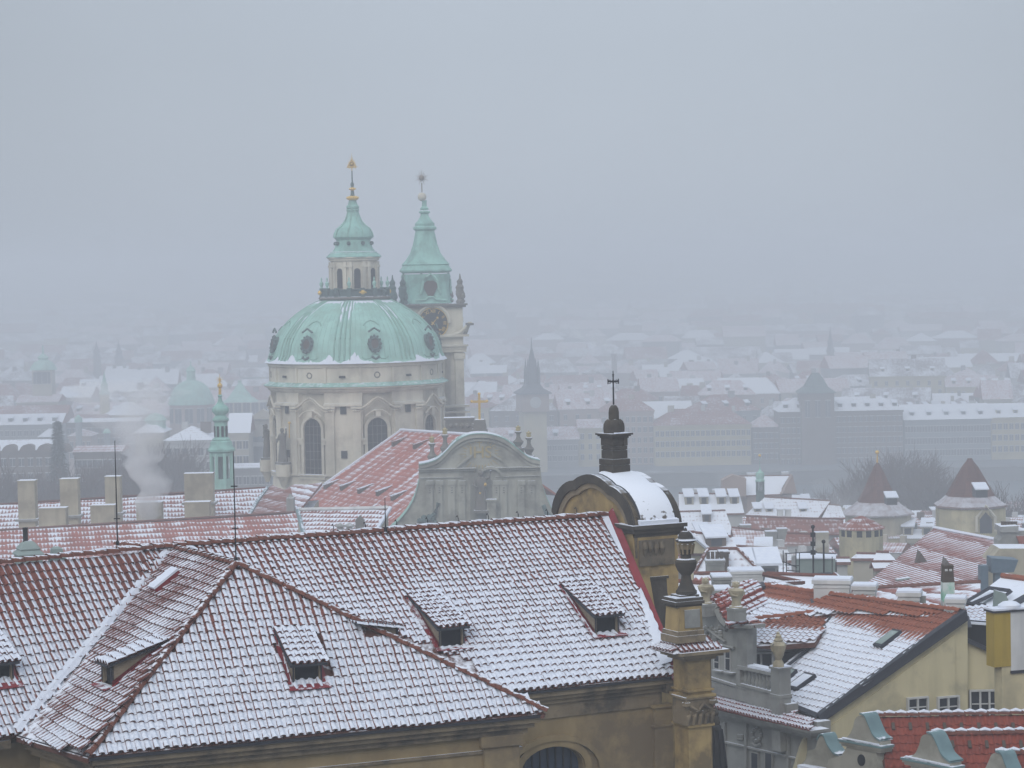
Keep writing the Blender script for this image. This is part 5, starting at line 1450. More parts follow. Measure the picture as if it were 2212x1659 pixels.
def strip(mb, pts, b0, b1, th):
    n_ = len(pts); vs = []
    for x, z in pts: vs += [(x, b0, z), (x, b1, z), (x, b1, z + th), (x, b0, z + th)]
    fs = []
    for i in range(n_ - 1):
        for k in range(4): fs.append((i * 4 + k, i * 4 + (k + 1) % 4, (i + 1) * 4 + (k + 1) % 4, (i + 1) * 4 + k))
    fs += [(3, 2, 1, 0), ((n_ - 1) * 4, (n_ - 1) * 4 + 1, (n_ - 1) * 4 + 2, (n_ - 1) * 4 + 3)]
    mb.add(vs, fs)
def smooth(pts, k=4):
    out_ = []
    for i in range(len(pts) - 1):
        p0 = pts[max(0, i - 1)]; p1 = pts[i]; p2 = pts[i + 1]; p3 = pts[min(len(pts) - 1, i + 2)]
        for j in range(k):
            t = j / k
            out_.append(tuple(0.5 * ((2 * p1[m_]) + (-p0[m_] + p2[m_]) * t + (2 * p0[m_] - 5 * p1[m_] + 4 * p2[m_] - p3[m_]) * t * t + (-p0[m_] + 3 * p1[m_] - 3 * p2[m_] + p3[m_]) * t ** 3) for m_ in (0, 1)))
    return out_ + [tuple(pts[-1])]
asm = smooth(arch)
wp_ = [(W(x, y)[0], W(x, y)[2]) for x, y in asm]
mb = MB(TW); strip(mb, wp_, -0.55, 2.4, 0.45); strip(mb, [(x * 1.0, z - 0.42) for x, z in wp_], -0.28, 0.2, 0.3); mb.build('arched_cornice', M['stone2'], west)
mb = MB(TW); strip(mb, [(x, z + 0.46) for x, z in wp_], -0.65, 2.9, 0.10); mb.build('coping', M['copper_s'], west)
mb = MB(TW); strip(mb, [(x, z + 0.57) for x, z in wp_[:6]], -0.62, 0.6, 0.05); mb.build('coping_snow', M['snow'], west)
mb = MB(TW); strip(mb, [(x, z + 0.57) for x, z in wp_[28:]], -0.62, 0.6, 0.07); mb.build('coping_snow', M['snow'], west)
# teal metal slopes on the sweeping sides
for pts in ([(905, 1040), (893, 1080), (870, 1115), (835, 1150), (800, 1175)], [(1172, 1050), (1185, 1085), (1205, 1118), (1245, 1150), (1290, 1175)]):
    sp_ = smooth(pts); mb = MB(TW); strip(mb, [(W(x, y)[0], W(x, y)[2]) for x, y in sp_], -0.25, 2.6, 0.14); mb.build('side_coping', M['copper'], west)
# horizontal entablature and pilasters
def hb(x0, x1, y0, y1, b, name='entablature', mat='stone2'):
    mb = MB(TW); a = W(x0, y1); c = W(x1, y0); mb.box(a[0], c[0], -b, 0.3, a[2], c[2]); return mb.build(name, M[mat], west)
hb(902, 1028, 1010, 1015, 0.55); hb(1056, 1168, 1007, 1012, 0.55); hb(905, 1026, 1015, 1019, 0.35); hb(1058, 1166, 1012, 1016, 0.35)
hb(907, 1000, 1030, 1033, 0.25); hb(1070, 1165, 1027, 1030, 0.25)
for x0 in (922, 943, 970, 992, 1066, 1082, 1120, 1142):
    hb(x0, x0 + 12, 1046, 1185, 0.28, 'pilaster')
    hb(x0 - 2, x0 + 14, 1038, 1047, 0.42, 'capital')
    for k in range(3): hb(x0 + 4.2, x0 + 7.8, 1052 + 5 * k, 1054.5 + 5 * k, 0.36, 'pendant', 'stone_d')
# niche with statue
mb = MB(TW)
nc_ = W(1039, 1110); nh = nc_[0]
for k in range(9):
    pass
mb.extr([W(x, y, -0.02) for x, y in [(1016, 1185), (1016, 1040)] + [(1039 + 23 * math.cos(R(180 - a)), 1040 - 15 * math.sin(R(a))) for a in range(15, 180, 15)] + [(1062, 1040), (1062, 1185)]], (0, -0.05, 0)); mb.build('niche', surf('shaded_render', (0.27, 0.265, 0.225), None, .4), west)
mb = MB(TW); strip(mb, [(W(1039 + 27 * math.cos(R(180 - a)), 0)[0], W(1039, 1040 - 27 * math.sin(R(a)))[2]) for a in range(0, 181, 12)], -0.6, 0.2, 0.3); mb.build('niche_hood', M['stone2'], west)
for pts in ([(985, 1011), (1000, 1000), (1013, 990), (1020, 985)], [(1095, 1009), (1085, 997), (1070, 988), (1060, 983)]):
    mb = MB(TW); sp_ = smooth(pts); strip(mb, [(W(x, y)[0], W(x, y)[2]) for x, y in sp_], -0.4, 0.2, 0.28); mb.build('inner_pediment', M['stone2'], west)
pst = TW @ V(W(1039, 1100, -0.9))
sg = thing('niche_statue', 'dark robed statue with gilt details standing in the west front niche', 'statue', pst)
statue(sg, pst, 4.6, M['stone_d'], 'figure', arm=1, seed=5)
mb = MB(TW); a = W(1030, 1104); 
mb.box(W(1027, 0)[0], W(1051, 0)[0], -1.6, 0, W(0, 1106)[2], W(0, 1102)[2]); mb.box(W(1029, 0)[0], W(1049, 0)[0], -1.4, 0, W(0, 1185)[2], W(0, 1106)[2]); mb.build('pedestal', M['stone2'], sg)
mb = MB(TW); p_ = W(1046, 1045, -1.0); mb.ball(p_, 0.28, 8); p_ = W(1036, 1063, -1.45); mb.ball(p_, 0.13, 6); mb.build('gilt_detail', M['gold'], sg)
# gilded monogram in rays
mono = M['gold_dull'] = plain('dull_gilding', (0.44, 0.34, 0.13), 0.5)
tx = textmesh('IHS', 1.9, mono, 0.06, 0.02)
p_ = W(1038, 978, -0.08); link('monogram', tx, west, TW @ Matrix.Translation(p_) @ Matrix.Rotation(R(90), 4, 'X'))
mb = MB(TW)
for k in range(30):
    a = 2 * math.pi * k / 30; ca, sa = math.cos(a), math.sin(a); L = 2.7 if k % 2 else 2.1
    c = W(1038, 980, -0.03); 
    if sa > 0.75: L *= 0.8
    mb.extr([(c[0] + 1.7 * ca - 0.06 * sa, c[1], c[2] + 1.35 * sa + 0.06 * ca), (c[0] + 1.7 * ca + 0.06 * sa, c[1], c[2] + 1.35 * sa - 0.06 * ca), (c[0] + L * ca, c[1], c[2] + L * 0.9 * sa)], (0, -0.05, 0))
c = W(1036, 967, -0.1); mb.box(c[0] - 0.06, c[0] + 0.06, -0.12, -0.04, c[2], c[2] + 1.0); mb.box(c[0] - 0.3, c[0] + 0.3, -0.12, -0.04, c[2] + 0.55, c[2] + 0.68)
mb.build('gilded_rays', mono, west)
# corner volutes
for x, sg_ in ((925, -1), (1195, 1)):
    p_ = W(x, 1135, -0.5); mb = MB(TW); mb.lathe([(0.3, -0.4), (1.1, -0.4), (1.1, 0.4), (0.3, 0.4)], 16, (0, 0, 0)) if False else None
    for k in range(16):
        a = k * 0.55; r_ = 1.25 - k * 0.07; mb.ball((p_[0] + r_ * math.cos(a) * sg_, -0.5, p_[2] + r_ * math.sin(a)), 0.32, 6)
    mb.tube([W(x - sg_ * 22, 1085 if sg_ < 0 else 1090, -.5), W(x - sg_ * 15, 1108, -.6), W(x, 1120, -.6), W(x + sg_ * 16, 1125, -.6)], 0.28, 6)
    mb.build('volute', M['copper_dark'], west, True)
# pinnacles with gilt flames
for i, (x, y, yb, D, lab) in enumerate(((1119, 918, 968, WD + 1, 'taller right'), (1142, 930, 985, WD + 6, 'outer right'), (961, 922, 985, WD + 1, 'taller left'), (933, 940, 1003, WD + 6, 'outer left'))):
    top = at(x, y, D); bot = at(x + 1, yb, D); h = top.z - bot.z
    g = thing('pinnacle', 'stone baluster pinnacle with gilt flame on the west gable, the %s one' % lab, 'pinnacle', bot, 'pinnacles on the west gable')
    Tq = Matrix.Translation(bot)
    mb = MB(Tq); mb.lathe([(0.62, -2.2), (0.62, -0.2), (0.72, -0.1), (0.72, 0.05)], 8); mb.build('plinth', M['stone_d'], g)
    mb = MB(Tq); mb.lathe([(0.45, 0), (0.3, .08 * h), (0.55, .22 * h), (0.62, .28 * h), (0.34, .38 * h), (0.22, .5 * h), (0.24, .62 * h), (0.42, .68 * h), (0.42, .72 * h), (0.2, .74 * h)], 12); mb.build('baluster', M['stone_d'], g, True)
    mb = MB(Tq); mb.lathe([(0.15, .73 * h), (0.30, .78 * h), (0.26, .86 * h), (0.34, .92 * h), (0.1, .95 * h), (0.02, h)], 8); mb.build('flame', M['gold_dull'], g, True)
# gold cross on its pedestal behind
cpx = at(1036, 905, 303)
g = thing('gilded_cross', 'gilded cross on a dark stone pedestal above the west gable', 'cross', V((cpx.x, 303, nz(938, 1036, 303))))
k3 = 303 / F
def cz(y): return at(1036, y, 303).z
for (w_, ya, yb, nm) in ((19, 945, 926, 'pedestal'), (15, 926, 910, 'pedestal_block'), (13, 910, 906, 'pedestal_cap')):
    mb = MB(); mb.extr([(cpx.x - w_ * k3, 302, cz(ya)), (cpx.x + w_ * k3, 302, cz(ya)), (cpx.x + (w_ - 3) * k3, 302, cz(yb)), (cpx.x - (w_ - 3) * k3, 302, cz(yb))], (0, 2.2, 0)); mb.build(nm, M['stone_d'], g)
mb = MB(); mb.box(cpx.x - 0.14, cpx.x + 0.14, 302.9, 303.1, cz(906), cz(851)); mb.box(cpx.x - 0.95, cpx.x + 0.95, 302.88, 303.12, cz(870), cz(865))
for dx, yy in ((-0.95, 867), (0.95, 867), (0, 851)): mb.ball((cpx.x + dx, 303, cz(yy)), 0.2, 6)
mb.build('cross', M['gold'], g)
g = thing('attic_wall', 'dark carved stone parapet between belfry and gilded cross', 'wall', V((at(985, 930, 306).x, 306, nz(945, 985, 306))))
mb = MB(); a = at(962, 908, 306); b = at(1024, 945, 306); mb.box(a.x, b.x, 306, 308, b.z, a.z); mb.box(a.x - .2, b.x + .1, 305.8, 308.2, a.z, a.z + .3); mb.build('wall', M['stone_d'], g)
mb = MB()
for k in range(5): mb.ball((a.x + 0.7 + k * 0.7, 305.9, (a.z + b.z) / 2 + 0.4), 0.3, 7)
mb.build('carving', M['stone_d'], g)

# ------------------------------------------------------------------ slender green turret
GD = 300.0; gx_ = at(479, 1000, GD).x
def gzz(y): return at(479, y, GD).z
g = thing('copper_turret', 'slender green copper turret with gilt tip rising behind the chimneys', 'turret', V((gx_, GD, gzz(1080))))
k4 = GD / F
mb = MB()
mb.lathe([(r_ * k4, gzz(y_)) for r_, y_ in ((27, 1110), (27, 1078), (26, 1046), (26.5, 1044), (26.5, 1035), (25, 1034))], 8, (gx_, GD, 0), rot=22.5); mb.build('base', M['copper'], g)
for k in range(8):
    a = R(22.5 + 45 * k); mb = MB(); mb.tube([(gx_ + 23 * k4 * math.cos(a), GD + 23 * k4 * math.sin(a), gzz(1035)), (gx_ + 23 * k4 * math.cos(a), GD + 23 * k4 * math.sin(a), gzz(978))], 0.23, 6); mb.build('column', M['copper'], g)
mb = MB(); mb.lathe([(13 * k4, gzz(1035)), (13 * k4, gzz(978))], 8, (gx_, GD, 0)); mb.build('core', M['copper_dark'], g)
pf = ((23, 985), (24, 978), (30, 974), (30, 970), (27, 967), (24, 960), (23, 954), (19, 951), (20, 949), (15, 945))
mb = MB(); mb.lathe([(r_ * k4, gzz(y_)) for r_, y_ in pf], 16, (gx_, GD, 0), rot=11); mb.build('lower_roof', M['copper_s'], g, True)
mb = MB(); mb.lathe([(14.5 * k4, gzz(950)), (14 * k4, gzz(912)), (18 * k4, gzz(908)), (18 * k4, gzz(905)), (14 * k4, gzz(902)), (11 * k4, gzz(897)), (18 * k4, gzz(889)), (18.5 * k4, gzz(884)), (16 * k4, gzz(879)), (9 * k4, gzz(873)), (5 * k4, gzz(866)), (3.5 * k4, gzz(858)), (5.5 * k4, gzz(855)), (2 * k4, gzz(851))], 20, (gx_, GD, 0)); mb.build('upper_lantern', M['copper_s'], g, True)
for k in range(6):
    a = -90 + (k - 2.5) * 40; T = Matrix.Translation((gx_, GD, 0)) @ Matrix.Rotation(R(a + 90), 4, 'Z'); mb = MB(T); mb.box(-0.16, 0.16, -14.8 * k4, -12 * k4, gzz(943), gzz(920)); mb.build('opening', M['dark'], g)
mb = MB(); mb.tube([(gx_, GD, gzz(852)), (gx_, GD, gzz(818))], [0.2, 0.09], 6); mb.ball((gx_, GD, gzz(833)), 0.34, 10); mb.ball((gx_, GD, gzz(843)), 0.2, 8)
for k in range(8): a = k * math.pi / 4; mb.tube([(gx_, GD, gzz(820)), (gx_ + 0.5 * math.cos(a), GD, gzz(820) + 0.5 * math.sin(a))], [0.05, 0.02], 4)
mb.tube([(gx_, GD, gzz(820)), (gx_, GD, gzz(808))], [0.07, 0.02], 5)
mb.build('gilt_finial', M['gold'], g)
# ================================================================== long roofs and chimneys between the two churches
def roof_face(name, P, px, mat, parent, th=0.3, off=0.0):
    mb = MB(); mb.extr(P.pts(px, off), V((0, 0, -th))); return mb.build(name, mat, parent)
def under(name, pts, mat, parent, H=14, drop=0.35, shrink=0.97):
    c = sum(pts, V((0, 0, 0))) / len(pts)
    q_ = [V((c.x + (p.x - c.x) * shrink, c.y + (p.y - c.y) * shrink, p.z - drop)) for p in pts]
    mb = MB(); mb.extr(q_, V((0, 0, -H))); return mb.build(name, mat, parent)
# annex with snowy grid roof
PA = Plane(at(646, 1101, 238), at(842, 1097, 236), at(658, 1160, 231))
g = thing('annex', 'church annex with a small grid of snowed red tiles between nave and tile ridge', 'building', V((at(740, 1120, 235).x, 236, gz(236))))
apx_ = [(646, 1101), (842, 1097), (795, 1172), (662, 1178), (641, 1106)]
roof_face('roof', PA, apx_, M['redroof_s'], g); under('wall', PA.pts(apx_), M['cream'], g)
ap_ = PA.pts([(646, 1101), (842, 1097)], 0.1)
mb = MB(); mb.tube(ap_, 0.22, 5); mb.build('ridge_flashing', M['white'], g)
mb = MB(); mb.tube(PA.pts([(843, 1097), (800, 1165)], 0.1), 0.2, 5); mb.build('verge_snow', M['snow'], g)
mb = MB(); mb.tube(PA.pts([(643, 1103), (660, 1170)], 0.1), 0.22, 5); mb.build('hip_sheet', M['teal'], g)
c = PA.hit(777, 1143); c2 = at(768, 1118, c.y); k5 = c.y / F
mb = MB(); mb.extr([c + V((-9 * k5, 0, 0)), c + V((9 * k5, 0, 0)), c + V((9 * k5, 0, 18 * k5)), c + V((0, 0, 28 * k5)), c + V((-9 * k5, 0, 20 * k5))], V((0, 1.2, 0))); mb.build('gabled_vent', M['stone_d'], g)
for x in (735, 755):
    c = PA.hit(x, 1150); mb = MB(); mb.lathe([(0.3, -.5), (0.3, .5), (0.5, .55), (0.5, .7), (0.05, .9)], 8, c); mb.build('vent_cowl', M['grey_plaster'], g)

# near long roof
P1 = Plane(at(0, 1147, 238), at(619, 1111, 246), at(300, 1200, 230))
l1 = thing('long_house', 'long red tiled roof in front with melting snow and low chimneys along its ridge', 'house', V((-35, 236, gz(236))))
px1 = [(-120, 1154), (619, 1111), (641, 1107), (660, 1172), (660, 1260), (-120, 1300)]
roof_face('roof', P1, px1, M['redroof_l'], l1)
bk = P1.pts([(-120, 1154), (641, 1107)]); mb = MB(); mb.extr([bk[0], bk[1], bk[1] + V((0, 7, -5)), bk[0] + V((0, 7, -5))], V((0, 0, -.3))); mb.build('rear_roof', M['redroof_l'], l1)
under('wall', P1.pts([(-120, 1160), (630, 1120), (650, 1255), (-120, 1295)]), M['cream'], l1, H=12)
mb = MB(); mb.tube([bk[0] + V((0, 0, .05)), bk[1] + V((0, 0, .05))], 0.14, 5); mb.build('ridge', M['clay'], l1)
# rear long roof
P2 = Plane(at(0, 1090, 262), at(588, 1053, 270), at(300, 1130, 255))
l2 = thing('long_house', 'long rear house with snow speckled red roof and tall square chimneys on it', 'house', V((-35, 262, gz(262))))
px2 = [(-120, 1098), (399, 1068), (575, 1054), (536, 1116), (536, 1140), (-120, 1190)]
roof_face('roof', P2, px2, M['redroof_s'], l2)
bk = P2.pts([(-120, 1098), (575, 1054)]); mb = MB(); mb.extr([bk[0], bk[1], bk[1] + V((0, 7, -5)), bk[0] + V((0, 7, -5))], V((0, 0, -.3))); mb.build('rear_roof', M['redroof_s'], l2)
under('wall', P2.pts([(-120, 1104), (570, 1062), (540, 1140), (-120, 1185)]), M['cream'], l2, H=14)
mb = MB(); mb.tube([bk[0] + V((0, 0, .05)), bk[1] + V((0, 0, .05))], 0.12, 5); mb.build('ridge', M['clay'], l2)
# cross wing: a bare red slope and a snowy slope with a valley
l3 = thing('cross_wing', 'cross wing roof with one bare red slope and one snowy slope below the drum', 'house', V((at(610, 1080, 262).x, 264, gz(262))))
P3 = Plane(at(577, 1054, 270), at(627, 1050, 268), at(640, 1112, 250))
P4 = Plane(at(627, 1050, 268), at(696, 1042, 266), at(641, 1107, 250))
roof_face('roof', P3, [(577, 1054), (590, 1048), (600, 1053), (615, 1058), (627, 1050), (641, 1107), (641, 1125), (530, 1130), (537, 1114)], M['pinkroof2'], l3)
roof_face('snowy_roof', P4, [(627, 1050), (637, 1046), (660, 1047), (696, 1042), (648, 1100), (641, 1107)], M['redroof_s'], l3)
under('wall', P3.pts([(585, 1062), (690, 1050), (640, 1120), (545, 1128)]), M['cream'], l3, H=16, drop=1.5)
mb = MB(); mb.tube(P3.pts([(577, 1054), (556, 1082), (537, 1114)], 0.1), 0.22, 5); mb.build('valley_sheet', M['teal'], l3)
def chim(lab, x0, x1, y0, y1, D, d=1.6, mat='cream', grp='plain square chimneys on the long red roofs', cap=False, snow=False, cat='chimney'):
    a = at(x0, y1, D); b = at(x1, y0, D)
    g = thing('chimney', lab, cat, V(((a.x + b.x) / 2, D, a.z)), grp)
    mb = MB(); h = b.z - a.z
    mb.box(a.x, b.x, D, D + d, a.z - 1.5, b.z - 0.02); mb.build('stack', M[mat], g)
    mb = MB(); mb.box(a.x - 0.05, b.x + 0.05, D - 0.05, D + d + 0.05, b.z - 0.02, b.z + 0.1); mb.build('rim', M['snow'] if snow else M[mat], g)
    if cap:
        mb = MB(); mb.box(a.x - 0.12, b.x + 0.12, D - 0.12, D + d + 0.12, b.z - 0.45, b.z - 0.2); mb.build('cornice', M[mat], g)
    mb = MB(); mb.box(a.x - 0.3, b.x + 0.3, D - 0.3, D + d, a.z - 0.12, a.z + 0.12); mb.build('flashing', M['grey_plaster'], g)
    return g
chim('tall plain cream chimney, leftmost on the rear red roof', 40, 74, 1040, 1124, 250)
chim('tall plain cream chimney, second from the left on the rear roof', 131, 167, 1036, 1116, 251)
chim('tall plain cream chimney just left of the thin lightning rod', 228, 258, 1031, 1110, 252)
chim('widest tall chimney block, directly left of the green turret', 399, 459, 1024, 1088, 256)
chim('low wide chimney block, leftmost along the front ridge', 84, 141, 1099, 1140, 243)
chim('low wide chimney block behind the lightning rod foot', 196, 247, 1093, 1134, 244)
chim('low wide chimney block that the white steam rises from', 295, 348, 1087, 1129, 245)
chim('low chimney block below the widest tall chimney', 399, 452, 1086, 1123, 246)
chim('small grey chimney on the cross wing below the drum', 619, 634, 1076, 1111, 252, grp=None) if False else None
a_ = at(619, 1111, 251); b_ = at(634, 1076, 251)
mb = MB(); mb.box(a_.x, b_.x, 251, 252.5, a_.z - 1, b_.z); mb.lathe([(0.4, 0), (0.05, .4)], 6, ((a_.x + b_.x) / 2, 251.7, b_.z)); mb.build('chimney', M['grey_plaster'], l3)
# lead covered vents close by
def cowl(lab, cx_, ytop, ybot, hw, D, pipe=False):
    c = at(cx_, ybot, D); t = at(cx_, ytop, D); k_ = D / F; H = t.z - c.z
    g = thing('roof_cowl', lab, 'ventilator', c, None)
    T = Matrix.Translation(c) @ Matrix.Rotation(R(24), 4, 'Z')
    def sqp(w0, w1, z0, z1):
        mb.add([(-w0, -w0, z0), (w0, -w0, z0), (w0, w0, z0), (-w0, w0, z0), (-w1, -w1, z1), (w1, -w1, z1), (w1, w1, z1), (-w1, w1, z1)], [(0, 1, 5, 4), (1, 2, 6, 5), (2, 3, 7, 6), (3, 0, 4, 7), (4, 5, 6, 7)])
    w_ = hw * k_ * 0.72
    mb = MB(T)
    if pipe:
        sqp(w_ * .92, w_ * .92, -1.5, H * .38); mb.build('housing', M['lead'], g)
        mb = MB(T); sqp(w_ * 1.05, w_ * 1.05, H * .38, H * .44); sqp(w_ * 1.04, w_ * .72, H * .44, H * .62); sqp(w_ * .8, w_ * .8, H * .62, H * .68); sqp(w_ * .78, w_ * .5, H * .68, H * .9); sqp(w_ * .5, w_ * .3, H * .9, H); mb.build('tiered_lid', M['lead'], g)
    else:
        sqp(w_ * .95, w_ * .95, -1.5, H * .25); sqp(w_ * 1.1, w_ * .8, H * .25, H * .4); sqp(w_ * .75, w_ * .65, H * .4, H * .85); sqp(w_ * .65, w_ * .25, H * .85, H); mb.build('tiered_lid', M['lead'], g)
    return g, T, H
M['lead'] = surf('pale_green_lead', (0.30, 0.36, 0.34), (0.24, 0.30, 0.29), 1.5, snow=0.3, snow_lo=0.9, snow_hi=0.97)
g, T, H = cowl('stepped pale green lead ventilator with a dark pipe behind the ridge', 62, 1168, 1216, 38, 95, True)
mb = MB(T); k_ = 95 / F; mb.lathe([(5.5 * k_, H * .95), (5.5 * k_, H + 27 * k_), (6 * k_, H + 27 * k_), (6 * k_, H + 29 * k_)], 12, (-0.1, 0, 0)); mb.build('pipe', M['iron'], g)
cowl('smaller pale green lead ventilator right of the piped one', 123, 1180, 1212, 23, 96)

# ================================================================== steam
def steammat(name, dens, scale, seedv, thr=0.42):
    m = bpy.data.materials.new(name); m.use_nodes = True; t = m.node_tree; t.nodes.clear()
    o = t.nodes.new('ShaderNodeOutputMaterial'); p = t.nodes.new('ShaderNodeVolumePrincipled')
    p.inputs['Color'].default_value = (1.0, 1.0, 1.0, 1); p.inputs['Anisotropy'].default_value = 0.0
    t.links.new(p.outputs[0], o.inputs['Volume'])
    tcn = t.nodes.new('ShaderNodeNewGeometry'); mp = t.nodes.new('ShaderNodeMapping'); mp.inputs['Location'].default_value = (seedv, 0, 0)
    t.links.new(tcn.outputs['Position'], mp.inputs[0])
    n = noise_(t, mp.outputs[0], scale, 4, 0.6)
    # soft edge: the generated box coordinates run 0..1 over the plume
    tg = t.nodes.new('ShaderNodeTexCoord')
    sp = t.nodes.new('ShaderNodeSeparateXYZ'); t.links.new(tg.outputs['Generated'], sp.inputs[0])
    t.links.new(math_(t, 'MULTIPLY', mapr(t, n, thr, thr + 0.25, 0, dens), mapr(t, sp.outputs['Z'], 0.0, 1.0, 1.0, 0.10)), p.inputs['Density'])
    return m
def plume(lab, pts, D, name='steam', dens=0.12, scale=0.35, sd=0.0, thr=0.4):
    """pts: x, y, radius in the picture at distance D"""
    k_ = D / F; mb = MB(); ps = []; rs = []
    for i, (x, y, r_) in enumerate(pts):
        p = at(x, y, D); ps.append(p); rs.append(r_ * k_ * 1.6)
    # subdivide with wobble
    P2_ = []; R2 = []
    for i in range(len(ps) - 1):
        for j in range(4):
            t_ = j / 4; P2_.append(ps[i].lerp(ps[i + 1], t_) + V((noise.noise(V((i * 4 + j, sd, 0)) * 0.7) * rs[i] * 0.5, 0, 0))); R2.append((rs[i] + (rs[i + 1] - rs[i]) * t_) * (1 + 0.25 * noise.noise(V((i * 4 + j, sd + 9, 3)) * 0.9)))
    P2_.append(ps[-1]); R2.append(rs[-1] * 0.5)
    seg = 18; vs = []; fs = []
    for i, p in enumerate(P2_):
        for k in range(seg):
            a = 2 * math.pi * k / seg; rr_ = R2[i] * (1 + 0.3 * noise.noise(V((math.cos(a) * 1.5, math.sin(a) * 1.5, i * 0.35 + sd))))
            vs.append(p + V((math.cos(a) * rr_, math.sin(a) * rr_, 0)))
    for i in range(len(P2_) - 1):
        for k in range(seg):
            k2 = (k + 1) % seg; fs.append((i * seg + k, i * seg + k2, (i + 1) * seg + k2, (i + 1) * seg + k))
    fs.append(list(range(seg))[::-1]); fs.append([(len(P2_) - 1) * seg + k for k in range(seg)])
    mb.add(vs, fs)
    return tag(mb.build(name, steammat(name, dens, scale, sd, thr), None, True), lab, 'steam', kind='stuff')
plume('white steam rising from the low chimney', [(322, 1150, 12), (320, 1100, 16), (326, 1060, 22), (318, 1020, 26), (305, 985, 26), (292, 950, 36), (286, 900, 52), (270, 860, 70), (262, 820, 80)], 244, dens=0.9, scale=0.22, sd=1.0)
plume('thin steam drifting over roofs on the right', [(1640, 1240, 14), (1650, 1210, 34), (1690, 1180, 50), (1740, 1165, 50)], 190, dens=0.6, scale=0.35, sd=14.0)
plume('steam over the river wall', [(1575, 1060, 10), (1570, 1035, 20), (1560, 1012, 24)], 600, dens=0.10, scale=0.12, sd=23.0)
plume('steam from the far chimney stack', [(1328, 768, 5), (1312, 752, 12), (1290, 738, 18), (1262, 722, 24), (1235, 700, 26)], 1150, dens=0.2, scale=0.07, sd=31.0)
plume('steam beside the pointed tower roofs', [(1800, 1110, 16), (1810, 1070, 34), (1822, 1030, 40)], 300, dens=0.12, scale=0.25, sd=41.0)
# ================================================================== city
WN = list(WALLS)
def cityhouse(name, lab, cat, x0, x1, yr, ye, D, depth=14, wall='cream', roof='snowroof', hip=0.0, wins=None, dorm=0, chims=0, grp=None, base=None, par=None, ph=3.5, skew=0.0, mansard=False, winw=1.15, cw=1.0):
    """a house seen front on: picture columns x0..x1, ridge row yr, eave row ye, at distance D"""
    a = at(x0, ye, D); b = at(x1, ye, D)
    zb0 = gz(D) - 0.5 if base is None else base
    xd = V((b.x - a.x, 0, 0)); W_ = xd.length
    ang = skew
    c = V(((a.x + b.x) / 2, D, 0)); T = Matrix.Translation(c) @ Matrix.Rotation(R(ang), 4, 'Z')
    ze_ = (a.z + b.z) / 2
    g = par or thing(name, lab, cat, V((c.x, D, zb0)), grp)
    run = depth / 2
    zr_ = at((x0 + x1) / 2, yr, D + run).z
    zr_ = max(zr_, ze_ + 0.5)
    h = W_ / 2
    mb = MB(T); mb.box(-h, h, 0, depth, zb0, ze_)
    if hip == 0:
        for sx in (-h, h - 0.01): mb.add([(sx, 0, ze_), (sx, depth, ze_), (sx, run, zr_ - 0.05)], [(0, 1, 2), (2, 1, 0)])
    wo_ = mb.build('wall', WALLS[wall] if wall in WALLS else M[wall], g)
    hh = min(hip, h * 0.98); e = 0.5
    pts = [(-h - e, -e, ze_ - 0.1), (h + e, -e, ze_ - 0.1), (h + e, depth + e, ze_ - 0.1), (-h - e, depth + e, ze_ - 0.1), (-h + hh - (e if hh == 0 else 0), run, zr_), (h - hh + (e if hh == 0 else 0), run, zr_)]
    mb = MB(T); mb.add(pts, [(0, 1, 5, 4), (2, 3, 4, 5), (1, 2, 5), (3, 0, 4), (3, 2, 1, 0)])
    rf = mb.build('roof', M[roof], g)
    mb = MB(T); mb.box(-h - 0.25, h + 0.25, -0.35, 0.1, ze_ - 0.75, ze_ - 0.12); mb.build('cornice', WALLS[wall] if wall in WALLS else M[wall], g)
    if wins:
        nx, ny = wins
        H = ze_ - zb0 - 1.2
        for j in range(ny):
            for i in range(nx):
                p = T @ V((-h + W_ * (i + 0.5) / nx, -0.02, ze_ - 1.2 - ph * (j + 1) + 0.9))
                if p.z < zb0 + 0.3: continue
                link('window', win_mesh(winw, ph * 0.5), g, wallmat_frame(p, T.to_3x3() @ V((1, 0, 0)), T.to_3x3() @ V((0, -1, 0))))
    sl_ = (zr_ - ze_) / run
    for i in range(dorm):
        xx = -h + W_ * (i + 0.5) / dorm; mb = MB(T)
        y0 = run * 0.25; z0 = ze_ + sl_ * y0
        mb.box(xx - 0.7, xx + 0.7, y0, y0 + 1.8, z0 - 0.2, z0 + 1.2); d_ = mb.build('dormer', WALLS[wall] if wall in WALLS else M[wall], rf)
        mb = MB(T); mb.extr([(xx - 0.95, y0 - 0.25, z0 + 1.15), (xx + 0.95, y0 - 0.25, z0 + 1.15), (xx + 0.95, y0 + 2.8, z0 + 2.0), (xx - 0.95, y0 + 2.8, z0 + 2.0)], (0, 0, 0.18)); mb.build('dormer_roof', M['snow'], rf)
        mb = MB(T); mb.box(xx - 0.45, xx + 0.45, y0 - 0.05, y0 + 0.1, z0 + 0.15, z0 + 0.95); mb.build('dormer_window', M['farwin'], rf)
    for i in range(chims):
        xx = -h + W_ * (i + 0.6) / chims + rnd.uniform(-1, 1); w_ = rnd.uniform(0.5, 1.2) * cw
        mb = MB(T); yy = run + rnd.choice((-1.5, 0.2)); mb.box(xx - w_, xx + w_, yy, yy + 0.9, zr_ - 1.6, zr_ + rnd.uniform(0.6, 1.5)); mb.build('chimney', WALLS[rnd.choice(('cream', 'grey', 'white', 'brown'))], rf)
    return g, T, ze_, zr_
CH = cityhouse
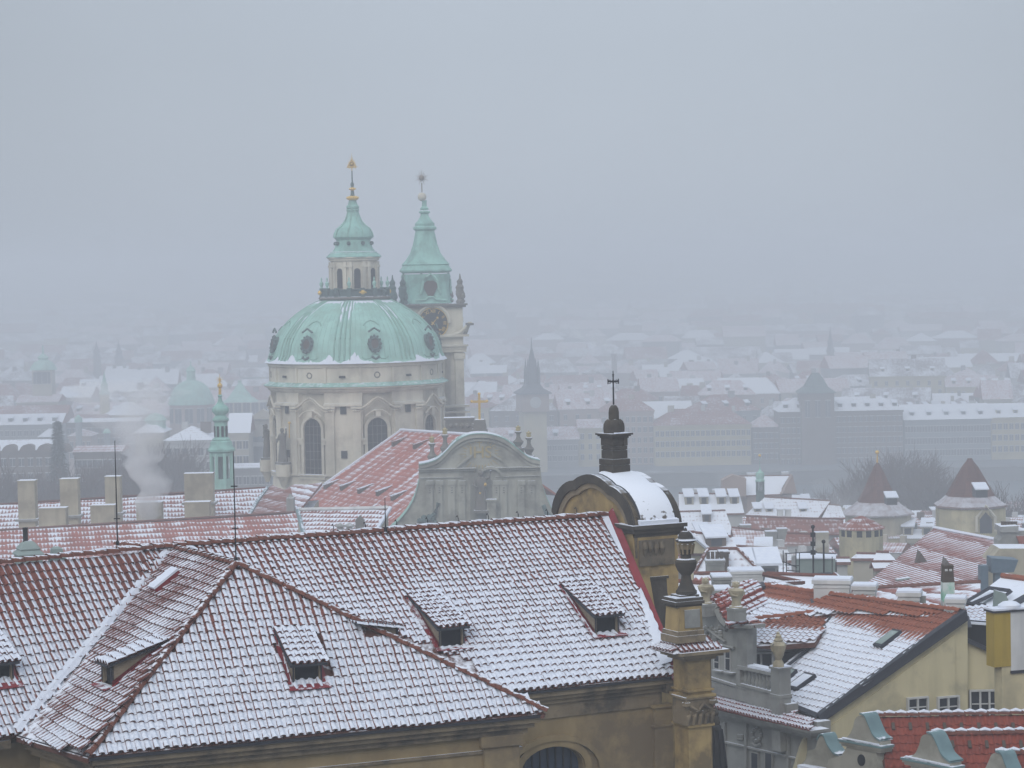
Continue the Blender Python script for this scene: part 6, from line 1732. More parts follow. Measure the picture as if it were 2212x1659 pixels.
# ---- embankment row
ER = 812
CH('palace', 'long hazy grey riverside palace with a faded red roof right of the west gable', 'building', 1056, 1249, 922, 950, ER, 16, 'grey', 'pinkroof', wins=(17, 4), dorm=2, grp=None)
CH('town_house', 'narrow yellow riverside house with two window columns', 'house', 1249, 1300, 905, 924, ER + 4, 14, 'pale yellow', 'pinkroof', wins=(3, 5))
CH('town_house', 'tall pale riverside block with a reddish hipped roof behind the dark lantern', 'house', 1298, 1412, 862, 888, ER + 8, 16, 'pinkish', 'pinkroof2', hip=5, wins=(9, 6), chims=1)
CH('apartment_block', 'long pale yellow riverside block with red roof and snow edge', 'building', 1414, 1622, 882, 917, ER, 18, 'pale yellow', 'pinkroof2', hip=7, wins=(19, 4), chims=3)
CH('town_house', 'small riverside house with a red roof beside the dark turreted palace', 'house', 1626, 1684, 896, 922, ER + 3, 14, 'brown', 'pinkroof', hip=4, wins=(5, 4))
g, T, ze_, zr_ = CH('turreted_palace', 'long dark brown riverside palace with patchy snow roof and square turret', 'building', 1684, 1950, 857, 887, ER - 2, 18, 'brown', 'snowroof', hip=6, wins=(22, 5), dorm=9, chims=2)
ta = at(1731, 850, ER - 6); tb_ = at(1802, 850, ER - 6)
mb = MB(); mb.box(ta.x, tb_.x, ER - 6, ER + 5, 0, ta.z); mb.build('turret', WALLS['brown'], g)
cxm = (ta.x + tb_.x) / 2; zt_ = at(1767, 805, ER).z; hw_ = (tb_.x - ta.x) / 2
mb = MB(); mb.lathe([(hw_ * 1.6, 0), (hw_ * 1.45, 0.6), (hw_ * 0.95, 2.0), (hw_ * 0.6, zt_ - ta.z - 1.8), (hw_ * 0.28, zt_ - ta.z)], 4, (cxm, ER - .5, ta.z), rot=45); mb.build('turret_roof', M['copper_dark'], g)
for k in range(3):
    link('window', win_mesh(1.6, 5.5), g, wallmat_frame(V((ta.x + 2 + k * 3.4, ER - 6.03, ta.z - 8)), V((1, 0, 0)), V((0, -1, 0))))
CH('palace', 'pale blue grey riverside palace under a thick white snow roof', 'building', 1954, 2140, 872, 905, ER, 18, 'blue grey', 'snowroof2', wins=(15, 4), dorm=5, chims=3, winw=1.5, ph=4.0)
CH('palace', 'yellow riverside palace under white roof at the right edge of the photo', 'building', 2141, 2290, 870, 900, ER + 1, 18, 'pale yellow', 'snowroof2', wins=(12, 4), dorm=4, chims=1, winw=1.3, ph=3.8)
# ---- water tower with spire and corner turrets
WT = 800; wx = at(1150, 850, WT).x; kw = WT / F
def wz(y): return at(1150, y, WT).z
g = thing('water_tower', 'hazy old water tower with a slate spire, four corner turrets and a pale clock', 'tower', V((wx, WT, 0)))
Tw_ = Matrix.Translation((wx, WT, 0)) @ Matrix.Rotation(R(12), 4, 'Z')
mb = MB(Tw_); h1 = 25 * kw; mb.box(-h1, h1, -h1, h1, -1, wz(886)); mb.build('shaft', WALLS['pale yellow'], g)
h2 = 30 * kw; mb = MB(Tw_); mb.box(-h2, h2, -h2, h2, wz(886), wz(850)); mb.box(-h2 - .3, h2 + .3, -h2 - .3, h2 + .3, wz(888), wz(885)); mb.build('upper_stage', WALLS['pinkish'], g)
mb = MB(Tw_ @ Matrix.Translation((0, -h2 - 0.02, wz(868))) @ Matrix.Rotation(R(90), 4, 'X')); mb.lathe([(1.9, 0), (1.9, .15), (0.01, .16)], 24); mb.build('clock_face', WALLS['white'], g)
mb = MB(Tw_); 
for sx in (-1, 1): mb.box(sx * 3.3 - 0.6, sx * 3.3 + 0.6, -h2 - .05, -h2 + .1, wz(880), wz(856))
mb.build('blind_window', WALLS['brown'], g) if False else None
mb = MB(Tw_); r2_ = math.sqrt(2); mb.lathe([(36 * kw * r2_, wz(850)), (34 * kw * r2_, wz(847)), (20 * kw * r2_, wz(838)), (14 * kw * r2_, wz(828)), (12 * kw * r2_, wz(812)), (9 * kw * r2_, wz(795)), (4.5 * kw * r2_, wz(768)), (0.6 * kw, wz(745))], 4, rot=45); mb.build('spire', M['slate'], g)
for sx in (-1, 1):
    for sy in (-1, 1):
        mb = MB(Tw_); mb.lathe([(3.2 * kw, wz(835)), (4.2 * kw, wz(825)), (4.2 * kw, wz(802)), (2 * kw, wz(790)), (0.3 * kw, wz(774))], 6, (sx * 11.5 * kw, sy * 11.5 * kw, 0)); mb.build('corner_turret', M['slate'], g)
mb = MB(Tw_); mb.tube([(0, 0, wz(746)), (0, 0, wz(728))], [0.15, 0.05], 4); mb.build('finial', M['iron'], g)
# ---- far chimney stack and far spires
def far_spire(name, lab, cat, x, ytip, yb, D, hw, ybase, mat='slate', wall='brown', grp=None):
    c = at(x, yb, D); k_ = D / F; g = thing(name, lab, cat, V((c.x, D, gz(D))), grp)
    w_ = hw * k_
    mb = MB(); mb.box(c.x - w_, c.x + w_, D - w_, D + w_, gz(D) - 1, c.z); mb.build('shaft', WALLS[wall], g)
    zt = at(x, ytip, D).z; H = zt - c.z
    mb = MB(); mb.lathe([(w_ * 1.5, 0), (w_ * 1.1, H * .12), (w_ * .8, H * .25), (w_ * .95, H * .4), (w_ * .5, H * .55), (w_ * .15, H * .85), (0.02, H)], 8, (c.x, D, c.z)); mb.build('spire', M[mat], g)
    return g
c = at(1328, 860, 1150)
g = thing('smokestack', 'slim hazy brick smokestack far beyond the iron cross, giving off steam', 'smokestack', V((c.x, 1150, 0)))
mb = MB(); mb.lathe([(1.7, 0), (1.2, at(1328, 764, 1150).z)], 12, (c.x, 1150, 0)); mb.lathe([(1.5, -2), (1.5, 0)], 12, (c.x, 1150, at(1328, 764, 1150).z)); mb.build('stack', WALLS['brown'], g, True)
far_spire('church_tower', 'faint dark pointed tower among the far roofs on the right', 'tower', 1794, 705, 760, 1250, 7, 800)
far_spire('church_tower', 'very faint far spire, left one of a fading pair', 'tower', 209, 734, 775, 1300, 8, 800, grp='twin spires fading in the fog')
far_spire('church_tower', 'very faint far spire, right one of a fading pair', 'tower', 257, 734, 775, 1300, 8, 800, grp='twin spires fading in the fog')
far_spire('church_tower', 'thin green topped tower near the chimney steam on the left', 'tower', 226, 800, 852, 860, 9, 900, 'copper', 'pale yellow')
far_spire('church_tower', 'small spired turret on a far roof behind the tiny cross', 'tower', 1424, 800, 845, 1000, 3, 900, 'copper_dark', 'grey')
# bulbous green church tower, far left
D = 880; c = at(94, 800, D); k_ = D / F
g = thing('church_tower', 'hazy square church tower with a green bulb roof at far left', 'tower', V((c.x, D, 0)))
zt = lambda y: at(94, y, D).z
mb = MB(); mb.box(c.x - 21 * k_, c.x + 21 * k_, D - 21 * k_, D + 21 * k_, 0, zt(799)); mb.build('shaft', WALLS['cream'], g)
mb = MB(); mb.lathe([(30 * k_, zt(799)), (29 * k_, zt(796)), (26 * k_, zt(790)), (20 * k_, zt(782)), (9 * k_, zt(777)), (13 * k_, zt(773)), (10 * k_, zt(769)), (2.5 * k_, zt(764)), (1.5 * k_, zt(752)), (0.2, zt(745))], 8, (c.x, D, 0), rot=22.5); mb.build('bulb_roof', M['copper'], g)
for xx in (-12, 0, 12): link('window', win_mesh(2.2, 4.2), g, wallmat_frame(V((c.x + xx * k_, D - 21 * k_ - .02, zt(828))), V((1, 0, 0)), V((0, -1, 0))))
CH('church_nave', 'hazy pale church body below the green bulb tower', 'church', 36, 124, 852, 868, 870, 16, 'cream', 'pinkroof', wins=(3, 1), ph=8, winw=2.4)
# green domed church on the left bank of the picture
D = 835; c = at(414, 870, D); k_ = D / F; zt = lambda y: at(414, y, D).z
g = thing('domed_church', 'hazy smaller church with a broad green dome left of the slender turret', 'church', V((c.x, D, 0)))
mb = MB(); mb.lathe([(48 * k_, -1), (48 * k_, zt(873))], 16, (c.x, D, 0)); mb.build('drum', WALLS['pinkish'], g)
mb = MB(); mb.lathe([(51 * k_, zt(873)), (51 * k_, zt(871)), (48 * k_, zt(862)), (44 * k_, zt(850)), (37 * k_, zt(838)), (27 * k_, zt(828)), (13 * k_, zt(822)), (10 * k_, zt(821)), (9 * k_, zt(803)), (11 * k_, zt(802)), (8 * k_, zt(795)), (2 * k_, zt(790)), (.1, zt(780))], 24, (c.x, D, 0)); mb.build('dome', M['copper'], g, True)
for az in (-60, -30, 0, 30, 60):
    a = R(az - 90); nrm = V((math.cos(a), math.sin(a), 0)); link('window', win_mesh(2.6, 5.0), g, wallmat_frame(V((c.x, D, zt(912))) + nrm * (48 * k_ + .02), V((-nrm.y, nrm.x, 0)), nrm))
# green pyramid roof
D = 850; c = at(519, 866, D); k_ = D / F; zt = lambda y: at(519, y, D).z
g = thing('pyramid_tower', 'hazy tower with a low green pyramid roof just left of the drum', 'tower', V((c.x, D, 0)))
mb = MB(); mb.box(c.x - 30 * k_, c.x + 55 * k_, D - 8, D + 8, -1, zt(868)); mb.build('wall', WALLS['cream'], g)
mb = MB(); mb.lathe([(52 * k_, zt(868)), (34 * k_, zt(858)), (18 * k_, zt(842)), (4 * k_, zt(826)), (1, zt(822))], 4, (c.x, D, 0), rot=45); mb.build('pyramid_roof', M['copper'], g)
for i in range(5): link('window', win_mesh(2.4, 4.6), g, wallmat_frame(V((c.x - 3 + i * 3.0, D - 8.02, zt(896))), V((1, 0, 0)), V((0, -1, 0))))
# row on the left
CH('palace', 'long hazy building with a snow dusted roof beside the fir tree', 'building', -60, 131, 894, 917, 790, 16, 'grey', 'snowroof', wins=(14, 3), dorm=6)
CH('long_wing', 'low hazy wing with a thin snow line behind two small green cupolas', 'building', 131, 300, 903, 911, 800, 12, 'brown', 'snowroof2', wins=(14, 2))
for x, y0, y1, D, lab in ((170, 896, 928, 780, 'small round green cupola, the left of two beyond the fir'), (231, 925, 946, 760, 'small round green cupola, lower one near the steam')):
    c = at(x, y1, D); k_ = D / F; zt = lambda y: at(x, y, D).z
    g = thing('cupola', lab, 'cupola', V((c.x, D, 0)), 'small green cupolas')
    mb = MB(); mb.lathe([(7 * k_, -1), (7 * k_, zt((y0 + y1) / 2))], 8, (c.x, D, 0)); mb.build('drum', WALLS['blue grey'], g)
    mb = MB(); mb.lathe([(9 * k_, zt((y0 + y1) / 2)), (8.5 * k_, zt(y0 + 7)), (5 * k_, zt(y0 + 3)), (0.2, zt(y0))], 12, (c.x, D, 0)); mb.build('dome', M['copper'], g, True)
CH('house', 'low pink roofed house right of the tall fir tree', 'house', 148, 197, 926, 941, 740 + 40, 12, 'pinkish', 'pinkroof', hip=6, wins=(4, 2))
CH('house', 'hazy house with a snowy hip roof left of the fir tree', 'house', 84, 124, 922, 943, 785, 12, 'brown', 'snowroof', hip=5, wins=(4, 2))
g, T, ze_, zr_ = CH('gallery', 'hazy brown building whose snowy roof edge runs in round arches', 'building', -60, 113, 950, 972, 560, 14, 'brown', 'snowroof', dorm=0, wins=(9, 3), base=0)
for k in range(5):
    xx = at(10 + 38 * (k - 1) + 10, 975, 559).x; zz = at(20, 975, 559).z
    mb = MB(); mb.extr([(xx + 1.9 * math.cos(R(a)), 559.3, zz - 0.4 + 1.9 * math.sin(R(a))) for a in range(0, 181, 20)], (0, 3.5, 0)); mb.build('arched_dormer', WALLS['brown'], g)
g, T, ze_, zr_ = CH('pavilion', 'snowy tent shaped roof with a small green lantern behind the steam', 'building', 292, 352, 908, 934, 560, 12, 'cream', 'snowroof2', hip=8, base=0)
mb = MB(); c = at(336, 910, 566); mb.lathe([(2.4, -2.5), (2.4, 0.2), (2.8, 0.3), (1.6, 1.5), (0.1, 2)], 10, c); mb.build('lantern', M['copper'], g)
CH('town_house', 'white hazy town house with window rows and a small snowy gable', 'house', 356, 459, 920, 950, 540, 13, 'white', 'snowroof', hip=6, wins=(6, 3), base=0, ph=3.2, chims=2)
CH('house', 'little house with a bright snow roof between green turret and drum', 'house', 495, 537, 892, 934, 560, 10, 'cream', 'snowroof2', wins=(3, 2), base=0)
g, T, ze_, zr_ = CH('classical_church', 'hazy classical church front with a pediment close by the drum', 'church', 535, 600, 905, 906, 570, 24, 'cream', 'snowroof', base=0)
aa = at(533, 906, 569); bb = at(602, 906, 569); mm = at(567, 884, 569)
mb = MB(); mb.extr([aa, bb, mm], V((0, 3, 0))); mb.build('pediment', WALLS['cream'], g)
for x in (545, 562, 580):
    mb = MB(); p = at(x, 1000, 569.7); mb.lathe([(1.6, 0), (1.6, 8)], 12, (0, 0, 0)) if False else None
    mb = MB(Matrix.Translation(at(x + 2, 1020, 569.7))); mb.extr([(xx * 1.3, 0, zz) for xx, zz in arch_pts(1.0, 8.5)], (0, 0.4, 0)); mb.build('arched_recess', WALLS['blue grey'], g)
mb = MB(); p = at(535, 965, 569); q_ = at(602, 962, 569); mb.box(p.x, q_.x, 569, 570, p.z, p.z + 1); mb.build('string_course', WALLS['white'], g)
CH('house', 'low hazy waterside houses in front of the dark trees on the left', 'house', 160, 260, 962, 975, 570, 12, 'brown', 'pinkroof', wins=(9, 3), base=0)
CH('house', 'flat hazy waterside wing below the white town house', 'house', 440, 640, 1000, 1010, 545, 12, 'grey', 'snowroof', wins=(12, 1), base=0)

# ---- city beyond the embankment row: individual houses in receding streets
LAND = [(0, 'left of the bulb tower'), (150, 'near the thin green tower'), (330, 'behind the broad green dome'), (620, 'behind the belfry'), (1000, 'left of the water tower'), (1190, 'right of the water tower'), (1340, 'behind the iron cross'), (1450, 'above the yellow block'), (1680, 'around the faint dark tower'), (1900, 'above the white palaces')]
used = {}
occupied = [(1110, 1195, 700, 900), (1318, 1338, 740, 880), (60, 125, 740, 900), (365, 465, 780, 920), (210, 240, 795, 900), (1735, 1800, 795, 850), (480, 560, 820, 870)]
def city_rows():
    r3 = random.Random(5)
    D = 850.0; row = 0; big = MB(); nbig = 0
    while D < 5200:
        ind = D < 1650
        x = -40.0 + r3.uniform(-40, 0)
        while x < 2260:
            wm = r3.choice((r3.uniform(9, 16), r3.uniform(12, 22), r3.uniform(16, 34))) if ind else r3.choice((r3.uniform(10, 22), r3.uniform(14, 50)))
            wpx = wm * F / D
            z0 = gz(D)
            hm = r3.uniform(12, 19) + (r3.random() < 0.06) * 6
            dd = D + r3.uniform(-10, 10)
            pe = 590 - (z0 + hm - CAMZ) / dd * F - 0.0192 * (x - 1106) * 1.0
            rh = r3.uniform(3.5, 6.5); pr_ = 590 - (z0 + hm + rh - CAMZ) / (dd + 7) * F - 0.0192 * (x - 1106)
            if 580 < x + wpx / 2 < 960 and pe < 1040 and D < 1400 and x + wpx > 600 and x < 990: x += wpx; continue
            if any(x < o[1] and x + wpx > o[0] and pe < o[3] and D < 1200 for o in occupied[:0]): x += wpx; continue
            wall = r3.choice(('cream', 'grey', 'pinkish', 'pale yellow', 'white', 'brown', 'blue grey', 'cream', 'pinkish'))
            roof = r3.choice(('snowroof', 'pinkroof', 'pinkroof2', 'cityroof', 'cityroof', 'pinkroof', 'cityroof', 'pinkroof2') if r3.random() < .93 else ('snowroof2',))
            hip = r3.choice((0, 0, 5, 8))
            if ind:
                land = [l for lx, l in LAND if lx <= max(0, x + wpx / 2)][-1]
                rd_ = {'cityroof': 'grey patchy snow', 'snowroof': 'snow covered', 'snowroof2': 'white', 'pinkroof': 'snow dusted red', 'pinkroof2': 'bare red'}[roof]
                ds = 'in the first streets' if D < 960 else 'in the middle streets' if D < 1200 else 'in the farthest clear streets'
                sz = 'wide' if wm > 26 else 'narrow' if wm < 19 else 'midsize'
                lab = '%s %s house, %s roof, %s %s' % (sz, wall, rd_, land, '' if D < 960 else 'farther' if D < 1250 else 'lost in fog')
                lab = lab.strip(); sk = r3.uniform(-14, 14)
                if lab in used: lab = lab.replace(' house', ' hipped house' if hip else ' gabled house')
                if lab in used and lab.count(' ') < 15: lab += ' turned'
                used[lab] = 1
                CH('town_house', lab, 'house', x, x + wpx * 0.97, pr_, pe, dd, 14, wall, roof, hip=hip, wins=(max(2, int(wm / 4)), 2) if D < 1010 else None, chims=r3.choice((0, 1, 2)) if D < 1250 else 0, dorm=r3.choice((0, 0, 3)) if D < 1000 else 0, grp='town houses beyond the river, ' + land, skew=sk)
            else:
                a = at(x, pe, dd); W_ = wm; T = Matrix.Translation((a.x + W_ / 2, dd, 0)) @ Matrix.Rotation(R(r3.uniform(-15, 15)), 4, 'Z'); big.T = T
                mi = {'cityroof': 10, 'snowroof': 1, 'snowroof2': 1, 'pinkroof': 2, 'pinkroof2': 3}[roof]; wi = {'cream': 4, 'grey': 5, 'pinkish': 6, 'pale yellow': 7, 'white': 8, 'brown': 9, 'blue grey': 5}[wall]
                zz = z0 + noise.noise(V((a.x * 0.003, dd * 0.002, 0))) * (10 + (D > 2500) * 25) + r3.uniform(-5, 5)
                big.box(-W_ / 2, W_ / 2, 0, 14, z0 - 20, zz + hm, wi)
                hh = min(hip, W_ * 0.45)
                big.add([(-W_ / 2 - .5, -.5, zz + hm), (W_ / 2 + .5, -.5, zz + hm), (W_ / 2 + .5, 14.5, zz + hm), (-W_ / 2 - .5, 14.5, zz + hm), (-W_ / 2 + hh, 7, zz + hm + rh), (W_ / 2 - hh, 7, zz + hm + rh)], [(0, 1, 5, 4), (2, 3, 4, 5), (1, 2, 5), (3, 0, 4)], mi)
            x += wpx * (1.0 if r3.random() < 0.8 else 1.25)
        D *= 1.055 if ind else 1.07
        D += r3.uniform(-4, 4); row += 1
    big.T = None
    o = big.build('distant_city', [M['snow'], M['cityroof'], M['pinkroof'], M['pinkroof2'], WALLS['cream'], WALLS['grey'], WALLS['pinkish'], WALLS['pale yellow'], WALLS['white'], WALLS['brown'], M['cityroof']], None)
    tag(o, 'snowy roofs of the distant city dissolving in fog', 'city', kind='stuff')
city_rows()

# ================================================================== trees
def bare_tree(lab, x, ytop, ybot, hw, D, seed, grp=None, mat='barkt', dens=1.0):
    r4 = random.Random(seed); base = at(x, ybot, D); base.z = gz(D) - .3; top = at(x, ytop, D).z; H = top - base.z; k_ = D / F; Wd = hw * k_
    g = thing('bare_tree', lab, 'tree', base, grp)
    tk = MB(); fork = base + V((r4.uniform(-.3, .3), 0, H * .3)); tk.tube([base, base.lerp(fork, .5), fork], [H * .03, H * .024, H * .02], 7)
    cr_ = MB(); vs = []; fs = []
    def grow(p, d, L, rad, lv):
        q_ = p + d * L
        m_ = p.lerp(q_, .5) + V((r4.gauss(0, 1), r4.gauss(0, 1), 0)) * L * .06
        (tk if lv < 2 else cr_).tube([p, m_, q_], [rad, rad * .8, rad * .55], 5 if lv < 2 else 3)
        if lv == 4: return
        for i in range((5, 4, 4, 4)[lv]):
            a = r4.uniform(0, 6.28); u_ = r4.uniform(.35, .95)
            nd = (d + V((math.cos(a) * u_, math.sin(a) * u_, r4.uniform(-.15, .35)))).normalized()
            nd.x *= 1.0 + .25 * (Wd / H * 2 - 1); nd.normalize()
            grow(p.lerp(q_, r4.uniform(.55, 1.0)) if i else q_, nd, L * r4.uniform(.62, .85), rad * .56, lv + 1)
    for i in range(6):
        a = i * 1.05 + r4.uniform(-.3, .3); sp_ = Wd / H * r4.uniform(.5, 1.2)
        grow(fork - V((0, 0, H * .08 * r4.random())), V((math.cos(a) * sp_, math.sin(a) * sp_, 1)).normalized(), H * .25, H * .017, 0)
    tk.build('trunk', M[mat], g, True); cr_.build('crown', M[mat], g)
def fir(lab, x, ytop, ybot, hw, D, seed):
    r4 = random.Random(seed); base = at(x, ybot, D); base.z = gz(D); H = at(x, ytop, D).z - base.z; Wd = hw * D / F
    g = thing('fir_tree', lab, 'tree', base)
    mb = MB(); mb.tube([base, base + V((0, 0, H * .98))], [H * .018, H * .002], 7); mb.build('trunk', M['barkt'], g)
    mb = MB(); vs = []; fs = []
    for i in range(5200):
        t_ = r4.random() ** 1.35; z = H * (0.99 - t_ * .93); a = r4.uniform(0, 6.28)
        tier = 0.72 + 0.28 * abs(math.sin(z * 1.1 + a)); rad = Wd * (t_ ** .8) * tier * (1 + .25 * noise.noise(V((math.cos(a) * 2, math.sin(a) * 2, z * .4)))); r_ = rad * r4.uniform(.35, 1)
        q0 = base + V((math.cos(a) * r_, math.sin(a) * r_, z)); d = V((math.cos(a), math.sin(a), -.35)) * r4.uniform(.5, 1.3); s2_ = V((-math.sin(a), math.cos(a), 0)) * r4.uniform(.2, .45)
        o = len(vs); vs += [q0 - s2_, q0 + s2_, q0 + d]; fs.append((o, o + 1, o + 2))
    mb.add(vs, fs); mb.build('crown', M['fir'], g)
fir('tall dark fir tree standing hazy above the chimneys on the left', 130, 905, 1130, 56, 480, 3)
for i, (x, yt, hw, D, lab) in enumerate(((215, 985, 50, 470, 'hazy bare tree right of the tall fir'), (60, 1000, 48, 460, 'hazy bare tree left of the tall fir'), (275, 965, 42, 500, 'hazy bare tree behind the third tall chimney'), (375, 950, 44, 505, 'hazy bare tree behind the wide chimney'), (160, 1010, 40, 440, 'low hazy bare tree behind the second tall chimney'), (10, 1010, 44, 440, 'hazy bare tree cut by the left edge'), (330, 1010, 40, 450, 'hazy bare tree behind the steam column'))):
    bare_tree(lab, x, yt, 1130, hw, D, 40 + i, 'bare trees behind the chimneys', dens=2.2)
for i, (x, yt, hw, D, lab) in enumerate(((1875, 985, 62, 480, 'large reddish bare tree behind the left pointed tower'), (1955, 968, 70, 500, 'largest reddish bare tree between the two pointed towers'), (2010, 1000, 48, 470, 'bare tree just left of the right pointed tower'), (2190, 1045, 60, 420, 'bare tree at the right edge behind the pointed tower'), (1815, 1030, 36, 470, 'small bare tree left of the pointed towers'))):
    bare_tree(lab, x, yt, 1150, hw, D, 60 + i, 'bare trees by the river', dens=2.4)

# ---- crowded roofs filling the slope down to the river
def filler():
    r6 = random.Random(21); seen = set()
    rows_ = [(1076, 520, 1420), (1096, 450, 1180), (1118, 380, 1430), (1140, 330, 1430), (1166, 285, 1440), (1192, 240, 1440), (1216, 205, 1480), (1238, 172, 1600)]
    LM = [(0, 'beside the west gable'), (1400, 'behind the stone urn'), (1560, 'beyond the hipped house'), (1690, 'near the drifting steam'), (1800, 'near the round yellow tower'), (1930, 'between the pointed towers'), (2080, 'at the right edge')]
    for yr, D, xs in rows_:
        x = xs + r6.uniform(-20, 20)
        while x < 2230:
            wpx = r6.uniform(45, 105) * (1.0 if D > 250 else 1.25)
            if (D < 285 and x > 1690) or (D < 330 and 2000 < x + wpx and x < 2190): x += 200; continue
            if xs < 1400 and 1290 < x < 1420: x = 1440; continue
            yy = yr + r6.uniform(-9, 9); rh = r6.uniform(16, 30); wall = r6.choice(('cream', 'grey', 'pale yellow', 'white', 'pinkish')); roof = r6.choice(('snowroof', 'snowroof2', 'pinkroof', 'pinkroof2', 'snowroof', 'redroof_s'))
            land = [l for lx, l in LM if lx <= x + wpx / 2][-1]; rd_ = {'snowroof': 'snow lined', 'snowroof2': 'white', 'pinkroof': 'snow dusted', 'pinkroof2': 'bare red', 'redroof_s': 'red and white striped'}[roof]
            hip = r6.choice((0, 0, 3)); nc_ = r6.choice((0, 1, 2, 2)); nd_ = r6.choice((0, 0, 0, 2))
            lab = '%s house with %s %s roof%s, %s' % (wall, rd_, 'hipped' if hip else 'gabled', {0: '', 1: ', one chimney', 2: ', two chimneys'}[nc_], land)
            if lab in seen: lab += ' too'
            seen.add(lab)
            CH('house', lab.replace(' too', ', farther' if D > 300 else ', closer'), 'house', x, x + wpx * .96, yy, yy + rh, D, max(6, rh * D / F * 3.2), wall, roof, hip=hip, chims=nc_, dorm=nd_, skew=r6.uniform(-22, 22), cw=.4, grp='crowded roofs between church and river')
            x += wpx * r6.choice((1, 1, 1.15))
filler()
# ================================================================== roofs between the corner pinnacle and the river
def mid(name, lab, cat, quad, D, wall, roof, pitch=38, grp=None, rear=True, H=None, ext=0):
    """roof slope facing the viewer from its picture corners: ridge left, ridge right, eave right, eave left"""
    (rl, rr_, er, el) = quad
    eL_, eR_ = at(el[0], el[1], D), at(er[0], er[1], D + ext)
    run = 4.0
    for _ in range(30):
        q_ = at((rl[0] + rr_[0]) / 2, (rl[1] + rr_[1]) / 2, D + run); run = max(0.8, min(16, ((q_.z - (eL_.z + eR_.z) / 2) / math.tan(R(pitch))) * 0.5 + run * 0.5))
    rL_, rR_ = at(rl[0], rl[1], D + run), at(rr_[0], rr_[1], D + run + ext)
    g = thing(name, lab, cat, V(((eL_.x + eR_.x) / 2, D, gz(D))), grp)
    mb = MB(); mb.extr([rL_, rR_, eR_, eL_], V((0, 0, -0.25))); rf = mb.build('roof', M[roof], g)
    back = V((0, 2 * run, 0))
    bL = V((eL_.x + (rL_.x - eL_.x) * 1.2, D + 2 * run, eL_.z)); bR = V((eR_.x + (rR_.x - eR_.x) * 1.2, D + 2 * run, eR_.z))
    mb = MB(); mb.extr([rL_, rR_, bR, bL], V((0, 0, -0.25))); mb.build('rear_roof', M[roof], rf)
    zb0 = gz(D) - 1
    mb = MB(); i_ = 0.25
    fp = [eL_ + V((i_, i_, -.24)), eR_ + V((-i_, i_, -.24)), bR + V((-i_, -i_, -.24)), bL + V((i_, -i_, -.24))]
    mb.extr(fp, V((0, 0, zb0 - eL_.z)))
    for a, b, c in ((eL_, bL, rL_), (eR_, bR, rR_)):
        o_ = V((i_ if a is eL_ else -i_, 0, -.26)); mb.add([a + o_ + V((0, i_, 0)), b + o_ + V((0, -i_, 0)), c + o_], [(0, 1, 2), (2, 1, 0)])
    wl_ = mb.build('wall', WALLS.get(wall) or M[wall], g)
    mb = MB(); mb.tube([rL_ + V((0, 0, .04)), rR_ + V((0, 0, .04))], 0.12, 5); mb.build('ridge', M['clay'], rf)
    P = Plane(rL_, rR_, eL_)
    return g, rf, P, (rL_, rR_, eR_, eL_)
def dorm(par, P, x, y, w=1.1, h=1.0, wall='cream', slope=0.35, roof='snow'):
    c = P.hit(x, y); gr = math.hypot(P.n.x, P.n.y) / P.n.z; n_ = V((P.n.x, P.n.y, 0)).normalized()
    T = frame(c, V((-n_.y, n_.x, 0)))
    run = h / max(0.2, gr - slope)
    mb = MB(T); mb.add([(-w / 2, 0, -.1), (w / 2, 0, -.1), (w / 2, 0, h), (-w / 2, 0, h), (-w / 2, run, gr * run), (w / 2, run, gr * run)], [(0, 1, 2, 3), (0, 3, 4), (1, 5, 2)]); d = mb.build('dormer', WALLS.get(wall) or M[wall], par)
    mb = MB(T); mb.extr([(-w / 2 - .15, -.2, h - .05), (w / 2 + .15, -.2, h - .05), (w / 2 + .15, run, gr * run + .05), (-w / 2 - .15, run, gr * run + .05)], (0, 0, .12)); mb.build('dormer_roof', M[roof], par)
    mb = MB(T); mb.box(-w * .28, w * .28, -.04, .02, .12, h - .15); mb.build('dormer_window', M['farwin'], par)
def chimney_on(par, x0, x1, yt, yb, D, d=1.0, mat='white', pots=0, cap=True, yaw=0.0):
    a = at(x0, yb, D); b = at(x1, yt, D); c = V(((a.x + b.x) / 2, D, a.z)); hw = (b.x - a.x) / 2; H = b.z - a.z
    T = Matrix.Translation(c) @ Matrix.Rotation(R(yaw), 4, 'Z'); mb = MB(T); mb.box(-hw, hw, 0, d, -1.2, H); ch = mb.build('chimney', M[mat], par)
    e = 0.07
    if cap:
        mb = MB(T); mb.box(-hw - e, hw + e, -e, d + e, H - .16, H - 0.01); mb.box(-hw - e * .4, hw + e * .4, -e * .4, d + e * .4, H - .32, H - .24); mb.build('chimney_cap', M[mat], par)
        mb = MB(T); mb.box(-hw - e + .02, hw + e - .02, -e + .02, d + e - .02, H - 0.01, H + .05); mb.build('chimney_snow', M['snow'], par)
    for i in range(pots):
        xx = -hw + 2 * hw * (i + .5) / pots; mb = MB(T); mb.lathe([(.13, H), (.11, H + .45), (.14, H + .5), (.1, H + .5)], 8, (xx, d / 2, 0)); mb.build('chimney_pot', M['brick_dark'], par)
    return ch
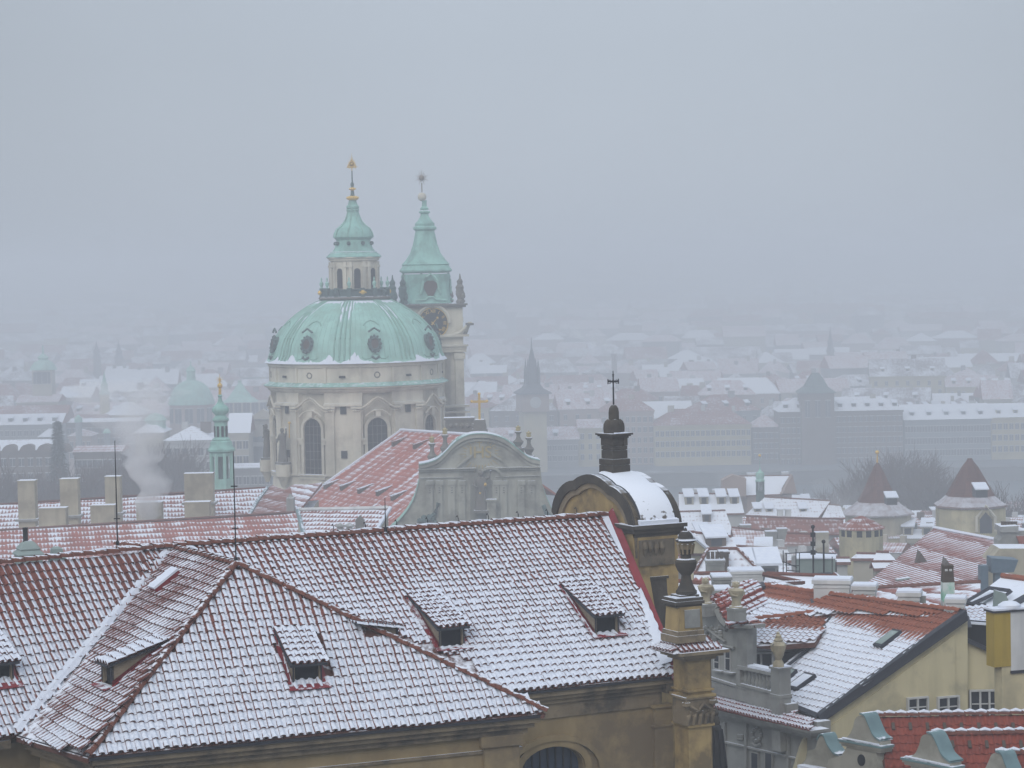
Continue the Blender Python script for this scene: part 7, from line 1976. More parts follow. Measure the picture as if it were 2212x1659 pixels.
# --- far group near the river
g, rf, P, q4 = mid('house', 'house with snow covered V shaped roof and pink gables behind the green turret', 'house', [(1585, 1029), (1712, 1027), (1690, 1067), (1610, 1070)], 420, 'pinkish', 'snowroof2')
for (x0, x1, x2, ya, yb, yc) in ((1560, 1583, 1612, 1034, 1026, 1072), (1688, 1712, 1722, 1066, 1026, 1066)):
    mb = MB(); mb.extr([at(x0, yc, 418), at(x2, yc, 418), at(x2 if x1 < 1600 else x1, ya if x1 < 1600 else yb, 418), at(x1, yb, 418), at(x0, ya + 4, 418)], V((0, 3, 0))); mb.build('gable', WALLS['pinkish'], g)
chimney_on(rf, 1615, 1636, 1022, 1040, 425, mat='white'); chimney_on(rf, 1690, 1704, 1020, 1034, 425, mat='white')
gD = 385; gxx = at(1642, 1050, gD).x; k7 = gD / F
def gy_(y): return at(1642, y, gD).z
g = thing('copper_turret', 'small slim green turret with open lantern on the right, above a snowy roof', 'turret', V((gxx, gD, 20)))
mb = MB(); mb.lathe([(9.5 * k7, gy_(1100)), (9 * k7, gy_(1064)), (9.5 * k7, gy_(1062)), (9.5 * k7, gy_(1060))], 8, (gxx, gD, 0)); mb.build('base', M['copper_dark'], g)
for k in range(6):
    a = R(60 * k + 10); mb = MB(); mb.tube([(gxx + 8 * k7 * math.cos(a), gD + 8 * k7 * math.sin(a), gy_(1061)), (gxx + 8 * k7 * math.cos(a), gD + 8 * k7 * math.sin(a), gy_(1040))], 0.13, 5); mb.build('column', M['copper_dark'], g)
mb = MB(); mb.lathe([(10 * k7, gy_(1040)), (10.5 * k7, gy_(1037)), (8 * k7, gy_(1035)), (10 * k7, gy_(1028)), (8.5 * k7, gy_(1021)), (3 * k7, gy_(1017)), (.6 * k7, gy_(1010)), (.4 * k7, gy_(985))], 12, (gxx, gD, 0)); mb.build('onion_roof', M['copper'], g, True)
mb = MB(); mb.ball((gxx, gD, gy_(984)), .25, 8); mb.build('gilt_ball', M['gold'], g)
g, rf, P, _ = mid('house', 'white roofed house with a row of four small dormers right of the curved gable', 'house', [(1466, 1066), (1598, 1068), (1608, 1108), (1466, 1112)], 330, 'white', 'snowroof2')
for x in (1489, 1521, 1559, 1587): dorm(rf, P, x, 1090, 1.2, 1.1)
chimney_on(rf, 1500, 1525, 1056, 1070, 335); chimney_on(rf, 1540, 1560, 1058, 1070, 335)
g, rf, P, _ = mid('house', 'snow dusted tile roof with one dormer just below the row of four dormers', 'house', [(1462, 1106), (1567, 1103), (1583, 1148), (1462, 1152)], 290, 'white', 'snowroof')
dorm(rf, P, 1527, 1128, 1.0, 1.0, 'brown')
g, rf, P, _ = mid('house', 'long grey snow lined roof with skylight hoods right of the small green turret', 'house', [(1652, 1074), (1794, 1082), (1768, 1118), (1610, 1112)], 340, 'cream', 'snowroof')
for x in (1637, 1662, 1735): dorm(rf, P, x, 1106, 1.0, .5, slope=.5)
for x in (1686, 1703): chimney_on(rf, x - 6, x + 6, 1100, 1118, 336)
g, rf, P, _ = mid('house', 'small yellow gabled house between the long snowy roof and the pointed tower', 'house', [(1790, 1090), (1815, 1092), (1826, 1118), (1776, 1118)], 325, 'pale yellow', 'snowroof')
g, rf, P, _ = mid('house', 'long dull red roof below the grey snow lined one, bare of snow', 'house', [(1612, 1116), (1822, 1122), (1815, 1152), (1606, 1152)], 300, 'grey', 'pinkroof2')
g, rf, P, _ = mid('house', 'short orange red roof in the steam left of the yellow round tower', 'house', [(1700, 1152), (1762, 1154), (1750, 1174), (1692, 1176)], 255, 'grey', 'pinkroof2')
chimney_on(rf, 1655, 1678, 1148, 1180, 262, mat='grey_plaster'); chimney_on(rf, 1680, 1700, 1142, 1180, 262, mat='grey_plaster'); chimney_on(rf, 1762, 1790, 1150, 1185, 262, mat='cream')
g, rf, P, _ = mid('house', 'low reddish roofs half hidden by drifting steam', 'house', [(1580, 1140), (1690, 1150), (1700, 1185), (1590, 1182)], 270, 'grey', 'pinkroof')
chimney_on(rf, 1600, 1622, 1134, 1160, 275, mat='grey_plaster'); 
g, rf, P, _ = mid('house', 'snowy sheds below the drifting steam', 'house', [(1590, 1180), (1700, 1186), (1715, 1210), (1600, 1212)], 220, 'grey', 'snowroof')
# --- pointed towers
def ptower(lab, xc, yt, prof_, body, D, wallm, gilt, win=None, hatch=None, rot=20, seg=8):
    c = at(xc, body[1], D); k_ = D / F; z_ = lambda y: at(xc, y, D).z
    g = thing('pointed_tower', lab, 'tower', V((c.x, D, gz(D))))
    mb = MB(); mb.lathe([(body[2] * k_, gz(D) - 1), (body[2] * k_, z_(body[0]))], seg, (c.x, D, 0), rot=rot); mb.build('body', M[wallm], g)
    mb = MB(); mb.lathe([(r_ * k_, z_(y_)) for r_, y_ in prof_[1]], seg, (c.x, D, 0), rot=rot); mb.build('upper_roof', M['brownroof'], g)
    mb = MB(); mb.lathe([(r_ * k_, z_(y_)) for r_, y_ in prof_[0]], seg, (c.x, D, 0), rot=rot); mb.build('roof_skirt', M['brownskirt'], g)
    if gilt:
        mb = MB(); mb.tube([(c.x, D, z_(prof_[1][-1][1] + 2)), (c.x, D, z_(gilt))], [.16, .06], 5); mb.ball((c.x, D, z_(gilt)), .3, 8); mb.build('gilt_finial', M['gold'], g)
    if hatch:
        p = at(hatch[0], hatch[1], D - hatch[2]); mb = MB(Matrix.Translation(p)); mb.box(-.7, .7, -.8, 1.5, -.6, .5); mb.build('hatch', M['slate'], g)
        mb = MB(Matrix.Translation(p)); mb.extr([(-.85, -1.1, .35), (.85, -1.1, .35), (.85, 1.2, .95), (-.85, 1.2, .95)], (0, 0, .15)); mb.build('hatch_snow', M['snow'], g)
    return g, c, k_, z_
ptower('left of two brown pointed roofs, taller with a gilt finial, on a yellow tower', 1897, 1000, ([(82, 1110), (81, 1107), (60, 1094), (46, 1083)], [(46.5, 1083), (38, 1068), (26, 1045), (17, 1025), (8, 1008), (2, 999)]), (1111, 1150, 74), 335, 'cream', 977, hatch=(1988 - 100 + 37, 1080, 10.5))
g, c, k_, z_ = ptower('right of two brown pointed roofs, with flared skirt on a broad yellow tower', 2097, 991, ([(82, 1093), (81, 1089), (66, 1080), (54, 1070)], [(54.5, 1070), (44, 1052), (30, 1028), (18, 1008), (8, 996), (5, 990)]), (1094, 1180, 77), 300, 'yellow', None, hatch=(2118, 1063, 9.5))
g2 = g; P0 = at(2130, 1152, 300 - 73 * k_)
mb = MB(Matrix.Translation(P0)); mb.extr([(-.75, 0, 0), (.75, 0, 0), (.75, 0, 1.7), (0, 0, 2.6), (-.75, 0, 1.7)], (0, .5, 0)); mb.build('pointed_window', M['farwin'], g2)
mb = MB(Matrix.Translation(P0)); pts = [(-1.15, -.05, .2), (-1.15, -.05, 2.0), (0, -.05, 3.4), (1.15, -.05, 2.0), (1.15, -.05, .2)]; mb.tube(pts, .2, 5); mb.build('window_moulding', M['stone'], g2)
# round yellow tower
D = 250; c = at(1860, 1160, D); k_ = D / F; z_ = lambda y: at(1860, y, D).z
g = thing('round_tower', 'squat round yellow tower with square openings and low red conical roof', 'tower', V((c.x, D, gz(D))))
mb = MB(); mb.lathe([(46 * k_, gz(D) - 1), (47.5 * k_, z_(1141)), (48 * k_, z_(1140))], 24, (c.x, D, 0)); mb.build('body', M['yellow'], g, True)
mb = MB(); mb.lathe([(52 * k_, z_(1141)), (51 * k_, z_(1139)), (22 * k_, z_(1122)), (2 * k_, z_(1114))], 16, (c.x, D, 0)); mb.build('conical_roof', roofmat('conical_red', (0.30, 0.09, 0.06), (0.24, 0.075, 0.05), 0.3, 0.4, 0.4, relief=.6), g)
for az in (-62, -40, -12, 12, 36, 58):
    a = R(az - 90); nrm = V((math.cos(a), math.sin(a), 0)); T = wallmat_frame(V((c.x, D, z_(1156))) + nrm * (47 * k_), V((-nrm.y, nrm.x, 0)), nrm)
    mb = MB(T); mb.box(-.28, .28, 0, .65, -.1, .04); mb.build('opening', M['dark'], g)
# --- medium roofs
def tiled(g, name, P, px, kind, p, r, mat, budget_jobs, th=0.2, skip=None, hid=False, under_='underlay'):
    pts = P.pts(px); mb = MB(); mb.extr([q - P.n * .03 for q in pts], P.n * -th); rf = mb.build(name, M[under_], g)
    budget_jobs.append((rf, tile_positions(pts, P.n, p, r, skip=skip), kind, p, r, mat, hid)); return rf
# the big pinkish roof
PB = Plane(at(2017, 1142, 196), at(2152, 1168, 186), at(1880, 1262, 172))
g = thing('large_house', 'large steep house roof of snow dusted red tiles, biggest behind the white chimneys', 'house', V((at(2000, 1200, 185).x, 188, gz(188))))
bigpx = [(2017, 1142), (2152, 1168), (2154, 1190), (2085, 1275), (1860, 1285), (1869, 1262)]
rf = roof_face('roof', PB, bigpx, roofmat('pink_rows', (0.34, 0.095, 0.065), (0.27, 0.075, 0.055), 0.60, 0.36, 0.3, big=0.18, soft=0.28, relief=1.3), g)
uu, up2 = slope_axes(PB.n)
if uu.x < 0: uu = -uu
for i in range(27):      # raised courses
    a = PB.hit(2017, 1142) - up2 * (0.42 * i + .2)
    mb_l = []
pts_ = PB.pts([(2017, 1142), (2152, 1168), (2154, 1190), (2085, 1275), (1860, 1285), (1869, 1262)]); o_ = pts_[0]
q2 = [((p - o_).dot(uu), (p - o_).dot(up2)) for p in pts_]
mb = MB(); v = 0.0; vmin = min(b for a, b in q2)
while v > vmin + .3:
    xs_ = []
    for i in range(len(q2)):
        (x1, y1), (x2, y2) = q2[i], q2[(i + 1) % len(q2)]
        if (y1 > v - .2) != (y2 > v - .2): xs_.append(x1 + (v - .2 - y1) / (y2 - y1) * (x2 - x1))
    if len(xs_) >= 2:
        xs_.sort(); A = o_ + uu * xs_[0] + up2 * (v - .2); B = o_ + uu * xs_[-1] + up2 * (v - .2)
        mb.extr([A, B, B + up2 * .34, A + up2 * .34], PB.n * .035) if False else mb.add([A + PB.n * .07, B + PB.n * .07, B + up2 * .36 + PB.n * .01, A + up2 * .36 + PB.n * .01, A, B], [(0, 1, 2, 3), (0, 4, 5, 1)])
    v -= 0.36
mb.build('tile_courses', rf.data.materials[0], rf, kind='stuff')
under('wall', [PB.hit(2017, 1146), PB.hit(2150, 1172), PB.hit(2090, 1270), PB.hit(1875, 1262)], M['cream'], g, H=16, drop=.6)
bk = PB.pts([(2017, 1142), (2152, 1168)]); mb = MB(); dn = V((-PB.n.x, -PB.n.y, 0)).normalized() * 6 - V((0, 0, 6)); mb.extr([bk[0], bk[1], bk[1] + dn, bk[0] + dn], V((0, 0, -.2))); mb.build('rear_roof', M['pinkroof'], g)
mb = MB(); mb.tube([bk[0] + V((0, 0, .1)), bk[1] + V((0, 0, .1))], .16, 5); mb.build('ridge', M['snow'], g)
for x, y in ((1990, 1216), (2046, 1232)):
    c = PB.hit(x, y); mb = MB(Matrix.Translation(c)); mb.add([(-.55, -.1, -.1), (.55, -.1, -.1), (0, -.1, .75), (0, 1.6, .85)], [(0, 1, 2), (0, 2, 3), (1, 3, 2)]); mb.build('triangular_vent', M['brick_dark'], rf)
c = PB.hit(1950, 1254); mb = MB(); mb.extr([c + uu * a + up2 * b + PB.n * .08 for a, b in ((-.25, -.5), (.25, -.5), (.25, .5), (-.25, .5))], PB.n * .1); mb.build('skylight', M['lead'], rf)
# stone wall with chimney pots, right edge
g = thing('stepped_wall', 'grey stepped party wall with clay chimney pots at the right edge behind the big roof', 'wall', V((at(2190, 1200, 180).x, 180, gz(180))))
mb = MB(); mb.extr([at(x, y, 180) for x, y in ((2158, 1290), (2158, 1168), (2166, 1160), (2166, 1148), (2212, 1146), (2300, 1150), (2300, 1290))], V((0, 2, 0))); mb.build('wall', M['grey_plaster'], g)
mb = MB(); mb.extr([at(x, y, 179.8) for x, y in ((2162, 1150), (2162, 1138), (2200, 1136), (2200, 1150))], V((0, 2.4, 0))); mb.build('chimney_block', M['grey_plaster'], g)
for i in range(5): mb = MB(Matrix.Translation(at(2166 + 7 * i, 1138, 181))); mb.lathe([(.16, -.1), (.13, .35), (.16, .4)], 8); mb.build('chimney_pot', M['brick_dark'], g)
mb = MB(); mb.extr([at(x, y, 179.5) for x, y in ((2196, 1158), (2240, 1158), (2240, 1230), (2212, 1200))], V((0, .3, 0))); mb.build('side_roof', M['pinkroof'], g)
mb = MB(); mb.extr([at(x, y, 176) for x, y in ((2075, 1330), (2085, 1275), (2154, 1192), (2160, 1185), (2300, 1185), (2300, 1330))], V((0, 3, 0))); mb.build('lower_wall', M['cream'], g)
g = thing('ventilation_duct', 'blue grey metal duct box on legs beside the stepped wall', 'duct', at(2170, 1290, 150))
mb = MB(); D = 150; mb.extr([at(x, y, D) for x, y in ((2142, 1206), (2200, 1210), (2190, 1236), (2142, 1238))], V((0, 1.6, 0))); mb.build('hood', M['blue_metal'], g)
for x in (2126, 2158): mb = MB(); a = at(x - 8, 1300, D + .3); b = at(x + 8, 1222 if x < 2140 else 1237, D + .3); mb.box(a.x, b.x, D + .2, D + 1, a.z, b.z); mb.build('duct', M['blue_metal'], g)
# flat snowy buildings below the round tower
g, rf, P, _ = mid('house', 'small white roofed gabled building under the round yellow tower', 'house', [(1893, 1193), (1920, 1194), (1938, 1212), (1885, 1213)], 205, 'cream', 'snowroof2', pitch=30)
g, rf, P, _ = mid('house', 'flat snow topped cream building stepping down under the round yellow tower', 'house', [(1850, 1196), (1900, 1197), (1898, 1206), (1838, 1206)], 212, 'cream', 'snowroof2', pitch=18)
g, rf, P, _ = mid('house', 'low building with a layered snow roof left of the big pinkish roof', 'house', [(1882, 1214), (1936, 1214), (1925, 1226), (1888, 1228)], 195, 'cream', 'snowroof2', pitch=20)
g, rf, P, _ = mid('house', 'pale narrow building with white gable wall behind the scaffold', 'house', [(1806, 1206), (1835, 1206), (1838, 1214), (1802, 1214)], 200, 'white', 'snowroof2', pitch=20)
# lattice snow roof
PL = Plane(at(1890, 1270, 140), at(2114, 1258, 137), at(1900, 1330, 132))
g = thing('house', 'red pantile roof with diagonal snow lattice behind the white chimneys', 'house', V((at(2000, 1300, 138).x, 138, gz(138))))
rf = roof_face('roof', PL, [(1880, 1270), (2118, 1257), (2118, 1330), (1880, 1345)], roofmat('lattice_roof', (0.30, 0.085, 0.055), (0.23, 0.07, 0.05), 0.50, 0.20, 0.26, big=0.3, soft=0.14, relief=1.5), g)
bk = PL.pts([(1880, 1270), (2118, 1257)], .05); mb = MB(); mb.tube(bk, .14, 5); mb.build('ridge', M['clay'], g)
mb = MB(); mb.extr([bk[0], bk[1], bk[1] + V((0, 5, -4)), bk[0] + V((0, 5, -4))], V((0, 0, -.2))); mb.build('rear_roof', M['redroof_s'], g)
under('wall', PL.pts([(1885, 1275), (2112, 1262), (2112, 1328), (1885, 1342)]), M['cream'], g, H=12)
# cluster right of the pinnacle
g, rf, P, q4 = mid('house', 'hip roofed house under thick snow with a brick chimney, behind the stone urn', 'house', [(1530, 1187), (1592, 1186), (1645, 1240), (1498, 1242)], 160, 'cream', 'snowroof', pitch=40)
chimney_on(rf, 1555, 1574, 1192, 1216, 160, mat='brick_dark'); chimney_on(rf, 1527, 1565, 1210, 1244, 156, mat='grey_plaster', pots=4)
line_tiles(rf, q4[3], q4[0], M['clay'], .14, .5, 'hip_tile'); line_tiles(rf, q4[2], q4[1], M['clay'], .14, .5, 'hip_tile')
g, rf, P, _ = mid('house', 'row of red tiles striped with snow directly below the hip roofed snowy house', 'house', [(1499, 1240), (1590, 1238), (1610, 1268), (1499, 1266)], 140, 'cream', 'redroof_s', pitch=35)
g, rf, P, _ = mid('house', 'pair of cream gables with snowy roofs left of the hazy steam', 'house', [(1440, 1152), (1500, 1150), (1545, 1195), (1436, 1192)], 185, 'yellow', 'snowroof', pitch=35)
mb = MB(); mb.extr([at(x, y, 184.5) for x, y in ((1444, 1194), (1490, 1154), (1540, 1196))], V((0, 1.2, 0))); mb.build('gable', M['yellow'], g)
mb = MB(); mb.tube([at(1440, 1196, 184.3), at(1490, 1152, 184.3), at(1545, 1198, 184.3)], .18, 4); mb.build('verge_snow', M['snow'], g)
g, rf, P, _ = mid('house', 'snow streaked red roof with a long shed dormer above the hip roofed house', 'house', [(1490, 1150), (1580, 1160), (1600, 1196), (1530, 1200)], 192, 'cream', 'snowroof', pitch=35)
dorm(rf, P, 1548, 1182, 1.6, .8, 'brown'); 
g, rf, P, _ = mid('house', 'low roof with a small window behind the stone urn', 'house', [(1436, 1202), (1480, 1200), (1500, 1226), (1436, 1226)], 170, 'grey', 'redroof_s', pitch=35)
g, rf, P, _ = mid('house', 'snow covered roof with rows of snow guards just left of the urn base', 'house', [(1432, 1254), (1522, 1262), (1545, 1300), (1432, 1302)], 118, 'cream', 'snowroof2', pitch=33)
mb = MB(); mb.tube([at(1432, 1252, 121), at(1482, 1256, 121), at(1528, 1266, 121)], .10, 5); mb.build('red_ridge', M['clay'], rf)
g = thing('chimney_block', 'broad white chimney block with a snow edge beyond the statues', 'chimney', at(1615, 1290, 128)); chimney_on(g, 1580, 1648, 1233, 1285, 128, d=1.6, mat='white')
g = thing('chimney_block', 'weathered grey chimney block with a snowy top left of the broad white one', 'chimney', at(1560, 1290, 124)); chimney_on(g, 1542, 1579, 1246, 1275, 124, d=1.5, mat='grey_plaster')
g = thing('chimney_block', 'low grey parapet block with thin snow behind the left statue', 'chimney', at(1560, 1300, 112)); chimney_on(g, 1540, 1578, 1274, 1300, 112, d=1.5, mat='grey_plaster')
# antenna hut and scaffolding
AD = 135; g = thing('rooftop_hut', 'weathered rooftop water tank hut with two antenna masts inside scaffolding', 'hut', at(1762, 1245, AD))
T = fyaw(at(1762, 1240, AD), -8); k_ = AD / F
mb = MB(T); mb.box(-40 * k_, 42 * k_, 0, 2.2, -.2, 33 * k_); hut = mb.build('hut', M['lead'], g)
mb = MB(T); mb.box(-42 * k_, 44 * k_, -.1, 2.3, 33 * k_, 35.5 * k_); mb.build('hut_snow', M['snow'], g)
mb = MB(T)
for i in range(6): mb.box((-40 + i * 16) * k_ - .03, (-40 + i * 16) * k_ + .03, -.05, 0, 0, 33 * k_)
mb.build('hut_rib', M['lead'], g)
for x, y0, y1, nm in ((1757, 1138, 1247, 'antenna_mast'), (1780, 1170, 1250, 'antenna_mast')):
    p = at(x, y1, AD - .6); t_ = at(x - 1, y0, AD - .6); mb = MB(); mb.tube([p, t_], .055, 6); mb.ball(t_, .12, 6)
    if y0 < 1150:
        for f_ in (.45, .62, .8): mb.box(p.x - .13, p.x + .13, p.y - .1, p.y + .1, p.z + (t_.z - p.z) * f_, p.z + (t_.z - p.z) * f_ + .25)
    mb.build(nm, M['iron'], g)
sc_ = thing('scaffolding', 'steel tube scaffolding with plank decks around the rooftop hut', 'scaffolding', at(1745, 1300, AD))
cols_ = [(1699, 1196, 1262), (1727, 1193, 1300), (1712, 1246, 1302), (1740, 1254, 1302), (1757, 1250, 1300), (1772, 1254, 1300), (1806, 1210, 1262), (1668, 1240, 1300), (1686, 1238, 1302)]
for x, y0, y1 in cols_:
    for dy in (0, 1.6):
        mb = MB(); mb.tube([at(x, y1, AD - 2.5) + V((0, dy, 0)), at(x, y0, AD - 2.5) + V((0, dy, 0))], .028, 5); mb.build('upright', M['iron'], sc_)
for a, b in (((1695, 1196), (1765, 1191)), ((1695, 1220), (1726, 1222)), ((1690, 1212), (1722, 1226)), ((1700, 1248), (1812, 1241)), ((1640, 1252), (1735, 1250)), ((1700, 1270), (1800, 1262)), ((1670, 1248), (1740, 1256)), ((1700, 1232), (1728, 1234)), ((1735, 1193), (1806, 1196)), ((1705, 1286), (1790, 1280))):
    mb = MB(); mb.tube([at(a[0], a[1], AD - 2.55), at(b[0], b[1], AD - 2.55)], .028, 5); mb.build('ledger', M['iron'], sc_)
for a, b in (((1700, 1249), (1800, 1244)), ((1712, 1272), (1795, 1265))):
    mb = MB(); p, q_ = at(a[0], a[1], AD - 2.4), at(b[0], b[1], AD - 2.4); mb.extr([p, q_, q_ + V((0, 1.2, 0)), p + V((0, 1.2, 0))], V((0, 0, .06))); mb.build('deck', M['slate_b'], sc_)
g, rf, P, _ = mid('house', 'snowy roof with red hips beneath the scaffolding', 'house', [(1655, 1240), (1800, 1246), (1845, 1300), (1640, 1290)], 128, 'cream', 'snowroof2', pitch=28)
mb = MB(); mb.tube([at(1648, 1240, 127), at(1735, 1258, 126), at(1640, 1262, 124)], .13, 5); mb.build('hip_ridge', M['clay'], rf)
mb = MB(); mb.tube([at(1803, 1240, 127), at(1846, 1280, 122)], .13, 5); mb.build('hip_ridge', M['clay'], rf)
mb = MB(); mb.extr([at(x, y, 121) for x, y in ((1648, 1300), (1648, 1268), (1700, 1262), (1728, 1272), (1728, 1300))], V((0, 1, 0))); mb.build('grey_parapet', M['grey_plaster'], g)

# ================================================================== orange and snow roofed block with the yellow gable
blk_ = thing('yellow_gable_house', 'large pale yellow gable house with snowy slope, orange ridge tiles and dark verge boards', 'house', V((at(1950, 1600, 86).x, 88, gz(88))))
RN = at(2083, 1324, 86.5); RF = at(1640, 1266, 97)          # ridge near / far
EN = at(1772, 1547, 84.5)
PS = Plane(RN, RF, EN)                                    # the big snowy slope
m_snowt = tilemat('snowed_pantile', (0.30, 0.10, 0.06), (0.23, 0.08, 0.05), V((0.1, 0.35, 0.95)), 0.62, 0.78, 0.45, PS.hit(1990, 1355).z - .7, RN.z - .1, 0.62, scale=1.2)
# bare towards the ridge: the tiles there are swept clean
jobs2 = []
slope_px = [(1816, 1316), (2083, 1324), (1772, 1547), (1698, 1522), (1698, 1436), (1758, 1393), (1794, 1333)]
def sk_near(P): return any((P - c_).length < r_ for c_, r_ in skyl)
skyl = []
rfS = tiled(blk_, 'snowy_slope', PS, slope_px, 'pantile', 0.24, 0.32, m_snowt, jobs2)
# orange strip of roof running left along the ridge, and the slope below it with the snow patches
PO = Plane(RF, RN, at(1640, 1325, 94))
m_or = tilemat('orange_pantile', (0.31, 0.105, 0.06), (0.23, 0.08, 0.05), V((0.1, 0.3, 0.92)), 0.66, 0.80, 0.6, at(1700, 1322, 93).z, at(1700, 1288, 94).z, 0.7, scale=1.2)
rfO = tiled(blk_, 'orange_slope', PO, [(1628, 1276), (1650, 1266), (2060, 1321), (2000, 1330), (1816, 1322), (1650, 1344), (1612, 1330)], 'pantile', 0.24, 0.32, m_or, jobs2)
PQ = Plane(at(1630, 1343, 92), at(1812, 1322, 92), at(1625, 1393, 89.5))
m_or2 = tilemat('orange_pantile_lower', (0.31, 0.105, 0.06), (0.23, 0.08, 0.05), V((0.1, 0.3, 0.92)), 0.66, 0.80, 0.5, at(1700, 1372, 91).z, at(1700, 1342, 91).z, 0.75, scale=1.2)
rfQ = tiled(blk_, 'dormer_slope', PQ, [(1622, 1345), (1812, 1321), (1794, 1335), (1760, 1386), (1618, 1396)], 'pantile', 0.24, 0.32, m_or2, jobs2)
lay_tiles(jobs2, 300)
line_tiles(rfO, RF, RN + (RF - RN) * .02, M['clay_orange'], .12, .38)
line_tiles(rfQ, at(1625, 1341, 92.1), at(1812, 1319, 92.1), M['clay_orange'], .12, .38)
mb = MB(); mb.tube([at(1816, 1314, 91.8), at(1792, 1336, 91.2), at(1757, 1394, 89.8), at(1698, 1440, 88.5)], .06, 5); mb.build('valley_edge', M['slate_b'], blk_)
mb = MB(); mb.ball(at(1862 - 40, 1316, 91.7), .22, 8, .6); mb.ball(at(1838, 1314, 91.7), .16, 8, .6); mb.build('snow_heap', M['snow'], blk_, True, kind='stuff')
mb = MB(); mb.tube([at(1624, 1284, 96), at(1632, 1270, 96.2), at(1650, 1264, 96.3)], .17, 6); mb.build('hip_end', M['slate'], blk_)
# eave of the upper slope and the white dormer window strip under it
mb = MB(); mb.extr([at(1614, 1398, 89.4), at(1762, 1389, 89.4), at(1750, 1400, 89.3), at(1752, 1401, 89.3), at(1614, 1408, 89.3)], V((0, .4, 0))); mb.build('dark_eave', M['slate_b'], blk_)
mb = MB(); mb.extr([at(1612, 1500, 90), at(1612, 1404, 90), at(1748, 1400, 90), at(1700, 1440, 90), at(1690, 1470, 90)], V((0, 3, 0))); mb.build('dormer_wall', M['white'], blk_)
pw = at(1644, 1443, 89.9); casement(blk_, pw, V((1, 0, 0)), V((0, -1, 0)), 0.78, 0.55, 2, 1)
pw = at(1697, 1430, 89.9); mb = MB(); mb.extr([at(1680, 1410, 89.85), at(1736, 1405, 89.85), at(1694, 1436, 89.85), at(1680, 1436, 89.85)], V((0, .2, 0))); mb.build('side_pane', M['glass'], blk_)
# dark verge board and gable wall facing us
vb = [at(2088, 1318, 86.4), at(2092, 1340, 86.4), at(1776, 1562, 84.4), at(1768, 1546, 84.4)]
nrm_ = (vb[1] - vb[0]).cross(vb[2] - vb[0]).normalized()
mb = MB(); mb.extr(vb, V((-.10, .32, 0))); mb.build('verge_board', M['slate_b'], blk_)
PGW = Plane(RN + V((0, .1, 0)), EN + V((0, .1, 0)), EN + V((0, .1, -5)))
gwp = [PGW.hit(x, y) for x, y in ((2090, 1334), (2091, 1720), (1700, 1720), (1735, 1600), (1752, 1572), (1776, 1556))]
mb = MB(); mb.extr(gwp, V((0, .5, 0))); mb.build('gable_wall', M['yellow'], blk_)
a_ = PGW.hit(1735, 1650); b_ = PGW.hit(2091, 1650); mb = MB(); mb.extr([V((a_.x, a_.y, gz(86) - 1)), V((b_.x, b_.y, gz(86) - 1)), V((b_.x, b_.y, b_.z)), V((a_.x, a_.y, b_.z))], V((0, 8, 0))); mb.build('lower_wall', M['yellow'], blk_)
body = [PS.hit(1816, 1330), PS.hit(2070, 1335), PS.hit(1790, 1535), PS.hit(1712, 1515), PS.hit(1712, 1440)]
under('core', body, M['yellow'], blk_, H=10, drop=.6)
gxd = V((RN.x - EN.x, RN.y - EN.y, 0)).normalized(); gnd = V((gxd.y, -gxd.x, 0))
def gwin(x0, x1, y0, y1, D, cols, rows):
    a = at(x0, y1, D); b = at(x1, y0, D); c = V(((a.x + b.x) / 2, D, a.z)); return casement(blk_, c, gxd if x1 < 2080 else V((1, 0, 0)), gnd if x1 < 2080 else V((0, -1, 0)), b.x - a.x, b.z - a.z, cols, rows, surround=.06)
dW = PGW.hit(1980, 1530).y - .06; gwin(1958, 2002, 1508, 1546, dW, 2, 2)
dW = PGW.hit(2046, 1530).y - .06; gwin(2023, 2069, 1506, 1546, dW, 2, 2)
# right hand part of the house
mb = MB(); mb.extr([at(x, y, 87) for x, y in ((2090, 1386), (2159, 1418), (2300, 1418), (2300, 1720), (2090, 1720))], V((0, .6, 0))); mb.build('side_wall', M['yellow'], blk_)
gwin(2097, 2156, 1492, 1547, 86.94, 3, 2)
mb = MB(); mb.extr([at(2088, 1378, 86.8), at(2162, 1412, 86.8), at(2162, 1420, 86.8), at(2088, 1388, 86.8)], V((0, .3, 0))); mb.build('lower_verge', M['slate_b'], blk_)
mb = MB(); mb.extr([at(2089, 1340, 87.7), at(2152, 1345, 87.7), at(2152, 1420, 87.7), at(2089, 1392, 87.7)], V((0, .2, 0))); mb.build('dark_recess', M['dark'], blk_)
mb = MB(); mb.extr([at(2089, 1343, 87.5), at(2156, 1348, 87.5), at(2156, 1341, 88.6), at(2089, 1337, 88.6)], V((0, 0, -.08))); mb.build('recess_roof', M['snow'], blk_)
mb = MB(); mb.extr([at(2132, 1370, 87.55), at(2160, 1366, 87.55), at(2160, 1412, 87.55), at(2132, 1396, 87.55)], V((0, .1, 0))); mb.build('snow_patch', surf('patchy_snow_dark', (0.05, 0.05, 0.06), None, 3, snow=0.0), blk_) if False else None
PR2 = Plane(at(2089, 1306, 94), at(2230, 1312, 94), at(2089, 1340, 92))
j3 = []
tiled(blk_, 'rear_orange_roof', PR2, [(2086, 1308), (2240, 1312), (2240, 1352), (2088, 1342)], 'pantile', .26, .34, m_or, j3); lay_tiles(j3, 100)
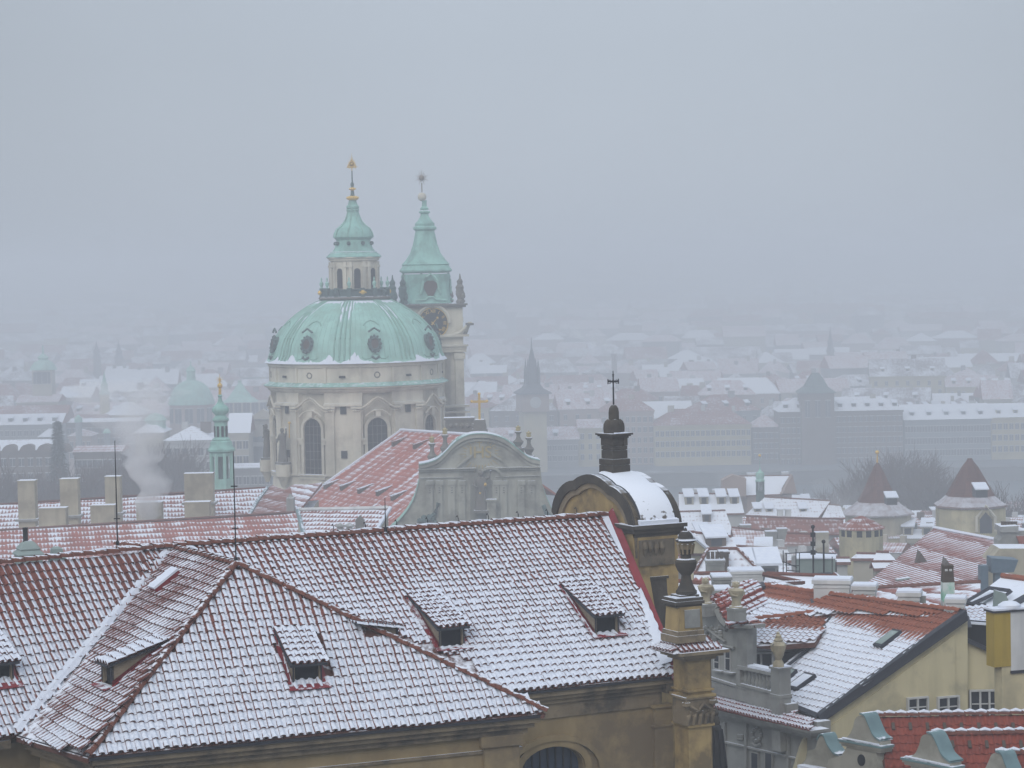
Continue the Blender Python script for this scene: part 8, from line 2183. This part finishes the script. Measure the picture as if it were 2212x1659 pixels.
# skylights on the snowy slope
def skylight(par, P, pts, lab=None, glass=True):
    q_ = P.pts(pts, .04); c_ = sum(q_, V((0, 0, 0))) / 4
    mb = MB(); mb.extr(q_, P.n * .14); s1 = mb.build('skylight', M['slate_b'], par)
    mb = MB(); mb.extr([c_ + (p - c_) * .80 + P.n * .141 for p in q_], P.n * .01); mb.build('pane', M['lead'] if glass else M['snow'], s1)
skylight(blk_, PS, [(1888, 1398), (1905, 1402), (1950, 1368), (1932, 1365)])
skylight(blk_, PS, [(1700, 1489), (1722, 1494), (1765, 1463), (1742, 1458)], glass=False)
skylight(blk_, PS, [(1698, 1470), (1706, 1470), (1724, 1452), (1700, 1449)])
mb = MB(); mb.extr(PS.pts([(1698, 1516), (1770, 1545), (1762, 1552), (1698, 1524)], .05), PS.n * .1); mb.build('eave_gutter', M['slate_b'], blk_)
mb = MB(); mb.extr(PS.pts([(1700, 1504), (1712, 1507), (1706, 1511), (1698, 1510)], .05), PS.n * .12); mb.build('roof_step', M['slate_b'], blk_)
# white chimneys on the orange ridge
for i, (x0, x1, yt, yb, D, lab) in enumerate(((1758, 1834, 1252, 1298, 93, 'widest white chimney, leftmost on the orange ridge'), (1843, 1889, 1265, 1309, 92, 'white chimney second from the left on the orange ridge'), (1940, 1985, 1279, 1322, 89.5, 'white chimney third from the left, with a grey side, on the orange ridge'), (2045, 2082, 1293, 1330, 87.6, 'small white chimney nearest the dark verge corner'))):
    g = thing('white_chimney', lab, 'chimney', at((x0 + x1) / 2, yb, D), 'white chimneys on the orange ridge')
    chimney_on(g, x0, x1, yt, yb, D, d=.8 if i else .9, mat='white', yaw=-14)
    a = at(x0, yb, D); b = at(x1, yb, D); mb = MB(); mb.extr([a + V((-.12, -.5, -.30)), b + V((.2, -.5, -.34)), b + V((.2, .1, -.02)), a + V((-.12, .1, .08))], V((0, 0, -.03))); mb.build('base_flashing', M['slate'], g)
    if i == 2:
        mb = MB(); a = at(1985, 1325, D + .2); b = at(2000, 1287, D + .2); mb.box(a.x, b.x, D + .2, D + .9, a.z, b.z); mb.build('side_flue', M['grey_plaster'], g)
g = thing('flue_stack', 'chimney with white and green stained base and dark brown brick top', 'chimney', at(2050, 1300, 89))
mb = MB(); a = at(2037, 1300, 89); b = at(2062, 1258, 89); mb.box(a.x, b.x, 89, 89.45, a.z, b.z); mb.build('painted_base', surf('white_and_green_paint', (0.62, 0.68, 0.64), (0.60, 0.64, 0.61), 1.2, grime=(0.22, 0.52, 0.38), gscale=1.6), g)
mb = MB(); c_ = (a.x + b.x) / 2; h_ = (b.x - a.x) / 2; z0, z1_ = b.z, at(2050, 1224, 89).z
mb.add([(c_ - h_, 89, z0), (c_ + h_, 89, z0), (c_ + h_, 89.45, z0), (c_ - h_, 89.45, z0), (c_ - h_ * .82, 89.04, z1_), (c_ + h_ * .82, 89.04, z1_), (c_ + h_ * .82, 89.41, z1_), (c_ - h_ * .82, 89.41, z1_)], [(0, 1, 5, 4), (1, 2, 6, 5), (2, 3, 7, 6), (3, 0, 4, 7), (4, 5, 6, 7)]); mb.box(c_ - h_ * .9, c_ + h_ * .9, 89.0, 89.46, z1_ - .04, z1_ + .04)
mb.build('brick_top', M['brick_dark'], g)
for dx in (-.08, .08): mb = MB(); mb.box(c_ + dx - .05, c_ + dx + .05, 89.0, 89.06, z1_ - .17, z1_ - .09); mb.build('flue_opening', M['white'], g)
mb = MB(); a = at(2037, 1335, 89.01); b = at(2060, 1298, 89.01); mb.box(a.x, b.x, 89.02, 89.5, a.z, b.z); mb.build('lower_base', M['white'], g)
# mustard chimney at the right edge
g = thing('mustard_chimney', 'tall chimney with mustard yellow front and white side under a heap of snow', 'chimney', at(2175, 1430, 80))
T = fyaw(at(2184, 1436, 80), 18); k_ = 80 / F; Hh = (1436 - 1320) * k_
mb = MB(T); mb.box(-40 * k_, 0, 0, .55, -.05, Hh); mb.build('yellow_face', M['yellow_d'], g)
mb = MB(T); mb.box(0, 34 * k_, .002, .55, -.2, Hh); mb.build('white_face', M['white'], g)
mb = MB(T); mb.box(-21 * k_, 60 * k_, .03, .55, -7, -.06); mb.build('lower_wall', M['yellow'], g)
mb = MB(T); mb.box(-44 * k_, 38 * k_, -.06, .6, Hh, Hh + .06); mb.box(-1 * k_, 37 * k_, -.03, .6, -.3, -.2); mb.build('slab', M['slate_b'], g)
mb = MB(T); mb.box(-43 * k_, 37 * k_, -.05, .59, Hh + .06, Hh + .12); mb.lathe([(.34, .1), (.33, .2), (.2, .3), (.02, .33)], 14, (.1, .25, Hh), sx=1.2); mb.build('snow_cap', M['snow'], g, True)
# snow roof with roof window, far right
PR = Plane(at(2170, 1244, 104), at(2300, 1262, 101), at(2090, 1303, 98))
g = thing('house', 'snow covered roof with an open dark roof window frame at the right edge', 'house', V((at(2180, 1290, 102).x, 102, gz(102))))
rf = roof_face('roof', PR, [(2168, 1243), (2300, 1262), (2300, 1320), (2200, 1322), (2084, 1306)], M['snowroof2'], g); under('wall', PR.pts([(2168, 1248), (2300, 1265), (2300, 1318), (2092, 1306)]), M['yellow'], g, H=9)
mb = MB(); mb.tube(PR.pts([(2165, 1243), (2300, 1261)], .1), .13, 6); mb.build('ridge', M['clay_orange'], rf)
mb = MB()
for a, b in (((2086, 1300), (2138, 1270)), ((2138, 1270), (2182, 1276)), ((2100, 1304), (2150, 1282)), ((2150, 1300), (2184, 1278)), ((2086, 1302), (2130, 1308))): mb.tube([PR.hit(a[0], a[1], .2), PR.hit(b[0], b[1], .25)], .08, 4)
mb.build('roof_window_frame', M['slate_b'], rf)
mb = MB(); mb.extr(PR.pts([(2104, 1302), (2146, 1281), (2152, 1286), (2122, 1304)], .1), V((0, 0, .03))); mb.build('roof_window_pane', M['lead'], rf)
mb = MB(); mb.extr([at(x, y, 88) for x, y in ((2150, 1275), (2172, 1282), (2178, 1296), (2160, 1340), (2148, 1312))], V((0, .3, 0))); mb.build('grey_sheet', M['lead'], g)
mb = MB(); mb.tube(PR.pts([(2300, 1252), (2212, 1292), (2180, 1310)], .1), .14, 5); mb.build('dark_verge', M['slate_b'], rf)

# ================================================================== ornate grey facade with carved figures
FA = at(1530, 1502, 89.5); FB = atz(1752, 1556, FA.z)
gd = FB - FA; gd.z = 0; gd.normalize(); fn = V((gd.y, -gd.x, 0))
if fn.x > 0: fn = -fn
PF = Plane(FA, FB, FA + V((0, 0, 3)))
orn = thing('ornate_house', 'grey baroque house front with a round topped attic gable, balustrade and tiled ledge', 'house', V((FA.x + 2, 92, gz(92))))
def fp(x, y, off=0.0):
    d = ray(x, y); o = FA + fn * off; t = (o - CP).dot(fn) / d.dot(fn); return CP + d * t
def plate(name, px, off, th, mat, par=None):
    mb = MB(); mb.extr([fp(x, y, off) for x, y in px], fn * (-th)); return mb.build(name, M[mat] if isinstance(mat, str) else mat, par or orn)
arcp = [(1513, 1330), (1516, 1318), (1521, 1310), (1528, 1305), (1536, 1304), (1543, 1307), (1550, 1317), (1555, 1330), (1562, 1343), (1572, 1352)]
plate('attic_wall', [(1508, 1500), (1508, 1345)] + arcp + [(1613, 1352), (1613, 1470), (1595, 1500)], 0.0, .45, 'grey_plaster')
plate('attic_pier', [(1592, 1352), (1613, 1352), (1613, 1450), (1592, 1446)], 0.18, .3, 'grey_plaster')
plate('attic_cornice', [(1568, 1350), (1624, 1350), (1624, 1358), (1568, 1357)], 0.35, .6, 'grey_plaster')
mb = MB()
for i in range(len(arcp) - 1): mb.tube([fp(*arcp[i], .1), fp(*arcp[i + 1], .1)], .16, 6)
mb.build('arch_moulding', M['grey_plaster'], orn, True)
mb = MB()
for i in range(2, len(arcp) - 1): mb.tube([fp(arcp[i][0] - 2, arcp[i][1] + 9, .05), fp(arcp[i + 1][0] - 2, arcp[i + 1][1] + 9, .05)], .09, 5)
mb.build('inner_moulding', M['grey_plaster'], orn, True)
mb = MB(); r5 = random.Random(4)
for k in range(26):
    x = 1518 + r5.uniform(0, 42); y = 1356 + r5.uniform(0, 26) - abs(x - 1535) * .2; mb.ball(fp(x, y, .03), r5.uniform(.05, .12), 6)
mb.tube([fp(1518, 1372, .08), fp(1530, 1360, .12), fp(1545, 1372, .12), fp(1566, 1386, .08)], .05, 5); mb.tube([fp(1520, 1384, .08), fp(1545, 1390, .1), fp(1585, 1400, .08)], .06, 5)
mb.build('carved_relief', M['grey_plaster'], orn, True)
plate('string_course', [(1510, 1455), (1613, 1487), (1613, 1492), (1510, 1460)], .12, .2, 'grey_plaster')
for (x0, x1, y0, y1) in ((1541, 1553, 1414, 1444), (1565, 1577, 1394, 1448)):
    w1 = plate('window', [(x0, y0), (x1, y0 + 1.5), (x1, y1 + 3), (x0, y1)], .05, .1, 'frame_w')
    plate('pane', [(x0 + 2, y0 + 2), (x1 - 2, y0 + 3), (x1 - 2, y1), (x0 + 2, y1 - 2)], .07, .05, 'glass', w1)
    plate('glazing_bar', [(x0 + 2, (y0 + y1) / 2), (x1 - 2, (y0 + y1) / 2 + .8), (x1 - 2, (y0 + y1) / 2 + 2.5), (x0 + 2, (y0 + y1) / 2 + 1.5)], .10, .03, 'frame_w', w1)
    plate('window_sill', [(x0 - 4, y1 + 3), (x1 + 4, y1 + 6), (x1 + 4, y1 + 9), (x0 - 4, y1 + 6)], .2, .2, 'grey_plaster')
# tiled saddle on the attic gable: short tiles following the arch, running back
m_sad = tilemat('saddle_tile', (0.33, 0.085, 0.065), (0.26, 0.07, 0.055), V((0.2, -0.3, 0.9)), 0.86, 1.0, 0.9)
gt = MB(); bv = V((.80, .60, 0)).normalized()
sp2 = smooth(arcp[0:])
sad = orn
mb = MB(); vs = []
for x, y in sp2: p = fp(x, y, .15) + V((0, 0, .10)); vs += [p, p + bv * 2.1 + V((0, 0, .55))]
mb.add(vs, [(i * 2, i * 2 + 1, i * 2 + 3, i * 2 + 2) for i in range(len(sp2) - 1)]); sd_ = mb.build('saddle_roof', M['underlay'], orn)
key = None; tm, tcache = tile_geo('barrel', .30, .34)
tme = tm.mesh('tile', m_sad, True)
acc = 0
for i in range(1, len(sp2) - 1):
    p = fp(*sp2[i], .15) + V((0, 0, .10)); pn_ = fp(*sp2[i + 1], .15) + V((0, 0, .10)); seg_ = (pn_ - p).length; acc += seg_
    if acc < .26: continue
    acc = 0
    yv = (bv * 2.1 + V((0, 0, .55))).normalized(); xv = (pn_ - p).normalized(); zv = xv.cross(yv).normalized()
    if zv.z < 0 and abs(zv.z) > .3: zv = -zv; 
    xv = yv.cross(zv).normalized()
    for k in range(7):
        P_ = p + yv * (k * .30); link('tile', tme, sd_, Matrix(((xv.x, yv.x, zv.x, P_.x), (xv.y, yv.y, zv.y, P_.y), (xv.z, yv.z, zv.z, P_.z), (0, 0, 0, 1))))
# snowy tile tip at the cornice end
PT = Plane(fp(1575, 1352, .4), fp(1630, 1352, .4), fp(1600, 1337, -.3)); j4 = []
tiled(orn, 'corner_tiles', PT, [(1572, 1352), (1630, 1349), (1612, 1336), (1580, 1338)], 'barrel', .26, .30, tilemat('corner_tile', (0.3, 0.08, 0.06), (0.24, 0.07, 0.05), V((0.3, -.2, .9)), .5, .8, .8), j4, th=.1); lay_tiles(j4, 80)
# balcony wall, balustrade and snow
plate('balcony_wall', [(1592, 1476), (1667, 1496), (1667, 1513), (1700, 1522), (1700, 1545), (1592, 1512)], .10, .5, 'grey_plaster')
plate('balcony_wall', [(1508, 1466), (1592, 1486), (1592, 1512), (1508, 1492)], .06, .5, 'grey_plaster')
plate('handrail', [(1592, 1437), (1668, 1453), (1668, 1460), (1592, 1444)], .2, .5, 'grey_plaster')
mb = MB(); a, b = fp(1594, 1436, .15), fp(1667, 1451, .15); mb.extr([a, b, b - fn * .4, a - fn * .4], V((0, 0, .07))); mb.build('handrail_snow', M['snow'], orn)
plate('balustrade_pier', [(1590, 1444), (1598, 1446), (1598, 1482), (1590, 1480)], .15, .4, 'grey_plaster')
plate('balustrade_base', [(1598, 1476), (1668, 1494), (1668, 1500), (1598, 1482)], .15, .4, 'grey_plaster')
for i in range(8):
    x = 1603.5 + i * 8.2; t_ = fp(x, 1446 + (x - 1598) * .21, 0.0); b_ = fp(x, 1478 + (x - 1598) * .25, 0.0); h_ = t_.z - b_.z
    mb = MB(); mb.lathe([(.07, 0), (.05, .1 * h_), (.10, .3 * h_), (.11, .4 * h_), (.05, .7 * h_), (.05, .85 * h_), (.08, h_)], 8, b_); mb.build('baluster', M['grey_plaster'], orn, True)
mb = MB(); c = fp(1684, 1500, .1); T = frame(c, gd); mb = MB(T); mb.box(-.24, .27, -.2, .3, -2.0, .92); mb.box(-.29, .32, -.25, .35, .92, 1.0); mb.box(-.27, .30, -.23, .33, -.1, .02); mb.build('corner_pier', M['grey_plaster'], orn)
mb = MB(T); mb.box(-.26, .29, -.22, .32, 1.0, 1.04); mb.build('pier_snow', M['snow'], orn)
# tiled ledge and its cornice, wall below
PLg = Plane(fp(1530, 1522, .62), fp(1752, 1578, .62), fp(1530, 1500, 0)); j5 = []
m_ledge = tilemat('ledge_tile', (0.34, 0.085, 0.07), (0.27, 0.07, 0.06), V((0.3, -0.35, .88)), .62, .9, .9)
tiled(orn, 'tiled_ledge', PLg, [(1524, 1500), (1700, 1534), (1756, 1556), (1748, 1576), (1530, 1524)], 'barrel', .18, .24, m_ledge, j5, th=.08); lay_tiles(j5, 280)
for off, dy, th in ((.60, 0, 6), (.48, 6, 6), (.30, 12, 5)):
    plate('ledge_cornice', [(1524, 1524 + dy), (1752, 1579 + dy), (1752, 1579 + dy + th), (1524, 1524 + dy + th)], off, off + .2, 'grey_plaster')
plate('lower_wall', [(1500, 1500), (1765, 1560), (1765, 1760), (1500, 1700)], -.05, .6, 'grey_plaster')
for x in (1607, 1698, 1560): plate('lesene', [(x, 1560), (x + 5, 1561), (x + 5, 1740), (x, 1740)], .05, .1, 'grey_plaster')
plate('lower_course', [(1524, 1592), (1765, 1648), (1765, 1652), (1524, 1596)], .05, .1, 'grey_plaster')
mb = MB()
for k in range(14): mb.ball(fp(1634 + 9 * math.cos(k * .8), 1588 + 13 * math.sin(k * .8), .0), .09, 6)
mb.tube([fp(1624, 1605, 0), fp(1634, 1612, .05), fp(1644, 1607, 0)], .06, 5); mb.build('shield_relief', M['grey_plaster'], orn, True)
for x in (1620, 1650): w1 = plate('lower_window', [(x, 1622), (x + 18, 1626), (x + 18, 1700), (x, 1700)], .03, .1, 'frame_g'); plate('pane', [(x + 3, 1626), (x + 15, 1629), (x + 15, 1700), (x + 3, 1700)], .05, .05, 'glass', w1)
for x, y in ((1595, 1590), (1680, 1612)):
    mb = MB()
    for k in range(6): mb.ball(fp(x + (k % 3) * 4, y + (k // 3) * 6, 0), .08, 6)
    mb.build('capital_relief', M['grey_plaster'], orn, True)
# carved figures
def vase_fig(lab, x, yb, yt, D, k=1.0, kind='bust', ped=None):
    b = at(x, yb, D); t_ = at(x, yt, D); H = t_.z - b.z
    g = thing('carved_figure', lab, 'statue', b, 'cream stone figures on the grey house front')
    T = Matrix.Translation(b) @ Matrix.Rotation(R(30), 4, 'Z')
    def md(a, z): return 1 + .10 * math.sin(R(a * 3) + z * 9) + .05 * math.sin(R(a * 7) - z * 14)
    mb = MB(T)
    if kind == 'bust':
        w_ = H * .23
        mb.lathe([(w_ * 1.15, 0), (w_ * 1.15, H * .05), (w_ * .8, H * .08), (w_ * .72, H * .25), (w_ * .9, H * .38), (w_ * 1.25, H * .55), (w_ * 1.3, H * .66), (w_ * .8, H * .72), (w_ * .45, H * .76)], 18, mod=md); mb.build('body', M['cream_stone'], g, True)
        mb = MB(T); mb.lathe([(w_ * .45, H * .74), (w_ * .62, H * .82), (w_ * .62, H * .9), (w_ * .4, H * .96), (w_ * .1, H)], 14, mod=md)
        for kx in range(5): mb.ball((w_ * .45 * math.cos(kx * 1.25), w_ * .45 * math.sin(kx * 1.25), H * .93), w_ * .22, 6)
        mb.ball((w_ * .05, -w_ * .62, H * .85), w_ * .12, 6); mb.build('head', M['cream_stone'], g, True)
        mb = MB(T); mb.tube([(-w_ * 1.1, 0, H * .66), (-w_ * 1.25, -w_ * .4, H * .5), (-w_ * .5, -w_ * 1.0, H * .45)], [w_ * .3, w_ * .25, w_ * .15], 7); mb.tube([(w_ * 1.1, 0, H * .66), (w_ * 1.25, -w_ * .4, H * .5), (w_ * .5, -w_ * 1.0, H * .48)], [w_ * .3, w_ * .25, w_ * .15], 7); mb.build('arms', M['cream_stone'], g, True)
    else:
        w_ = H * .16
        mb.lathe([(w_ * 1.0, 0), (w_ * .9, H * .1), (w_ * .55, H * .2), (w_ * .8, H * .32), (w_ * 1.25, H * .5), (w_ * 1.35, H * .62), (w_ * .9, H * .70), (w_ * .7, H * .72)], 16, mod=md); mb.build('vase', M['cream_stone'], g, True)
        mb = MB(T); mb.lathe([(w_ * .7, H * .71), (w_ * .85, H * .76), (w_ * .5, H * .82), (w_ * .55, H * .88), (w_ * .25, H * .93), (w_ * .3, H * .96), (.01, H)], 10, mod=md)
        for sx in (-1, 1): mb.tube([(sx * w_ * 1.0, 0, H * .68), (sx * w_ * 1.5, 0, H * .58), (sx * w_ * 1.2, 0, H * .45)], w_ * .22, 6)
        mb.build('foliage_top', M['cream_stone'], g, True)
    if ped:
        mb = MB(T); p0 = at(x, ped, D).z - b.z; w2 = H * .26; mb.box(-w2, w2, -w2, w2, p0, -.02); mb.box(-w2 * 1.1, w2 * 1.1, -w2 * 1.1, w2 * 1.1, -.1, 0.0); mb.build('pedestal', M['grey_plaster'], g)
vase_fig('cream stone bust left of the other, partly behind the round topped attic', 1525, 1303, 1247, 88.8, ped=1330)
vase_fig('cream stone bust on a square pedestal in front of the orange roof', 1591, 1312, 1255, 86.9, ped=1340)
vase_fig('cream stone flower vase standing on the balustrade pier', 1682, 1440, 1364, 84.4, kind='vase')
# dark closed spire in front of the facade
D = 77; c = at(1549, 1700, D); k_ = D / F; z_ = lambda y: at(1548, y, D).z
g = thing('dark_spire', 'narrow blackened stone spire with a ball tip between church corner and grey house', 'spire', V((c.x, D, gz(D))))
mb = MB(); mb.lathe([(30 * k_, gz(D)), (30 * k_, z_(1720)), (22 * k_, z_(1659)), (13 * k_, z_(1575)), (11 * k_, z_(1568)), (9 * k_, z_(1566))], 8, (c.x, D, 0), rot=20); mb.build('shaft', M['slate_dk'] if 'slate_dk' in M else M['copper_black'] if 'copper_black' in M else plain('near_black_copper', (0.03, 0.028, 0.03), .6), g)
mb = MB(); mb.lathe([(7 * k_, z_(1567)), (9 * k_, z_(1560)), (7 * k_, z_(1552)), (4.5 * k_, z_(1546)), (7 * k_, z_(1540)), (4 * k_, z_(1532)), (.5 * k_, z_(1525))], 10, (c.x, D, 0)); mb.build('finial', M['black_stone'], g, True)
for k in range(8):
    a = R(20 + 45 * k); mb = MB(); mb.tube([(c.x + 24 * k_ * math.cos(a), D + 24 * k_ * math.sin(a), z_(1670)), (c.x + 13 * k_ * math.cos(a), D + 13 * k_ * math.sin(a), z_(1576))], .04, 4); mb.build('rib', M['iron'], g)

# ================================================================== red roofs with teal capped gables, bottom right
m_clean = tilemat('clean_red_pantile', (0.27, 0.055, 0.03), (0.21, 0.045, 0.028), V((0, 0, 1)), 1.3, 1.5, 0.1)
def vol_house(lab, xr, yr, D, drop_px, gpx, budget, side_px=None):
    """ridge starts at picture point xr,yr and runs right; the roof slope faces the viewer; shaped gable at its left end"""
    r0 = at(xr, yr, D); z = r0.z; r1 = r0 + V((11, -0.25, 0))
    e0 = at(xr + 40, yr + drop_px, D - 3.2); 
    g = thing('gabled_house', lab, 'house', V((r0.x + 3, D, gz(D))), 'red roofs with teal capped gables')
    pit = 1.05; L = 3.6
    dn = V((0, -1, -pit)).normalized() * L * 1.4
    P = Plane(r0, r1, r0 + dn)
    pts = [r0, r1, r1 + dn] + [P.hit(x, y) for x, y in gpx['edge'][::-1]]
    mb = MB(); mb.extr([p - P.n * .03 for p in pts], P.n * -.12); rf = mb.build('roof', M['underlay'], g)
    dn2 = V((0, 1, -pit)).normalized() * L * 1.4
    mb = MB(); mb.extr([r0, r1, r1 + dn2, r0 + dn2], V((0, 0, -.12))); mb.build('rear_roof', M['underlay'], g)
    j = [(rf, tile_positions(pts, P.n, .235, .31), 'pantile', .235, .31, m_clean, False)]; lay_tiles(j, budget)
    line_tiles(rf, r0, r1, M['clay'], .12, .36)
    mb = MB()
    n_ = 30
    for i in range(n_):
        p = r0.lerp(r1, i / n_); q_ = r0.lerp(r1, (i + .96) / n_); mb.tube([p + V((0, -.03, .13)), (p + q_) / 2 + V((0, -.03, .17)), q_ + V((0, -.03, .13))], [.05, .08, .05], 5)
    mb.build('ridge_snow', M['snow'], rf, True, kind='stuff')
    # vents: little dark tiles
    for i in range(9):
        c_ = P.hit(xr + 45 + i * 37, yr + 22); mb = MB(); u3, up3 = slope_axes(P.n)
        if u3.x < 0: u3 = -u3
        mb.extr([c_ + u3 * a + up3 * b + P.n * .05 for a, b in ((-.05, -.14), (.05, -.14), (.05, .12), (-.05, .12))], P.n * .05); mb.build('vent_tile', M['brick_dark'], rf)
    # wall under the roof
    mb = MB(); b_ = r0 + dn; b2 = r0 + dn2; mb.extr([V((r0.x + .1, b_.y + .3, b_.z)), V((r1.x, b_.y + .3, b_.z)), V((r1.x, b2.y - .3, b_.z)), V((r0.x + .1, b2.y - .3, b_.z))], V((0, 0, gz(D) - b_.z - 1))); mb.build('wall', M['grey_plaster'], g)
    # shaped gable
    yawd = R(-38); gx_ = V((math.cos(yawd), math.sin(yawd), 0)); gn = V((gx_.y, -gx_.x, 0))
    o = V((r0.x - .02, r0.y - 1.2, 0)); PGp = Plane(o, o + gx_, o + V((0, 0, 1)))
    prof_ = smooth([PGp_ for PGp_ in gpx['top']], 4)
    w3 = [PGp.hit(x, y) for x, y in prof_]
    base_ = [PGp.hit(x, y) for x, y in gpx['base']]
    mb = MB(); th = V((.36, .20, 0)); mb.extr(w3 + base_, th); mb.build('gable_wall', M['gable_cream'], g)
    vs = []; mb = MB(); ti_ = max(range(len(w3)), key=lambda i: w3[i].z); wL = w3[:ti_]; w3 = w3[ti_ - 1:]; th = V((.38, .21, 0))
    for p in w3: vs += [p + V((-.04, -.04, .03)), p + th + V((.05, .03, .03)), p + th + V((.05, .03, .09)), p + V((-.04, -.04, .09))]
    fs = []
    for i in range(len(w3) - 1):
        for k in range(4): fs.append((i * 4 + k, i * 4 + (k + 1) % 4, (i + 1) * 4 + (k + 1) % 4, (i + 1) * 4 + k))
    mb.add(vs, fs); mb.build('coping', M['teal'], g)
    if 'mould' in gpx:
        a, b = gpx['mould']; p, q_ = PGp.hit(*a), PGp.hit(*b)
        for i, (e, dz, h_, mt) in enumerate(((.14, 0, .07, 'teal'), (.10, -.08, .08, 'gable_cream'), (.05, -.16, .07, 'gable_cream'))):
            mb = MB(); f_ = -gn if gn.y > 0 else gn
            mb.extr([p + f_ * e + V((0, 0, dz)) - gx_ * e, q_ + f_ * e + V((0, 0, dz)) + gx_ * e, q_ + th + V((0, 0, dz)) + gx_ * e, p + th + V((0, 0, dz)) - gx_ * e], V((0, 0, h_))); mb.build('gable_moulding', M[mt], g)
        mb = MB(); pts_s = [p + f_ * .12 + V((0, 0, .09)), q_ + f_ * .12 + V((0, 0, .09)), q_ + V((0, 0, .09)), p + V((0, 0, .09))]; mb.extr(pts_s, V((0, 0, .03))); mb.build('moulding_snow', M['snow'], g)
    if 'hole' in gpx:
        x, y = gpx['hole']; p = PGp.hit(x, y); mb = MB(wallmat_frame(p + f_ * .01, gx_, f_)); mb.lathe([(.14, -.05), (.14, .015), (.01, .016)], 14, sy=1.35); mb.build('oval_opening', M['dark'], g)
    return g
vol_house('red pantile roof with snowy ridge, rearmost of the three, with a tall teal capped gable', 1884, 1549, 77, 120,
  {'top': [(1822, 1597), (1834, 1588), (1842, 1572), (1847, 1554), (1856, 1546), (1868, 1549), (1878, 1570), (1888, 1592), (1902, 1603)], 'base': [(1902, 1612), (1890, 1612), (1894, 1640), (1915, 1720), (1770, 1720), (1790, 1640), (1818, 1632), (1830, 1612), (1822, 1605)], 'mould': ((1822, 1600), (1900, 1615)), 'hole': (1861, 1642), 'edge': [(1896, 1585), (1908, 1606), (1898, 1612), (1905, 1640), (1925, 1700)]}, 300)
vol_house('red pantile roof with snowy ridge, the middle one of three, teal capped gable in front', 2012, 1588, 74.5, 100,
  {'top': [(1958, 1636), (1975, 1629), (1985, 1610), (1990, 1592), (2000, 1586), (2014, 1590), (2026, 1612), (2036, 1634), (2054, 1650)], 'base': [(2054, 1662), (2040, 1720), (1960, 1720), (1968, 1650)], 'mould': ((1958, 1640), (2052, 1660)), 'edge': [(2030, 1618), (2050, 1646), (2058, 1656), (2052, 1666), (2060, 1700)]}, 250)
vol_house('red pantile roof cut by the bottom edge, frontmost of three, small teal capped gable', 2150, 1630, 72, 60,
  {'top': [(2108, 1672), (2125, 1664), (2135, 1645), (2142, 1630), (2152, 1627), (2164, 1632), (2172, 1652), (2180, 1670)], 'base': [(2185, 1720), (2100, 1720)], 'edge': [(2172, 1660), (2185, 1700)]}, 120)
g = thing('gable_end', 'lower stepped cream gable with teal coping, leftmost at the bottom edge', 'gable', at(1790, 1700, 78))
D = 78; pp = smooth([(1731, 1650), (1740, 1640), (1745, 1622), (1760, 1618), (1766, 1600), (1772, 1590), (1780, 1592), (1788, 1610), (1800, 1628), (1812, 1634)], 4)
w3 = [at(x, y, D + (1790 - x) * .012) for x, y in pp]; th = V((.36, .2, 0))
mb = MB(); mb.extr(w3 + [at(1815, 1740, D), at(1725, 1740, D + .7)], th); mb.build('wall', M['gable_cream'], g)
mb = MB(); vs = []
for p in w3[16:]: vs += [p + V((-.04, -.04, .02)), p + th + V((.05, .03, .02)), p + th + V((.05, .03, .08)), p + V((-.04, -.04, .08))]
mb.add(vs, [(i * 4 + k, i * 4 + (k + 1) % 4, (i + 1) * 4 + (k + 1) % 4, (i + 1) * 4 + k) for i in range(len(w3) - 17) for k in range(4)]); mb.build('coping', M['teal'], g)
mb = MB(); a, b = at(1722, 1660, D + .5), at(1775, 1672, D - .2); mb.extr([a, b, b + th, a + th], V((0, 0, .12))); mb.build('ledge_snow', M['snow'], g)
mb = MB(); a, b = at(1722, 1664, D + .4), at(1775, 1676, D - .3); mb.extr([a, b, b + th, a + th], V((0, 0, .08))); mb.build('ledge', M['teal'], g)
